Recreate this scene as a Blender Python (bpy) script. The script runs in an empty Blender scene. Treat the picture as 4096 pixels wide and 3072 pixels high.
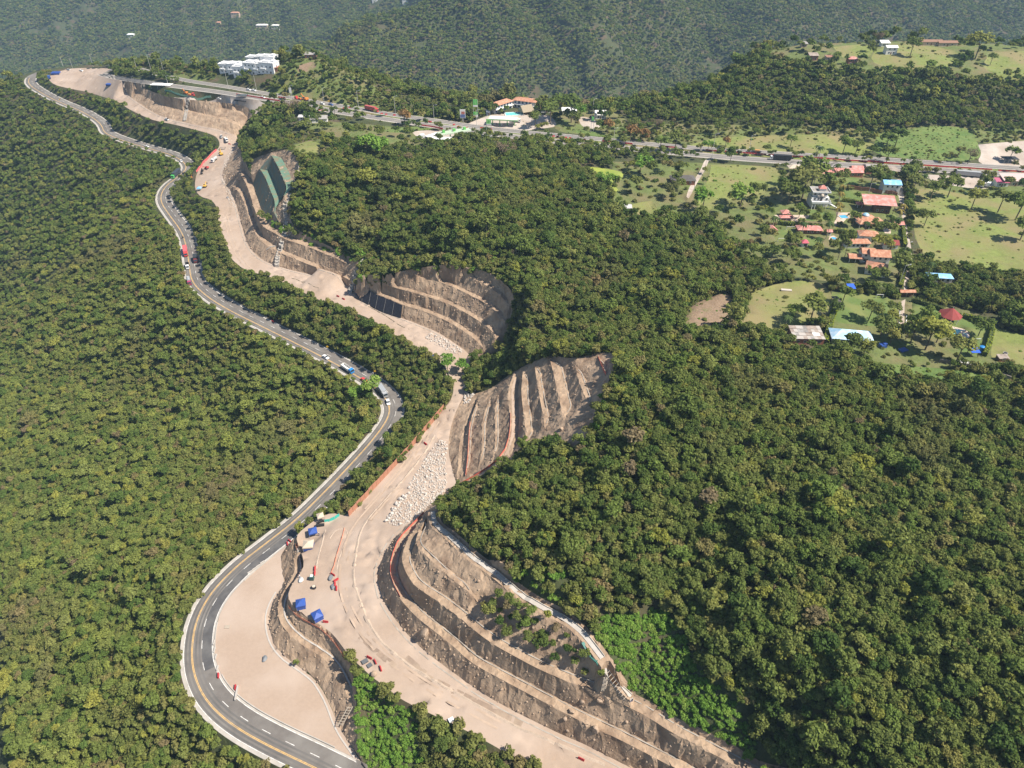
import bpy, bmesh, math, random
import numpy as np
from mathutils import Vector, Matrix
from mathutils.geometry import delaunay_2d_cdt
from mathutils.bvhtree import BVHTree

random.seed(7); RNG = np.random.default_rng(7)
S = bpy.context.scene
COL = S.collection
R = math.radians

# ------------------------------------------------------------------ camera, sky, sun, exposure
H, PITCH, FPX = 228.0, R(38.0), 2048 / math.tan(R(35.0))
cd = bpy.data.cameras.new('camera'); cam = bpy.data.objects.new('camera', cd); COL.objects.link(cam)
cd.sensor_width = 36; cd.lens = 18 / math.tan(R(35.0)); cd.clip_start = 1; cd.clip_end = 9000
cam.location = (0, 0, H); cam.rotation_euler = (math.pi / 2 - PITCH, 0, 0)
S.camera = cam
SUN_EL, SUN_AZ = R(53), R(-16)            # azimuth measured from +x towards +y
W = bpy.data.worlds.new('World'); S.world = W; W.use_nodes = True
wn = W.node_tree
sky = wn.nodes.new('ShaderNodeTexSky'); sky.sky_type = 'NISHITA'; sky.sun_disc = False
sky.sun_elevation = SUN_EL; sky.sun_rotation = math.pi / 2 - SUN_AZ; sky.altitude = 900
wn.links.new(sky.outputs[0], wn.nodes['Background'].inputs[0])
wn.nodes['Background'].inputs[1].default_value = 0.075
sl = bpy.data.lights.new('sun', 'SUN'); sun = bpy.data.objects.new('sun', sl); COL.objects.link(sun)
sl.energy = 4.6; sl.angle = R(0.53); sl.color = (1.0, 0.93, 0.82)
sd = Vector((math.cos(SUN_EL) * math.cos(SUN_AZ), math.cos(SUN_EL) * math.sin(SUN_AZ), math.sin(SUN_EL)))
sun.rotation_euler = (-sd).to_track_quat('-Z', 'Y').to_euler(); sun.location = sd * 400
vs = S.view_settings
vs.view_transform = 'Standard'; vs.look = 'None'; vs.exposure = 0.85; vs.gamma = 1; vs.use_curve_mapping = False
S.render.engine = 'CYCLES'
S.cycles.max_bounces = 4; S.cycles.diffuse_bounces = 2; S.cycles.glossy_bounces = 1; S.cycles.transmission_bounces = 2
S.cycles.volume_bounces = 0; S.cycles.transparent_max_bounces = 4
S.cycles.use_denoising = True; S.cycles.denoiser = 'OPENIMAGEDENOISE'; S.cycles.denoising_input_passes = 'RGB_ALBEDO_NORMAL'

# ------------------------------------------------------------------ geometry helpers
SP, CP = math.sin(PITCH), math.cos(PITCH)
def at(px, py, z):
    """world point at height z seen at photo pixel (4096 x 3072)"""
    v = (py - 1536) / FPX; d = (H - z) / (SP + v * CP)
    return np.array(((px - 2048) / FPX * d, d * (CP - v * SP), z))
def atd(px, py, d):
    v = (py - 1536) / FPX
    return np.array(((px - 2048) / FPX * d, d * (CP - v * SP), H - d * (SP + v * CP)))
def lin(pts, z=None):
    out, lz = [], z
    for p in pts:
        if len(p) > 2: lz = p[2]
        out.append(at(p[0], p[1], lz))
    return np.array(out)
def resample(P, step):
    P = np.asarray(P, float); L = np.r_[0, np.cumsum(np.linalg.norm(np.diff(P[:, :2], axis=0), axis=1))]
    n = max(1, int(round(L[-1] / step))); t = np.linspace(0, L[-1], n + 1)
    return np.stack([np.interp(t, L, P[:, k]) for k in range(P.shape[1])], 1)
def smooth(P, step, it=2):
    P = np.asarray(P, float)
    for _ in range(it):                                   # Chaikin corner cutting, ends kept
        a, b = P[:-1], P[1:]
        Q = np.empty((2 * len(a), P.shape[1])); Q[0::2] = .75 * a + .25 * b; Q[1::2] = .25 * a + .75 * b
        P = np.vstack([P[:1], Q[1:-1], P[-1:]])
    return resample(P, step)
def offset(P, w):
    """sideways offset in plan; positive = left of travel; w may be an array"""
    t = np.gradient(P[:, :2], axis=0); t /= np.linalg.norm(t, axis=1)[:, None] + 1e-9
    Q = P.copy(); Q[:, 0] += -t[:, 1] * w; Q[:, 1] += t[:, 0] * w
    return Q
def arclen(P): return np.r_[0, np.cumsum(np.linalg.norm(np.diff(P[:, :2], axis=0), axis=1))]
def inpoly(X, Y, poly):
    poly = np.asarray(poly); r = np.zeros(len(X), bool)
    x0, y0 = poly[:, :2].min(0); x1, y1 = poly[:, :2].max(0)
    idx = np.where((X >= x0) & (X <= x1) & (Y >= y0) & (Y <= y1))[0]
    if not len(idx): return r
    x, y = X[idx], Y[idx]; c = np.zeros(len(idx), bool)
    px, py = poly[:, 0], poly[:, 1]; qx, qy = np.roll(px, 1), np.roll(py, 1)
    for a, b, e, f in zip(px, py, qx, qy):
        if b == f: continue
        c ^= ((b > y) != (f > y)) & (x < (e - a) * (y - b) / (f - b) + a)
    r[idx] = c; return r
LAT = RNG.random((257, 257))
def vnoise(x, y):
    xi, yi = np.floor(x).astype(int), np.floor(y).astype(int); fx, fy = x - xi, y - yi
    fx = fx * fx * (3 - 2 * fx); fy = fy * fy * (3 - 2 * fy); xi %= 256; yi %= 256
    a = LAT[xi, yi] * (1 - fx) + LAT[xi + 1, yi] * fx; b = LAT[xi, yi + 1] * (1 - fx) + LAT[xi + 1, yi + 1] * fx
    return (a * (1 - fy) + b * fy) * 2 - 1
def fbm(x, y, s, o=3):
    x = np.asarray(x, float) / s + 37.3; y = np.asarray(y, float) / s + 11.9; r = 0; a = 1
    for k in range(o): r = r + a * vnoise(x, y); x = x * 2.03 + 5.1; y = y * 2.03 + 9.7; a *= .5
    return r

# ------------------------------------------------------------------ traced lines of the place
R1C = smooth(lin([(1640,3230,0),(1480,3158),(1290,3058),(1094,2967),(950,2887),(850,2800),(798,2700),(785,2600),(803,2480),(858,2375),(962,2268),(1075,2181),
    (1195,2088),(1316,1968),(1420,1858),(1500,1768),(1558,1690),(1576,1638),(1558,1590),(1515,1547),(1450,1505),(1350,1448),(1200,1371),(1040,1292),
    (930,1238),(838,1183),(777,1125),(768,1060),(758,990),(738,925),(690,862),(647,800),(665,748),(722,706),(757,675),(745,645),(690,615),(610,594),
    (540,573,1),(480,553,1.5),(425,530,2),(415,500,3),(390,476,4),(330,441,5),(245,408,6),(175,372,8),(118,335,9),(125,306,10),(160,292,10.5)]), 2.5)
HW = 5.7
W2C = [(1183,2141,5.5),(1194,2185,8),(1213,2229,9.3),(1216,2273,10),(1187,2310,10),(1158,2354,10),(1150,2391,10),(1172,2428,10),(1216,2461,10),(1275,2494,10),
    (1327,2531,10.5),(1356,2567,11),(1393,2619,11.5)]
R2L = [(2420,3180,12),(2300,3125),(2180,3085),(2048,3025),(1950,2968),(1834,2906),(1718,2853),(1603,2798),(1550,2752),(1495,2714),(1441,2665,12)] + W2C[::-1] + \
    [(1223,2108,5.8),(1270,2072,6.5),(1335,2048,7.2),(1390,2071,8),(1515,1934,8.7),(1626,1814,9),(1728,1693,9),(1783,1629,9.5),(1811,1587,10),(1816,1536,10.5),
    (1783,1499,11),(1765,1462),(1746,1437),(1700,1412,11.5),(1655,1382,12),(1600,1352),(1533,1314),(1478,1272),(1400,1245),(1340,1222),(1255,1192),(1163,1142),
    (1070,1104),(1024,1092),(977,1078),(935,1046),(907,1009),(889,953),(875,898),(870,837,12),(858,812,11.5),(838,796,11),(805,788,9.5),(785,768,8),(778,741,7),
    (786,694,6.5),(808,657,7),(847,616,9),(880,588,11.5),(876,560,14),(856,540,16.5),(787,520,18),(694,497,18),(620,483,18),(574,465,18),(540,449,18),(510,433,17.5),
    (485,415,17),(458,400,16),(430,393,14),(352,368,14),(278,354,14),(218,340,14),(192,317,14.5),(206,294,15)]
TOEA = [(2860,3240,12),(2700,3158),(2511,3066),(2418,3017),(2326,2971),(2256,2943),(2141,2887),(2048,2841),(1927,2772),(1857,2721),(1765,2656),(1672,2582),(1603,2508),
    (1570,2461),(1533,2401),(1517,2350),(1511,2304),(1515,2277),(1533,2221),(1570,2161),(1607,2124),(1649,2085),(1709,2027,11),(1746,2000),(1783,1963,10.5),(1826,1938,10)]
TOEB = [(1826,1938,10),(1814,1890),(1798,1840),(1793,1783),(1798,1733),(1810,1683),(1829,1632),(1855,1588,10.3),(1864,1540,10.3),(1862,1500,10.5),(1888,1432,11)]
TOEC = [(1888,1432,11),(1859,1399,12),(1814,1370),(1757,1331),(1678,1298),(1604,1271),(1513,1240),(1462,1210),(1420,1190)]
TOEN = [(1420,1190,12),(1408,1150),(1335,1122),(1263,1102),(1175,1083),(1106,1064),(1049,1039),(1005,1001),(980,951),(961,875),(942,806),(923,762,11.5),(898,730,11),
    (888,699,11),(898,667,11),(923,617,11.5),(955,573,12),(958,552,13.5)]
TOED = [(958,552,13.5),(949,543,16),(910,527,18.5),(861,514,19.5),(797,502,20),(739,489,20),(695,480),(646,465),(602,443),(558,414),(524,389),(509,376,19.5),(504,360,19)]
# plaza and construction terraces at the far end
PLZ = [(504,360,19),(490,345,19.5),(466,318,21),(407,297,22),(428,284,23.5),(470,275,25.5),(440,268,24),(400,273,20),(318,272,17.5),(275,275,16.5),(206,294,15)]
# benches: outer crest lines; the inner edge follows at the bench's width
A1 = [(1692,2052,13),(1640,2103,15.5),(1603,2142,17),(1577,2184,18),(1567,2215,18.5),(1556,2258,19),(1556,2304),(1575,2355),(1607,2406),(1672,2475),(1765,2545),(1820,2591),
    (1880,2647),(1950,2688),(2048,2740),(2164,2802),(2279,2864),(2418,2929),(2557,2998),(2696,3072),(2880,3170,19)]
A2 = [(1700,2056,17),(1662,2108,20.5),(1640,2142,22.5),(1614,2193,25),(1605,2244,26),(1626,2295),(1649,2332),(1686,2364),(1746,2401),(1811,2448),(1871,2498),(1927,2545),(1987,2586),
    (2048,2619),(2141,2670),(2233,2711),(2326,2748),(2409,2776),(2511,2826),(2604,2875),(2673,2922),(2766,2972),(2881,3031),(2965,3076),(3140,3170,26)]
A3 = [(1705,2070,20),(1682,2112,24),(1660,2161,28),(1672,2193,30),(1718,2235,31),(1788,2304),(1834,2337),(1876,2368),(1900,2392,30),(1912,2412,28.5)]
AP = [(1712,2050,21),(1713,2087,25),(1734,2119,29),(1783,2156,32.5),(1811,2184,34),(1880,2249,35),(1950,2295),(1996,2332),(2048,2380),(2141,2443),(2233,2485),(2303,2535),(2349,2591,35),
    (2409,2674,34),(2441,2721,32),(2478,2765,29.5),(2512,2798,28)]
B0 = [(1905,1592,12.5),(1880,1645,13),(1855,1708),(1839,1764),(1833,1815,13),(1832,1872,12),(1835,1915,11)]
B1 = [(1913,1594,15),(1889,1657,15.8),(1875,1720),(1872,1783,15.8),(1868,1846,14.5),(1860,1910,12.6)]
B2 = [(1962,1588,18.5),(1940,1642,19.7),(1927,1701),(1929,1764,19.5),(1925,1821,18.5),(1910,1880,15.8)]
B3 = [(1992,1580,22),(1978,1632,23.5),(1981,1695),(1982,1758,23),(1975,1815,22),(1966,1848,20)]
B4 = [(2059,1487,27),(2031,1556,27.5),(2037,1632,27.5),(2037,1695,27),(2031,1758,26.3),(2009,1815,24),(1968,1860,20.5),(1918,1891,16.5),(1872,1916,13.5),(1845,1931,12)]
B5 = [(2092,1480,31),(2087,1530,32),(2085,1575,32),(2094,1651),(2104,1733,31.7),(2100,1783,31)]
B6 = [(2138,1456,36),(2148,1538,37),(2163,1613),(2176,1683,37),(2179,1724,36.5)]
B7 = [(2198,1432,41),(2214,1493,42),(2230,1569),(2245,1632,42),(2252,1681,41.5)]
B8 = [(2299,1458,46.5),(2312,1512,47.3),(2334,1575),(2362,1636,47)]
B9 = [(2390,1424,51),(2409,1475,52),(2419,1506,51.8)]
BTOP = [(2453,1412,54),(2462,1475,55),(2432,1525,54.5),(2394,1632,52),(2356,1733,48.5),(2332,1792,45),(2201,1790,37.5),(2100,1795,31.5),(2044,1850,27.5),(1949,1915,19.5),(1870,1962,13),(1838,1955,11)]
BEND = [(1868,1572,10.5),(1918,1572,12.5),(1968,1553,16),(2025,1506,22),(2100,1462,31.5),(2151,1439,36.5),(2201,1420,41),(2302,1437,46.5),(2390,1408,51),(2453,1412,54)]
C1 = [(1422,1132,18),(1473,1155),(1513,1180),(1564,1197),(1612,1221),(1678,1238),(1751,1266),(1814,1298),(1871,1334,18),(1905,1362,17.7),(1932,1392,16.5)]
C2 = [(1456,1122,21),(1507,1130,23),(1587,1153,24.3),(1655,1170),(1729,1193),(1797,1215),(1859,1249),(1916,1283,24.3),(1956,1312,24),(1982,1342,24)]
C3 = [(1610,1096,29),(1661,1101,30.5),(1729,1119),(1803,1142),(1871,1176),(1939,1210),(1984,1244,30.5),(2021,1286,29)]
C4 = [(1780,1072,36.5),(1842,1092),(1899,1119),(1956,1147),(2001,1181,36.5),(2038,1222,35)]
CTOP = [(1430,1108,24),(1462,1098,27),(1530,1100,30),(1640,1078,34),(1774,1056,40),(1842,1065,41),(1916,1076),(1984,1105),(2036,1147,41),(2058,1190,39.5)]
CEND = [(2058,1190,39.5),(2050,1240,33),(2040,1300,27),(2026,1357,21),(2000,1415,15),(1955,1445,11.5),(1910,1440,11),(1888,1432,11)]
N1 = [(1403,1122,16.5),(1339,1090,18),(1251,1065),(1175,1034),(1125,1014),(1068,982),(1030,951),(1005,900),(986,837),(964,781,18),(945,755,18),(926,744,14)]
N2 = [(1399,1060,22.5),(1339,1031,24.5),(1270,1002),(1200,976),(1137,957),(1093,929),(1049,907),(1024,856),(1005,793),(986,736,24.5),(967,705,25),(948,680,21)]
G1 = [(1040,676,36),(1062,711),(1081,762),(1103,812,36),(1094,850,32)]
G2 = [(1087,623,44),(1112,667,45),(1131,711),(1150,755,45),(1135,785,42)]
NTOP = [(1002,640,32),(1060,618,42),(1120,600,48),(1150,598,50),(1188,629,51),(1204,661,51),(1207,699,50),(1180,762,44),(1160,830,36),(1165,905,29.5),(1260,958,27.5),(1370,1010,26.5),(1440,1050,26)]
CLF = [(961,598,20),(980,640,28),(990,672,30),(1006,700,31)]
D1 = [(519,352,20.5),(543,365,23),(568,377,24.5),(607,401,25),(651,420),(695,432),(748,447),(797,459),(851,469,25),(910,484,24.5),(949,498,23),(972,513,20)]
D2 = [(755,402,31.5),(790,411,30),(820,420,29.5),(870,427),(929,440,29.5),(968,457,28.5),(995,476,25)]
D3 = [(560,350,28),(600,361,31),(641,381,33),(714,393,34),(753,398,34),(807,403),(870,408),(934,415,34),(983,425,33.5),(1005,442,32),(1012,480,29)]
WT = [(1166,2170,.5),(1135,2200,.2),(1121,2222,.1),(1128,2266),(1141,2332),(1106,2384),(1077,2442),(1075,2501),(1088,2560),(1128,2619),(1202,2670),(1261,2714),(1290,2758),(1311,2795),(1330,2841),(1348,2892),(1376,2943),(1417,2998),(1462,3072)]
W1 = [(1172,2158,3.5),(1168,2190,4.6),(1174,2229,5),(1183,2281),(1158,2325),(1136,2361),(1114,2406),(1110,2457),(1125,2501),(1165,2545),(1209,2582),(1261,2611),(1312,2648),(1339,2680),(1367,2735,5),(1390,2785),(1408,2830,4.6)]
WE = [(1393,2619,11.5),(1412,2690,9.6),(1427,2767,8),(1424,2860,6),(1434,3000,3.2),(1470,3085,1)]
NEAR = [(407,296,22.5),(463,311,28),(602,331,34),(741,350,37),(880,368,39),(1024,391,40),(1140,406),(1269,432),(1348,447),(1500,470),(1672,495),(1811,512),(1950,532),(2090,550),(2233,566),(2372,580),
    (2650,606),(2789,619),(3020,639),(3420,662),(3766,679),(4096,702),(4500,730)]
FAR = [(428,284,24),(480,272,27),(528,268.5,29.5),(565,277,31.5),(640,300,34.5),(760,325,37.3),(900,345,39.2),(1024,367,40),(1117,382),(1302,415),(1441,435),(1580,461),(1718,478),(1904,507),(2060,525),(2210,539),
    (2372,553),(2557,573),(2835,596),(3066,611),(3420,630),(3766,653),(4096,674),(4500,700)]

FREE = [(2000,2250,39),(1900,2110,38),(2200,2300,42),(2600,2500,37),(2900,2900,31.5),(3072,3072,36),(2450,2500,35.5),(2500,2000,50),(2800,1700,55),(3000,2000,53),(3300,1600,52),(3500,2300,53),
    (3072,2600,45),(4096,1600,50),(4096,2300,53),(4096,3072,51),(3600,3072,47),(1800,2010,20),(1760,2060,26),(1900,2000,27),(2050,1930,35),(2250,1900,43),(2400,1850,48),(2560,1500,54),(2480,1700,53),
    (1960,1480,11.5),(2050,1450,17),(2150,1385,26),(2200,1340,30),(2250,1290,33),(2500,1100,37),(2750,950,39),(2300,1000,47),(2120,1060,47),(2130,1180,46),(2120,1300,38),(2700,1300,47),(2500,1390,49),(2700,1500,53),
    (1500,950,33),(1800,900,46),(1300,850,37),(1400,960,29.5),(1600,700,46),(2000,800,46),(1300,650,48),(1500,550,44),(2300,700,42),(2600,700,41),(1150,500,42),(1060,470,35.5),(1010,560,27),(1100,560,38),(1060,520,33),
    (3000,850,41),(3300,850,42),(3300,1050,44),(3650,1000,43),(4096,850,42),(4096,1100,44),(3650,1200,45),(4096,1400,47),(3300,1400,47),(3000,1250,46),(2900,1400,49),(3650,1450,47),(3300,700,41),(3700,740,41),
    (3000,550,40),(3500,595,40),(4096,640,40),(3000,470,43),(3300,480,45),(3700,430,50),(4096,450,50),(3060,195,64),(3300,170,69),(3600,165,70),(4096,180,70),(4400,180,70),(3700,270,68),(4096,300,66),(3300,280,64),
    (3000,300,58),(2800,360,50),(2650,400,43),(2550,430,37),(2400,440,38),(2180,440,39.5),(2050,440,40),(2000,420,39),(1750,390,38),(1550,370,42),(1400,290,54),(1280,235,60),(1180,225,60),(1000,290,48),(900,270,46),
    (750,280,38),(640,268,32),(560,252,25),(400,262,18),(280,260,16),(200,280,13.5),(130,286,10.5),(60,305,8),
    (0,345,5),(0,400,0),(0,600,-30),(200,600,-14),(400,650,-6),(0,1000,-70),(400,1000,-20),(0,1536,-80),(400,1536,-50),(600,1200,-20),(800,1900,-32),(1000,1750,-24),(1250,1650,-14),(700,1600,-38),
    (0,2300,-70),(400,2300,-38),(600,2600,-16),(0,3072,-50),(400,2900,-24),(800,3072,-12),(1500,2900,4.5),(1500,3060,1.5),(1700,3000,6),(1900,3080,8),(300,330,15.5),(330,300,17)]
RING = [(-300,-90,-80),(0,-90,8),(170,-70,50),(430,-70,50),(520,250,50),(650,500,42),(790,640,60),(720,760,56),(-520,60,-150),(-560,300,-170),(-760,500,-190),(-720,700,-100),
    (-620,790,-30),(-560,860,-55),(-470,890,-25),(-380,880,-15),(-230,760,15),(-160,752,25),(-60,740,5),(60,720,0),(160,720,5),(240,760,30),(420,770,30),(600,790,30),
    (-1000,1000,-335),(-600,1010,-330),(-300,1010,-290),(0,1010,-235),(300,1010,-210),(600,1010,-190),(950,1000,-170),(-1000,500,-330)]

V, E = [], []                                            # terrain break lines
def brk(P):
    i0 = len(V); V.extend(map(tuple, P)); E.extend((i0 + k, i0 + k + 1) for k in range(len(P) - 1)); return P
def bench(pix, w, side, step=2.0):
    P = smooth(lin(pix), step, 2); L = arclen(P)
    ww = w * np.clip(np.minimum(L / 7, (L[-1] - L) / 7), .12, 1)
    Q = offset(P, side * ww); Q[:, 2] += .1; brk(P); brk(Q); return P, Q
r1l, r1r = offset(R1C, HW), offset(R1C, -HW); brk(r1l); brk(r1r)
def ribbon_edges(pix, hw, step=5):
    P = smooth(lin(pix), step, 2); l, r = offset(P, hw), offset(P, -hw); brk(l); brk(r); return P, l, r
NEC, nel, ner = ribbon_edges(NEAR, 4.9); FAC, fal, far_ = ribbon_edges(FAR, 4.0)
r2l = brk(smooth(lin(R2L), 2.5, 1))
toes = {k: brk(smooth(lin(v), 2.0, 1)) for k, v in dict(A=TOEA, B=TOEB, C=TOEC, N=TOEN, D=TOED).items()}
plz = brk(smooth(lin(PLZ), 4, 0))
BEN = {}
for k, w, s in (('A1',3.2,1),('A2',3.2,1),('A3',2.2,1),('AP',3.4,1),('B0',1.5,1),('B1',1.5,1),('B2',1.7,1),('B3',1.7,1),('B4',4.0,1),('B5',3.2,1),('B6',2.6,1),('B7',4.6,1),('B8',2.6,1),('B9',2.2,1),
        ('C1',2.5,1),('C2',2.4,1),('C3',2.4,1),('C4',2.2,1),('N1',3.2,-1),('N2',4.6,-1),('G1',5.0,1),('G2',5.0,1),('D1',3.6,1),('D2',3.0,1),('W1',3.0,1)):
    BEN[k] = bench(globals()[k], w, s)
LN = {k: brk(smooth(lin(globals()[k]), 2.5, 1)) for k in ('BTOP','BEND','CTOP','CEND','NTOP','CLF','D3','WT','WE')}
FR = np.array([at(*p) for p in FREE] + [tuple(p) for p in RING], float)

def cdt(pts, edges):
    r = delaunay_2d_cdt([Vector((p[0], p[1])) for p in pts], edges, [], 0, 1e-3, True)
    return np.array([tuple(v) for v in r[0]]), np.array(r[2]), r[3]
allp = V + [tuple(p) for p in FR]
v2, tri, orig = cdt(allp, E)
z2 = np.full(len(v2), np.nan)
for i, o in enumerate(orig):
    if o: z2[i] = allp[o[0]][2]
bad = np.where(np.isnan(z2))[0]; good = np.where(~np.isnan(z2))[0]
for i in bad:
    j = good[np.argpartition(((v2[good] - v2[i]) ** 2).sum(1), 2)[:2]]; z2[i] = z2[j].mean()
print('crossings', len(bad))
if 'DBG' in globals():
    for i in bad:
        y, z = v2[i][1], z2[i]; dd = y * CP + (H - z) * SP
        print('x', round(2048 + FPX * v2[i][0] / dd), round(1536 + FPX * ((H - z) * CP - y * SP) / dd), round(z, 1))
T0 = BVHTree.FromPolygons([Vector((*p, z)) for p, z in zip(v2, z2)], tri.tolist())
DN = Vector((0, 0, -1))
def z0(x, y):
    h = T0.ray_cast(Vector((x, y, 900)), DN)[0]
    return h.z if h else -150.0
# ------------------------------------------------------------------ materials
MATS = {}
def lnk(nt, a, b): nt.links.new(a, b)
def mat(name, c, rough=.85, var=.12, scale=1.0, bump=0, bscale=None, c2=None, c2scale=.1, c2lo=.45, c2hi=.62, metal=0, spec=.3, world=False):
    """noise-varied surface: base colour, fine variation, optional second colour in patches, optional bump"""
    if name in MATS: return MATS[name]
    m = bpy.data.materials.new(name); m.use_nodes = True; nt = m.node_tree; N = nt.nodes
    b = N['Principled BSDF']; b.inputs['Roughness'].default_value = rough; b.inputs['Metallic'].default_value = metal
    b.inputs['Specular IOR Level'].default_value = spec
    tc = N.new('ShaderNodeNewGeometry' if world else 'ShaderNodeTexCoord'); co = tc.outputs['Position' if world else 'Object']
    nz = N.new('ShaderNodeTexNoise'); nz.inputs['Scale'].default_value = scale; nz.inputs['Detail'].default_value = 5; nz.inputs['Roughness'].default_value = .65
    lnk(nt, co, nz.inputs['Vector'])
    mx = N.new('ShaderNodeMix'); mx.data_type = 'RGBA'
    lo = [max(0, v * (1 - 2.2 * var)) for v in c]; hi = [min(1, v * (1 + 2.2 * var)) for v in c]
    mx.inputs['A'].default_value = (*lo, 1); mx.inputs['B'].default_value = (*hi, 1); lnk(nt, nz.outputs['Fac'], mx.inputs['Factor'])
    out = mx.outputs['Result']
    if c2:
        n2 = N.new('ShaderNodeTexNoise'); n2.inputs['Scale'].default_value = c2scale; n2.inputs['Detail'].default_value = 6; lnk(nt, co, n2.inputs['Vector'])
        mr = N.new('ShaderNodeMapRange'); mr.inputs[1].default_value = c2lo; mr.inputs[2].default_value = c2hi; lnk(nt, n2.outputs['Fac'], mr.inputs[0])
        m2 = N.new('ShaderNodeMix'); m2.data_type = 'RGBA'; m2.inputs['B'].default_value = (*c2, 1)
        lnk(nt, mr.outputs[0], m2.inputs['Factor']); lnk(nt, out, m2.inputs['A']); out = m2.outputs['Result']
    lnk(nt, out, b.inputs['Base Color'])
    if bump:
        n3 = N.new('ShaderNodeTexNoise'); n3.inputs['Scale'].default_value = bscale or scale * 3; n3.inputs['Detail'].default_value = 6; lnk(nt, co, n3.inputs['Vector'])
        bp = N.new('ShaderNodeBump'); bp.inputs['Distance'].default_value = bump; lnk(nt, n3.outputs['Fac'], bp.inputs['Height']); lnk(nt, bp.outputs[0], b.inputs['Normal'])
    MATS[name] = m; return m
def leafmat(name, cols, trans=.22, patch=None, pscale=.012, plo=.56, phi=.64, bright=.35):
    """foliage: one colour per plant from its random number, tinted in drifts over the ground; lit through the leaf"""
    m = bpy.data.materials.new(name); m.use_nodes = True; nt = m.node_tree; N = nt.nodes; N.remove(N['Principled BSDF'])
    oi = N.new('ShaderNodeObjectInfo'); cr = N.new('ShaderNodeValToRGB'); e = cr.color_ramp.elements; cr.color_ramp.interpolation = 'LINEAR'
    while len(e) < len(cols): e.new(.5)
    for k, (pos, c) in enumerate(cols): e[k].position = pos; e[k].color = (*c, 1)
    lnk(nt, oi.outputs['Random'], cr.inputs[0]); out = cr.outputs[0]
    if patch:
        nz = N.new('ShaderNodeTexNoise'); nz.inputs['Scale'].default_value = pscale; nz.inputs['Detail'].default_value = 4; lnk(nt, oi.outputs['Location'], nz.inputs['Vector'])
        mr = N.new('ShaderNodeMapRange'); mr.inputs[1].default_value = plo; mr.inputs[2].default_value = phi; mr.inputs[4].default_value = .8; lnk(nt, nz.outputs['Fac'], mr.inputs[0])
        m2 = N.new('ShaderNodeMix'); m2.data_type = 'RGBA'; m2.inputs['B'].default_value = (*patch, 1); lnk(nt, mr.outputs[0], m2.inputs['Factor']); lnk(nt, out, m2.inputs['A']); out = m2.outputs['Result']
    g = N.new('ShaderNodeNewGeometry'); mr = N.new('ShaderNodeMapRange'); mr.inputs[3].default_value = 1 - bright; mr.inputs[4].default_value = 1 + bright
    lnk(nt, g.outputs['Random Per Island'], mr.inputs[0])
    hs = N.new('ShaderNodeHueSaturation'); lnk(nt, mr.outputs[0], hs.inputs['Value']); lnk(nt, out, hs.inputs['Color']); out = hs.outputs[0]
    d = N.new('ShaderNodeBsdfDiffuse'); t = N.new('ShaderNodeBsdfTranslucent'); ms = N.new('ShaderNodeMixShader'); ms.inputs[0].default_value = trans
    lnk(nt, out, d.inputs[0]); lnk(nt, out, t.inputs[0]); lnk(nt, d.outputs[0], ms.inputs[1]); lnk(nt, t.outputs[0], ms.inputs[2])
    lnk(nt, ms.outputs[0], N['Material Output'].inputs[0]); MATS[name] = m; return m
DIRT = mat('bare_dirt', (.36,.27,.205), .95, .07, .9, .02, 2.5, c2=(.43,.34,.275), c2scale=.06, c2lo=.40, c2hi=.74, world=True)
SOIL = mat('cut_soil', (.36,.26,.178), .95, .17, .5, .25, 1.1, c2=(.235,.16,.108), c2scale=.16, c2lo=.45, c2hi=.68, world=True)
FLOOR = mat('forest_floor', (.06,.07,.028), .95, .3, .25, .3, .8, c2=(.10,.075,.045), c2scale=.05, c2lo=.5, c2hi=.66, world=True)
OPENG = mat('rough_grass', (.120,.150,.045), .95, .28, .3, .3, .8, c2=(.17,.145,.07), c2scale=.06, c2lo=.42, c2hi=.66, world=True)
GRASS = mat('meadow_grass', (.175,.205,.055), .95, .2, .35, .15, 1.4, c2=(.235,.195,.09), c2scale=.05, c2lo=.42, c2hi=.66, world=True)
LAWN = mat('lawn_grass', (.11,.16,.042), .95, .14, .5, .06, 2, c2=(.17,.19,.06), c2scale=.09, world=True)
LUSH = mat('lush_grass', (.135,.18,.05), .95, .25, .3, .3, .7, c2=(.10,.16,.04), c2scale=.12, world=True)
BROWNF = mat('cleared_field', (.25,.175,.115), .95, .22, .5, .3, 1.0, c2=(.17,.16,.07), c2scale=.12, c2lo=.55, c2hi=.7, world=True)
POND = mat('duckweed', (.29,.33,.06), .6, .15, .3, c2=(.2,.26,.05), c2scale=.06, world=True)
ASPH = mat('asphalt', (.150,.134,.12), .9, .13, .5, .01, 6, c2=(.21,.195,.175), c2scale=.10, c2lo=.45, c2hi=.7, world=True)
ASPH2 = mat('worn_asphalt', (.25,.225,.20), .9, .12, .4, .01, 6, c2=(.32,.285,.25), c2scale=.08, world=True)
DARKA = mat('fresh_asphalt', (.085,.082,.082), .9, .13, .5, c2=(.12,.115,.11), c2scale=.2, world=True)
CONC = mat('concrete', (.42,.385,.34), .9, .12, .6, c2=(.36,.33,.29), c2scale=.25, world=True)
GRAVEL = mat('gravel_lot', (.45,.385,.33), .95, .12, .4, .05, 2, c2=(.38,.31,.25), c2scale=.06, world=True)
PAVE = mat('paved_deck', (.55,.44,.35), .9, .1, .8, c2=(.47,.36,.28), c2scale=.3, world=True)
WHITEP = mat('white_line_paint', (.72,.70,.66), .8, .1, .8, c2=(.5,.47,.43), c2scale=.7, world=True)
YELP = mat('yellow_line_paint', (.70,.43,.14), .8, .1, .8, c2=(.5,.33,.15), c2scale=.6, world=True)
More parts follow.
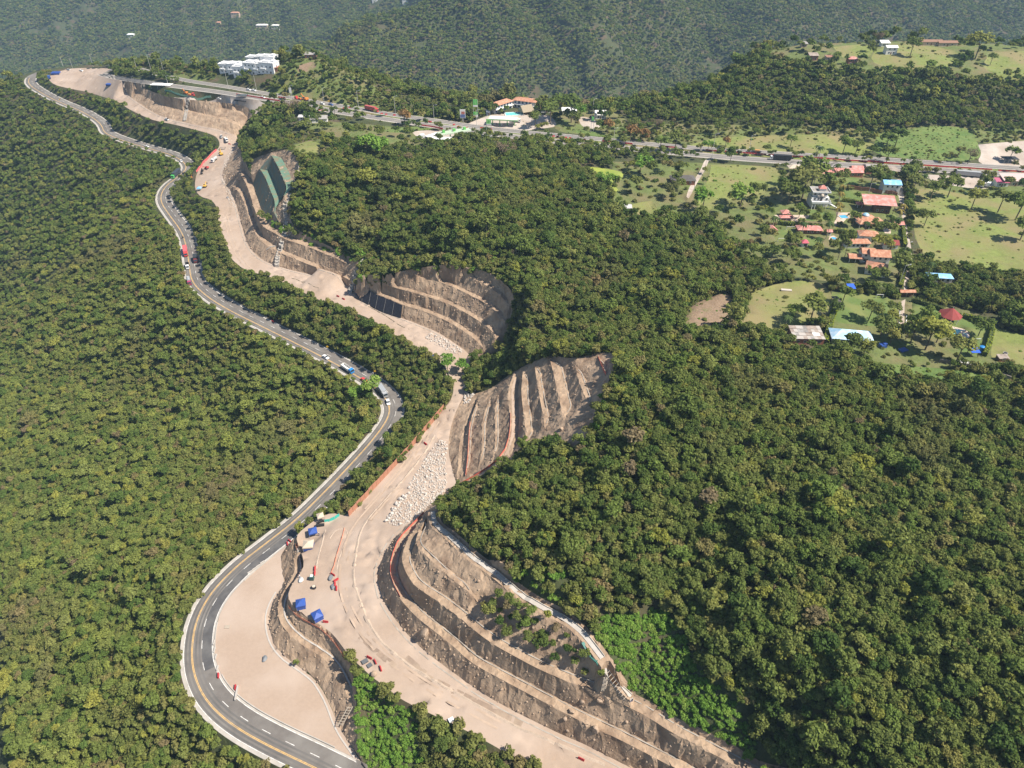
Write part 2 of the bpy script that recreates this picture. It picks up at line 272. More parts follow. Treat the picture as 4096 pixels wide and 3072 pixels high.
LEAF = leafmat('leaf_green', [(0,(0.081,0.132,0.035)),(.2,(0.130,0.174,0.046)),(.45,(0.181,0.209,0.061)),(.7,(0.154,0.217,0.051)),(.88,(0.243,0.256,0.078)),(.95,(0.283,0.295,0.061)),(1,(0.235,0.186,0.108))],
    trans=.38, patch=(0.243,0.194,0.101), pscale=.016, plo=.60, phi=.74)
LEAFL = leafmat('leaf_light', [(0,(0.113,0.178,0.045)),(.25,(0.181,0.232,0.058)),(.55,(0.227,0.256,0.076)),(.85,(0.267,0.302,0.074)),(.95,(0.332,0.326,0.074)),(1,(0.251,0.194,0.115))], trans=.38, patch=(0.251,0.194,0.108), pscale=.014, plo=.57, phi=.70)
LEAFS = leafmat('leaf_scrub', [(0,(0.138,0.171,0.049)),(.4,(0.194,0.209,0.062)),(.7,(0.243,0.229,0.081)),(.9,(0.170,0.225,0.054)),(1,(0.259,0.194,0.095))], trans=.38)
LEAFV = leafmat('leaf_vine', [(0,(0.138,0.256,0.047)),(.6,(0.186,0.310,0.057)),(1,(0.243,0.341,0.074))], trans=.38)
LEAFY = leafmat('leaf_hedge', [(0,(.20,.25,.03)),(1,(.25,.28,.04))], bright=.25)
LEAFD = leafmat('leaf_dry', [(0,(.17,.125,.09)),(1,(.20,.15,.10))])
LEAFA = leafmat('leaf_autumn', [(0,(.22,.13,.055)),(1,(.26,.16,.06))])
BARK = mat('bark', (.16,.125,.09), .95, .2, 3)

# ------------------------------------------------------------------ mesh building
def link(o, parent=None):
    COL.objects.link(o)
    if parent is not None: o.parent = parent
    return o
def props(o, **k):
    for a, b in k.items():
        if b is not None: o[a] = b
    return o
def meshobj(name, verts, faces, material, parent=None, smooth=False):
    me = bpy.data.meshes.new(name); me.from_pydata([tuple(map(float, v)) for v in verts], [], [tuple(map(int, f)) for f in faces]); me.materials.append(material)
    if smooth: me.polygons.foreach_set('use_smooth', np.ones(len(me.polygons), bool))
    me.update(); return link(bpy.data.objects.new(name, me), parent)

# ------------------------------------------------------------------ terrain: regions
def pix(pts, z): return smooth(lin(pts, z), 4, 1)
def close(P): return P
cutA = np.vstack([toes['A'], LN['BTOP'][-1:], BEN['AP'][1] if False else offset(BEN['AP'][0], 4.2), offset(BEN['A2'][0], 4.2)[np.argmin(abs(BEN['A2'][0][:, 0] - BEN['AP'][0][-1, 0])):]])
cutB = np.vstack([toes['B'][:-6], LN['BEND'], LN['BTOP']])
cutC = np.vstack([toes['C'], LN['CTOP'], LN['CEND']])
cutN = np.vstack([toes['N'], LN['CLF'], LN['NTOP']])
cutD = np.vstack([toes['D'], LN['D3']])
cutW = np.vstack([LN['WT'], LN['WE'][::-1], smooth(lin(W2C), 2.5, 1)[::-1]])
dirtR2 = np.vstack([r2l, plz[::-1], toes['D'][::-1], toes['N'][::-1], toes['C'][::-1], toes['B'][::-1], toes['A'][::-1]])
tri0 = np.vstack([LN['WT'], at(1470,3090,0)[None], R1C[(R1C[:, 1] < 230)][::1]])
polyR1 = np.vstack([r1l, r1r[::-1]]); polyNE = np.vstack([nel, ner[::-1]]); polyFA = np.vstack([fal, far_[::-1]])
brk(np.array([(x, y, z0(x, y)) for x, y, _ in offset(BEN['AP'][0], 4.2)])); brk(np.array([(x, y, z0(x, y)) for x, y, _ in offset(BEN['A2'][0], 4.2)[np.argmin(abs(BEN['A2'][0][:, 0] - BEN['AP'][0][-1, 0])):]]))
G = {}                                                   # region name -> list of outlines
def reg(name, pts, z): G.setdefault(name, []).append(pix(pts + pts[:1], z))
reg('triangle', [(1462,3085),(1417,2998),(1376,2943),(1348,2892),(1311,2795),(1261,2714),(1202,2670),(1128,2619),(1088,2560),(1075,2501),(1077,2442),(1106,2384),(1141,2332),(1128,2266),(1121,2222),(1140,2192),(1166,2165),
    (1150,2160),(1075,2225),(1000,2293),(900,2400),(866,2490),(855,2590),(868,2690),(905,2760),(1000,2845),(1163,2927),(1302,2996),(1440,3060)], .3)
reg('lot', [(1870,495),(1930,470),(1970,458),(2060,452),(2182,454),(2215,470),(2230,505),(2182,512),(2078,526),(1960,520)], 40)
reg('lot', [(2310,470),(2340,462),(2405,492),(2395,520),(2330,514)], 39)
reg('lot', [(1648,536),(1690,526),(1769,524),(1857,533),(1905,558),(1885,580),(1780,580),(1676,572)], 40)
reg('lot', [(3905,595),(3980,588),(4200,580),(4200,672),(4096,668),(3960,662),(3905,650),(3925,625)], 40)
reg('lot', [(3690,692),(3766,696),(3900,702),(4060,716),(3990,735),(3960,752),(3900,756),(3840,745),(3760,735),(3720,715)], 41)
reg('lot', [(600,366),(680,384),(753,394),(807,399),(870,403),(934,411),(983,420),(1060,436),(1080,424),(1010,402),(880,382),(741,364),(660,350)], 38)
reg('field', [(3650,760),(3700,735),(3830,760),(3900,775),(4300,800),(4300,1130),(4096,1118),(3924,1095),(3740,1072),(3700,1030),(3665,960),(3650,860)], 43)
reg('field', [(3000,1165),(3120,1120),(3250,1112),(3320,1145),(3335,1200),(3300,1290),(3200,1300),(3060,1350),(2960,1352),(2945,1285),(2990,1230)], 46)
reg('garden', [(3350,1180),(3420,1170),(3590,1195),(3590,1290),(3560,1330),(3480,1310),(3330,1300),(3335,1240)], 45)
reg('garden', [(3650,1212),(3790,1250),(3780,1310),(3700,1310),(3640,1300)], 45)
reg('garden', [(3775,1285),(3860,1275),(3965,1318),(3940,1420),(3890,1445),(3800,1400)], 45)
reg('cleared', [(2835,1165),(2925,1145),(2935,1200),(2925,1290),(2885,1345),(2800,1335),(2715,1330),(2740,1270),(2770,1200)], 47)
reg('field', [(2845,655),(3000,655),(3150,672),(3100,760),(2990,800),(2900,800),(2800,860),(2790,800),(2840,700)], 41)
reg('field', [(2720,590),(2900,545),(3200,548),(3500,566),(3480,628),(3250,612),(3000,600),(2860,590)], 40)
reg('lush', [(3500,560),(3700,535),(3880,545),(3905,595),(3925,625),(3900,648),(3700,640),(3490,622)], 40)
reg('pond', [(2292,690),(2330,668),(2400,672),(2495,688),(2490,720),(2450,735),(2480,765),(2440,770),(2425,725),(2350,700)], 41)
reg('field', [(3500,205),(3600,182),(3800,200),(3850,225),(3790,275),(3660,280),(3560,268),(3480,240)], 68)
reg('field', [(3960,215),(4096,208),(4300,215),(4300,320),(4096,300),(3960,285),(3930,255)], 68)
reg('field', [(3330,200),(3480,190),(3490,240),(3380,245)], 66)
reg('lawn', [(3362,758),(3450,765),(3580,786),(3575,803),(3480,800),(3372,791)], 42)
reg('lawn', [(3105,917),(3140,912),(3187,922),(3180,945),(3170,962),(3107,964),(3095,940)], 43)
reg('lawn', [(3205,820),(3320,845),(3330,880),(3200,880)], 43)
reg('lawn', [(3345,700),(3440,712),(3430,745),(3340,735)], 41)
reg('lawn', [(3545,850),(3590,845),(3585,905),(3560,905)], 43)
reg('garden', [(3180,940),(3270,950),(3300,985),(3210,985)], 43)
reg('meadow_low', [(3985,1308),(4096,1336),(4300,1370),(4300,1560),(4096,1500),(4010,1470),(3960,1440),(3970,1370)], 47)
reg('lush', [(3450,1440),(3650,1460),(3860,1480),(4096,1520),(4096,1550),(3800,1545),(3500,1530)], 48)
reg('field', [(1170,575),(1250,540),(1290,560),(1300,610),(1260,640),(1190,650)], 45)
reg('lush', [(1530,535),(1640,505),(1740,515),(1760,522),(1690,524),(1640,536),(1580,545)], 40)
reg('lush', [(2290,515),(2395,525),(2440,545),(2400,548),(2290,530)], 40)
reg('field', [(2560,800),(2620,790),(2640,860),(2560,875),(2450,830)], 42)
reg('lane', [(3608,700),(3618,760),(3622,830),(3628,900),(3640,960),(3652,1040),(3642,1090),(3628,1135),(3622,1190),(3611,1190),(3612,1135),(3624,1090),(3634,1040),(3626,970),(3614,900),(3608,830),(3596,770),(3585,705)], 43)
reg('lane', [(2838,632),(2820,680),(2784,737),(2758,792),(2742,792),(2762,737),(2802,680),(2820,632)], 41)
reg('lane', [(3622,1196),(3616,1240),(3614,1345),(3595,1350),(3602,1240),(3606,1196)], 45)
reg('paved', [(3345,845),(3400,842),(3415,850),(3385,872),(3370,890),(3345,905),(3335,885),(3350,868)], 43)
reg('paved', [(3100,850),(3180,852),(3245,852),(3240,862),(3200,885),(3110,880)], 43)
reg('paved', [(3318,948),(3345,942),(3355,955),(3350,970),(3312,968)], 43)
reg('paved', [(3540,895),(3560,908),(3570,930),(3545,936),(3530,915)], 43)
reg('paved', [(3776,1304),(3875,1331),(3873,1370),(3830,1362),(3778,1345)], 45)
reg('hilldirt', [(1180,250),(1260,246),(1270,258),(1190,262)], 58)
reg('open', [(2450,640),(2850,640),(3150,660),(3620,700),(3640,1180),(3480,1160),(3330,1150),(3100,1110),(2950,1000),(2800,900),(2640,870),(2450,840)], 42)
reg('open', [(3650,700),(3800,720),(4300,740),(4300,1130),(3900,1090),(3660,1060)], 42)
reg('open', [(3330,1160),(3640,1195),(3990,1260),(4010,1480),(3800,1490),(3440,1460),(3290,1390)], 46)
reg('open', [(3080,170),(3300,168),(3600,165),(4100,180),(4400,180),(4400,330),(3800,310),(3480,300),(3200,270),(3080,240)], 66)
reg('open', [(2200,440),(2350,440),(2500,450),(2520,560),(2360,545),(2200,530)], 39)
reg('open', [(1200,455),(1350,475),(1560,490),(1640,500),(1700,600),(1500,590),(1250,570)], 44)
reg('open', [(1050,320),(1180,240),(1300,238),(1450,300),(1600,380),(1850,412),(1850,465),(1700,450),(1560,440),(1300,395),(1150,362)], 50)
reg('open', [(560,262),(700,275),(800,292),(900,335),(740,322),(640,293)], 37)
reg('open', [(2400,490),(2800,500),(3500,525),(4300,550),(4300,600),(3500,562),(2800,575),(2560,560),(2420,545)], 41)
for n in G:
    for P in G[n]:
        for k in range(len(P)): P[k, 2] = z0(P[k, 0], P[k, 1])
        brk(P)

# ------------------------------------------------------------------ terrain: dense mesh
def grid(x0, x1, y0, y1, s):
    gx, gy = np.meshgrid(np.arange(x0, x1, s), np.arange(y0, y1, s)); g = np.stack([gx.ravel(), gy.ravel()], 1)
    return g + RNG.uniform(-.3 * s, .3 * s, g.shape)
base = np.vstack([grid(-420, 420, -60, 460, 3.4), grid(-620, 640, 460, 830, 4.5), grid(-760, -420, -60, 460, 14), grid(420, 560, -60, 460, 10), grid(-900, 900, 830, 1010, 14)])
cuts = dict(A=cutA, B=cutB, C=cutC, N=cutN, D=cutD, W=cutW)
anyc = np.zeros(len(base), bool)
for c in cuts.values(): anyc |= inpoly(base[:, 0], base[:, 1], c)
base = base[~anyc]
fine = []
for k, c in cuts.items():
    g = grid(*[c[:, 0].min(), c[:, 0].max(), c[:, 1].min(), c[:, 1].max()], 1.5 if k == 'D' else 1.05); fine.append(g[inpoly(g[:, 0], g[:, 1], c)])
fine = np.vstack(fine)
g2 = grid(dirtR2[:, 0].min(), dirtR2[:, 0].max(), dirtR2[:, 1].min(), dirtR2[:, 1].max(), 2.2); g2 = g2[inpoly(g2[:, 0], g2[:, 1], dirtR2)]
P2 = np.vstack([np.array(V)[:, :2], FR[:, :2], base, fine, g2])
nb, nf = len(V) + len(FR), len(V) + len(FR) + len(base)
vz, tri, orig = cdt(P2, E)
Z = np.array([z0(p[0], p[1]) for p in vz])
src = np.array([o[0] if o else 0 for o in orig])
isb = (src >= nb) & (src < nf); isf = (src >= nf) & (src < nf + len(fine)); isd = src >= nf + len(fine)
X, Y = vz[:, 0], vz[:, 1]
onroad = inpoly(X, Y, polyR1) | inpoly(X, Y, polyNE) | inpoly(X, Y, polyFA) | inpoly(X, Y, G['triangle'][0])
Z += np.where(isb & ~onroad, .9 * fbm(X, Y, 22) + .25 * fbm(X, Y, 5), 0) + np.where(isd, .035 * fbm(X, Y, 9) + .03 * fbm(X, Y, 2.2), 0)
j = np.where(isf)[0]
X[j] += .38 * fbm(X[j], Y[j], 1.9) + .25 * fbm(X[j], Y[j], 6); Y[j] += .38 * fbm(X[j] + 91, Y[j], 1.9) + .25 * fbm(X[j] + 50, Y[j], 6)
Z[j] += .30 * fbm(X[j], Y[j] + 77, 1.7) + .2 * fbm(X[j], Y[j], 5)
VV = np.stack([X, Y, Z], 1)
C3 = VV[tri].mean(1); cx, cy = C3[:, 0], C3[:, 1]
lab = np.zeros(len(tri), int); NAMES = ['ground']
def setlab(name, *polys):
    if name not in NAMES: NAMES.append(name)
    for p in polys: lab[inpoly(cx, cy, p)] = NAMES.index(name)
for n in ('open', 'field', 'meadow_low', 'lush', 'garden', 'lawn', 'cleared', 'pond', 'hilldirt', 'lot', 'paved', 'lane', 'triangle'): setlab(n, *G[n])
setlab('dirt', dirtR2); setlab('cut', *cuts.values())
setlab('veg', )
setlab('near', polyNE); setlab('far', polyFA); setlab('road', polyR1)
nrm = np.cross(VV[tri[:, 1]] - VV[tri[:, 0]], VV[tri[:, 2]] - VV[tri[:, 0]]); nrm[nrm[:, 2] < 0] *= -1
slope = nrm[:, 2] / (np.linalg.norm(nrm, axis=1) + 1e-9)
SPEC = [('ground', 'ground', FLOOR), ('open', 'rough_pasture', OPENG), ('field', 'pasture', GRASS), ('meadow_low', 'lower_pasture', GRASS), ('lush', 'lush_grassland', LUSH), ('garden', 'garden_lawn', LAWN), ('lawn', 'mown_lawn', LAWN),
    ('cleared', 'cleared_field', BROWNF), ('pond', 'pond', POND), ('hilldirt', 'hilltop_ground', BROWNF), ('lot', 'gravel_lot', GRAVEL), ('paved', 'paved_terrace', PAVE), ('lane', 'country_lane', GRAVEL),
    ('triangle', 'dirt_yard', DIRT), ('dirt', 'dirt_road', DIRT), ('cut', 'terraced_cut_slope', SOIL), ('near', 'near_carriageway', ASPH2), ('far', 'far_carriageway', ASPH2), ('road', 'mountain_road', ASPH)]
for k, nm, m in SPEC:
    f = tri[lab == NAMES.index(k)]
    if not len(f): print('empty region', k); continue
    u, inv = np.unique(f, return_inverse=True)
    props(meshobj(nm, VV[u], inv.reshape(-1, 3), m, smooth=(k != 'cut')), kind='structure')
TB = BVHTree.FromPolygons([Vector(v) for v in VV.tolist()], tri.tolist())
def ground(x, y):
    h = TB.ray_cast(Vector((x, y, 900)), DN)
    return (h[0].z, NAMES[lab[h[2]]], h[1]) if h[0] else (-150., 'ground', Vector((0, 0, 1)))
CAMV = Vector((0, 0, H))
def hit(px, py):
    a = at(px, py, H - 100); d = (Vector(a) - CAMV).normalized(); h = TB.ray_cast(CAMV, d)
    return h[0] if h[0] else Vector(at(px, py, 40))
def project(P):
    P = np.asarray(P, float); x, y, z = P[..., 0], P[..., 1], P[..., 2]
    dd = y * CP + (H - z) * SP; return 2048 + FPX * x / dd, 1536 + FPX * ((H - z) * CP - y * SP) / dd, dd
print('terrain', len(VV), len(tri))

# ------------------------------------------------------------------ far mountains across the valley
MP = [atd(*p) for p in [(-300,250,1950),(200,250,1930),(600,230,1900),(1000,230,1880),(-300,120,2000),(500,120,1980),(900,120,1960),(1200,100,1950),(-300,0,2090),(500,0,2060),(1000,0,2040),(1500,0,2020),
    (-300,-200,2260),(700,-200,2230),(1500,-200,2200),(1130,215,1330),(1300,150,1350),(1500,62,1370),(1690,0,1380),(1900,-60,1400),(1350,330,1240),(1700,410,1230),(2100,440,1240),(2450,450,1250),
    (1600,250,1290),(2000,220,1310),(2400,220,1310),(2000,0,1390),(2400,0,1380),(2660,0,1430),(2000,-200,1480),(2500,-200,1480),(2700,20,1490),(2790,150,1470),(2850,300,1420),(2650,440,1300),
    (3000,210,1420),(3110,60,1470),(3250,190,1450),(3300,0,1560),(3600,190,1500),(3560,60,1520),(3750,60,1590),(3600,0,1600),(4096,190,1540),(4096,0,1640),(3000,-100,1600),(3600,-200,1750),(4300,-200,1780),(4500,100,1560)]]
MP = np.vstack([MP, [(-480,1300,-330),(-480,1520,-330),(-360,1680,-310),(-180,1800,-240),(0,1900,-120),(-1200,1500,-345),(-700,1400,-345),(-450,1150,-330),(-800,980,-345),(-300,1050,-300),(0,1050,-250),(300,1050,-225),(600,1080,-205),
    (1000,1080,-190),(1300,1400,-140),(-2000,1800,-250),(-2000,2400,-100),(-2000,2950,120),(0,2950,200),(2000,2950,260),(2000,1700,20),(1600,1200,-120),(-1600,1000,-330),(-300,2700,90),(700,2400,120)]])
mv, mt, _ = cdt(MP, [])
MZ = [next(p[2] for p in MP if abs(p[0] - a) < .02 and abs(p[1] - b) < .02) for a, b in mv]
MB0 = BVHTree.FromPolygons([Vector((*p, z)) for p, z in zip(mv, MZ)], mt.tolist())
gx, gy = np.meshgrid(np.arange(-1900, 1900, 15.), np.arange(985, 2900, 15.)); sh = gx.shape
gz = np.array([(lambda h: h.z if h else -300.)(MB0.ray_cast(Vector((a, b, 2000)), DN)[0]) for a, b in zip(gx.ravel(), gy.ravel())]).reshape(sh)
for _ in range(3):
    q = np.pad(gz, 1, 'edge'); gz = (q[:-2, 1:-1] + q[2:, 1:-1] + q[1:-1, :-2] + q[1:-1, 2:] + 2 * gz) / 6
rid = 1 - 2 * abs(fbm(gx + .35 * gy, gy * .35, 85, 3)); gz = gz + 12 * rid + 5 * fbm(gx, gy, 45, 3)
nx, ny = sh[1], sh[0]; ii = (np.arange(ny - 1)[:, None] * nx + np.arange(nx - 1)[None]).ravel()
props(meshobj('mountains', np.stack([gx.ravel(), gy.ravel(), gz.ravel()], 1), np.stack([ii, ii + 1, ii + nx + 1, ii + nx], 1), FLOOR, smooth=True), kind='structure')
def mz(x, y):
    i = np.clip((x + 1900) / 15., 0, nx - 1.001); k = np.clip((y - 985) / 15., 0, ny - 1.001); a, b = i.astype(int), k.astype(int); u, w = i - a, k - b
    return (gz[b, a] * (1 - u) + gz[b, a + 1] * u) * (1 - w) + (gz[b + 1, a] * (1 - u) + gz[b + 1, a + 1] * u) * w

# ------------------------------------------------------------------ plants: crown shapes
def quads(P, Nn, size, rng, asp=1.0):
    n = len(P); t = rng.normal(size=(n, 3)); t -= (t * Nn).sum(1)[:, None] * Nn; t /= np.linalg.norm(t, axis=1)[:, None]; b = np.cross(Nn, t)
    s = (size * rng.uniform(.6, 1.3, n))[:, None]; t, b = t * s, b * s * asp
    return np.stack([P - t - b, P + t - b * .6, P + t * .8 + b, P - t * .7 + b * .9], 1).reshape(-1, 3)
def quadmesh(name, Q, material):
    n = len(Q) // 4; me = bpy.data.meshes.new(name); me.vertices.add(4 * n); me.vertices.foreach_set('co', Q.astype(np.float32).ravel())
    me.loops.add(4 * n); me.loops.foreach_set('vertex_index', np.arange(4 * n, dtype=np.int32)); me.polygons.add(n)
    me.polygons.foreach_set('loop_start', np.arange(0, 4 * n, 4, dtype=np.int32)); me.materials.append(material); me.update(calc_edges=True); me.validate(); return me
def crown_points(seed, r=3., ht=7., lobes=12, per=60, flat=.72, lr=.42, up=.6, jit=.65):
    rng = np.random.default_rng(seed); P, Nn = [], []; el = rng.uniform(.72, 1.0)
    for k in range(lobes):
        a = rng.uniform(0, 6.283); q = r * (1 - .55 * lr) * math.sqrt(rng.random()); h = math.sqrt(max(0, 1 - (q / r) ** 2)); lrk = r * lr * rng.uniform(.5, 1.25)
        c = np.array((q * math.cos(a), q * math.sin(a) * el, ht - r * flat * 1.1 + h * r * flat * .75 - lrk * .5 + rng.normal() * .16 * r))
        m = int(per * (lrk / (r * lr)) ** 1.6) + 4; d = rng.normal(size=(m, 3)); d[:, 2] = np.where(d[:, 2] < -.4 * abs(d[:, 1]), -d[:, 2], d[:, 2]); d /= np.linalg.norm(d, axis=1)[:, None]
        st = np.array(rng.uniform(.75, 1.3, 3)) * (1, 1, .85)
        P.append(c + d * st * lrk * rng.uniform(.55, 1.12, m)[:, None]); n = d + np.array((0, 0, up)) + jit * rng.normal(size=(m, 3)); Nn.append(n / np.linalg.norm(n, axis=1)[:, None])
    return np.vstack(P), np.vstack(Nn), rng
def crown_mesh(name, material, leaf=.30, **k):
    P, Nn, rng = crown_points(**k); return quadmesh(name, quads(P, Nn, np.full(len(P), leaf), rng), material)
def trunk_mesh(name, ht, r0=.16, limbs=4, spread=1.5, seed=0):
    rng = np.random.default_rng(seed); vs, fs = [], []
    def seg(a, b, ra, rb, n=5):
        a, b = np.array(a, float), np.array(b, float); d = (b - a) / np.linalg.norm(b - a); t = np.cross(d, (0.3, 1, .2)); t /= np.linalg.norm(t); u = np.cross(d, t); i = len(vs)
        for p, q in ((a, ra), (b, rb)):
            for k in range(n): an = 2 * math.pi * k / n; vs.append(p + q * (math.cos(an) * t + math.sin(an) * u))
        fs.extend((i + k, i + (k + 1) % n, i + n + (k + 1) % n, i + n + k) for k in range(n))
    f = (rng.uniform(-.2, .2), rng.uniform(-.2, .2), ht * .5); seg((0, 0, -.5), f, r0, r0 * .7)
    for k in range(limbs):
        a = 6.28 * k / limbs + rng.uniform(-.4, .4); q = spread * rng.uniform(.6, 1); seg(f, (f[0] + q * math.cos(a), f[1] + q * math.sin(a), ht * rng.uniform(.72, .92)), r0 * .55, r0 * .2, 4)
    me = bpy.data.meshes.new(name); me.from_pydata([tuple(v) for v in vs], [], fs); me.materials.append(BARK); me.update(); return me
KW = [dict(r=3., ht=7., lobes=13, per=60), dict(r=2.6, ht=7.6, lobes=12, per=62, flat=1.0, lr=.46), dict(r=3.3, ht=6.6, lobes=16, per=52, flat=.6, lr=.38), dict(r=2.4, ht=6.9, lobes=10, per=66, flat=1.1, lr=.5, jit=.9),
    dict(r=3.0, ht=7.4, lobes=20, per=42, flat=.8, lr=.33, jit=.8)]
CROWN = [crown_mesh('crown', LEAF, leaf=.25, seed=11 + i, **k) for i, k in enumerate(KW)]
CROWNL = [crown_mesh('crown', LEAFL, leaf=.25, seed=31 + i, **k) for i, k in enumerate(KW)]
TRUNK = [trunk_mesh('trunk', k['ht'], seed=i) for i, k in enumerate(KW)]
LOW = [crown_mesh('crown', LEAF, leaf=.62, seed=51 + i, **{**k, 'per': max(8, k['per'] // 5)}) for i, k in enumerate(KW[:3])]
LOWM = [crown_mesh('crown', LEAF, leaf=.5, seed=61 + i, **{**k, 'per': max(8, k['per'] // 3)}) for i, k in enumerate(KW)]
SCRUB = [crown_mesh('shrub', LEAFS, leaf=.27, seed=71 + i, r=2.2, ht=2.6, lobes=10, per=40, flat=.75, lr=.42) for i in range(3)]
VINE = [crown_mesh('shrub', LEAFV, leaf=.24, seed=81 + i, r=2.2, ht=2.0, lobes=11, per=42, flat=.6, lr=.38) for i in range(3)]

def scatter(name, label, pts, scl, rot, idx, meshes, kind='stuff', cat=None):
    """one object: a point mesh whose geometry nodes instance the given plant or rock shapes (shapes are held as meshes inside the modifier's node group)"""
    n = len(pts); me = bpy.data.meshes.new(name); me.vertices.add(n); me.vertices.foreach_set('co', np.asarray(pts, np.float32).ravel())
    me.attributes.new('scl', 'FLOAT_VECTOR', 'POINT').data.foreach_set('vector', np.asarray(scl, np.float32).ravel())
    me.attributes.new('rot', 'FLOAT_VECTOR', 'POINT').data.foreach_set('vector', np.asarray(rot, np.float32).ravel())
    me.attributes.new('idx', 'INT', 'POINT').data.foreach_set('value', np.asarray(idx, np.int32)); me.update()
    o = link(bpy.data.objects.new(name, me)); props(o, kind=kind, label=label, category=cat)
    ng = bpy.data.node_groups.new(name, 'GeometryNodeTree'); ng.interface.new_socket('Geometry', in_out='INPUT', socket_type='NodeSocketGeometry'); ng.interface.new_socket('Geometry', in_out='OUTPUT', socket_type='NodeSocketGeometry')
    N = ng.nodes; gi, go = N.new('NodeGroupInput'), N.new('NodeGroupOutput'); iop = N.new('GeometryNodeInstanceOnPoints'); g2i = N.new('GeometryNodeGeometryToInstance')
    for src in meshes[::-1]:
        oi = N.new('GeometryNodeObjectInfo'); oi.inputs['Object'].default_value = src; oi.transform_space = 'ORIGINAL'; oi.inputs['As Instance'].default_value = False; ng.links.new(oi.outputs['Geometry'], g2i.inputs[0])
    def attr(nm, t):
        a = N.new('GeometryNodeInputNamedAttribute'); a.data_type = t; a.inputs[0].default_value = nm; return a.outputs[0]
    ng.links.new(gi.outputs[0], iop.inputs['Points']); ng.links.new(g2i.outputs[0], iop.inputs['Instance']); iop.inputs['Pick Instance'].default_value = True
    ng.links.new(attr('idx', 'INT'), iop.inputs['Instance Index']); ng.links.new(attr('scl', 'FLOAT_VECTOR'), iop.inputs['Scale'])
    e2r = N.new('FunctionNodeEulerToRotation'); ng.links.new(attr('rot', 'FLOAT_VECTOR'), e2r.inputs[0]); ng.links.new(e2r.outputs[0], iop.inputs['Rotation'])
    ng.links.new(iop.outputs[0], go.inputs[0]); md = o.modifiers.new('scatter', 'NODES'); md.node_group = ng; return o
# ------------------------------------------------------------------ plants: where they grow
EXC = []                                                  # keep-clear circles (photo x, photo y, radius in metres)
def exc(px, py, r): h = hit(px, py); EXC.append((h.x, h.y, r))
for q in [(3299,690,9),(3180,676,6),(3402,690,12),(3424,684,6),(3495,678,8),(3556,690,9),(3561,765,8),(3561,785,6),(3282,825,8),(3300,850,7),(3513,838,11),(3480,845,6),(3438,828,4),(3470,885,10),(3372,868,6),(3590,905,5),(3143,860,6),(3200,865,6),
    (3093,922,4),(3220,928,6),(3258,930,6),(3315,930,3),(3216,980,4),(3332,955,5),(3466,968,10),(3420,975,7),(3561,988,6),(3509,1045,8),(3419,1042,6),(3499,1080,8),(3540,1030,6),(3757,1125,8),(3720,1128,5),(3780,1135,6),(3403,1160,4),(3363,1215,6),
    (3231,1350,10),(3260,1375,8),(3200,1375,8),(3403,1345,11),(3440,1365,9),(3360,1365,8),(3813,1290,8),(3820,1335,9),(3780,1330,5),(3903,1354,6),(3896,1421,5),(3923,1398,5),(4016,1421,5),(3847,1456,5),(3624,1182,6),
    (4057,728,12),(4008,735,8),(3940,738,7),(4034,634,8),(2050,430,14),(2000,430,14),(2110,430,14),(2130,432,10),(1269,481,9),(1216,476,6),(2497,835,6),(2733,720,9),(2404,465,7),(2277,454,6),(2187,442,5),(2113,444,6),
    (930,295,16),(1000,285,18),(1070,290,14),(1060,255,16),(1010,250,14),(1241,227,8),(3563,208,8),(3539,181,6),(3408,252,7),(3315,250,6),(3253,236,7),(3739,176,14),(3770,176,10),(3215,187,7),(644,349,10),
    (1052,392,5),(1486,440,10),(1218,400,12),(1830,450,4),(1899,500,4),(1958,560,5),(2370,520,4),(225,290,8),(199,314,6),(275,280,6),(326,285,6),(1720,548,10),(1690,553,6),(1760,560,12),(1820,545,12),(1892,560,5),(780,385,30),(900,398,20),(1180,488,8)]: exc(*q)
EXC = np.array(EXC)
PP = lambda pts: np.array(pts, float)
pVINE = [PP([(2380,2470),(2560,2440),(2680,2440),(2760,2620),(2950,2830),(3080,3090),(2990,3090),(2700,2880),(2500,2750),(2385,2590)]), PP([(1415,2690),(1500,2700),(1560,2800),(1680,2860),(1700,3090),(1430,3090)]),
    PP([(1440,1010),(1700,1030),(1990,1040),(2060,1090),(2000,1110),(1770,1060),(1600,1100),(1440,1120)]), PP([(860,840),(900,960),(940,1060),(1010,1090),(1020,1150),(900,1130),(870,1000),(845,880)]), PP([(1000,850),(1120,880),(1380,1010),(1440,1040),(1440,1060),(1330,1020),(1130,930)]),
    PP([(2300,1780),(2350,1700),(2400,1600),(2440,1520),(2470,1530),(2420,1650),(2380,1790)]), PP([(2080,2230),(2330,2330),(2360,2440),(2290,2440),(2060,2330)])]
pSCRUB = [PP([(1050,310),(1180,235),(1300,235),(1450,300),(1600,380),(1850,410),(1850,470),(1560,450),(1300,400),(1150,370)]), PP([(560,270),(800,290),(900,330),(740,335),(600,300)]), PP([(2400,480),(2800,500),(3500,520),(4096,540),(4096,600),(3500,560),(2800,590),(2500,560),(2380,520)]),
    PP([(1120,480),(1250,500),(1300,640),(1180,720),(1120,600)])]
pOPEN = [PP([(2450,640),(2850,640),(3150,660),(3620,700),(3640,1180),(3330,1150),(3100,1110),(2800,900),(2640,860),(2450,830)]), PP([(3640,690),(4200,720),(4200,1110),(3640,1050)]), PP([(3330,1160),(3990,1260),(4000,1480),(3440,1460),(3290,1390)]), PP([(3080,150),(4200,150),(4200,330),(3480,300),(3080,240)]),
    PP([(2200,440),(2500,450),(2520,560),(2200,540)]), PP([(1150,460),(1560,470),(1700,600),(1250,570)])]
pONCUT = [PP([(1915,2415),(2040,2390),(2140,2455),(2230,2515),(2330,2600),(2400,2690),(2420,2730),(2330,2705),(2200,2645),(2060,2565),(1960,2490)]), pVINE[2], pVINE[4]]
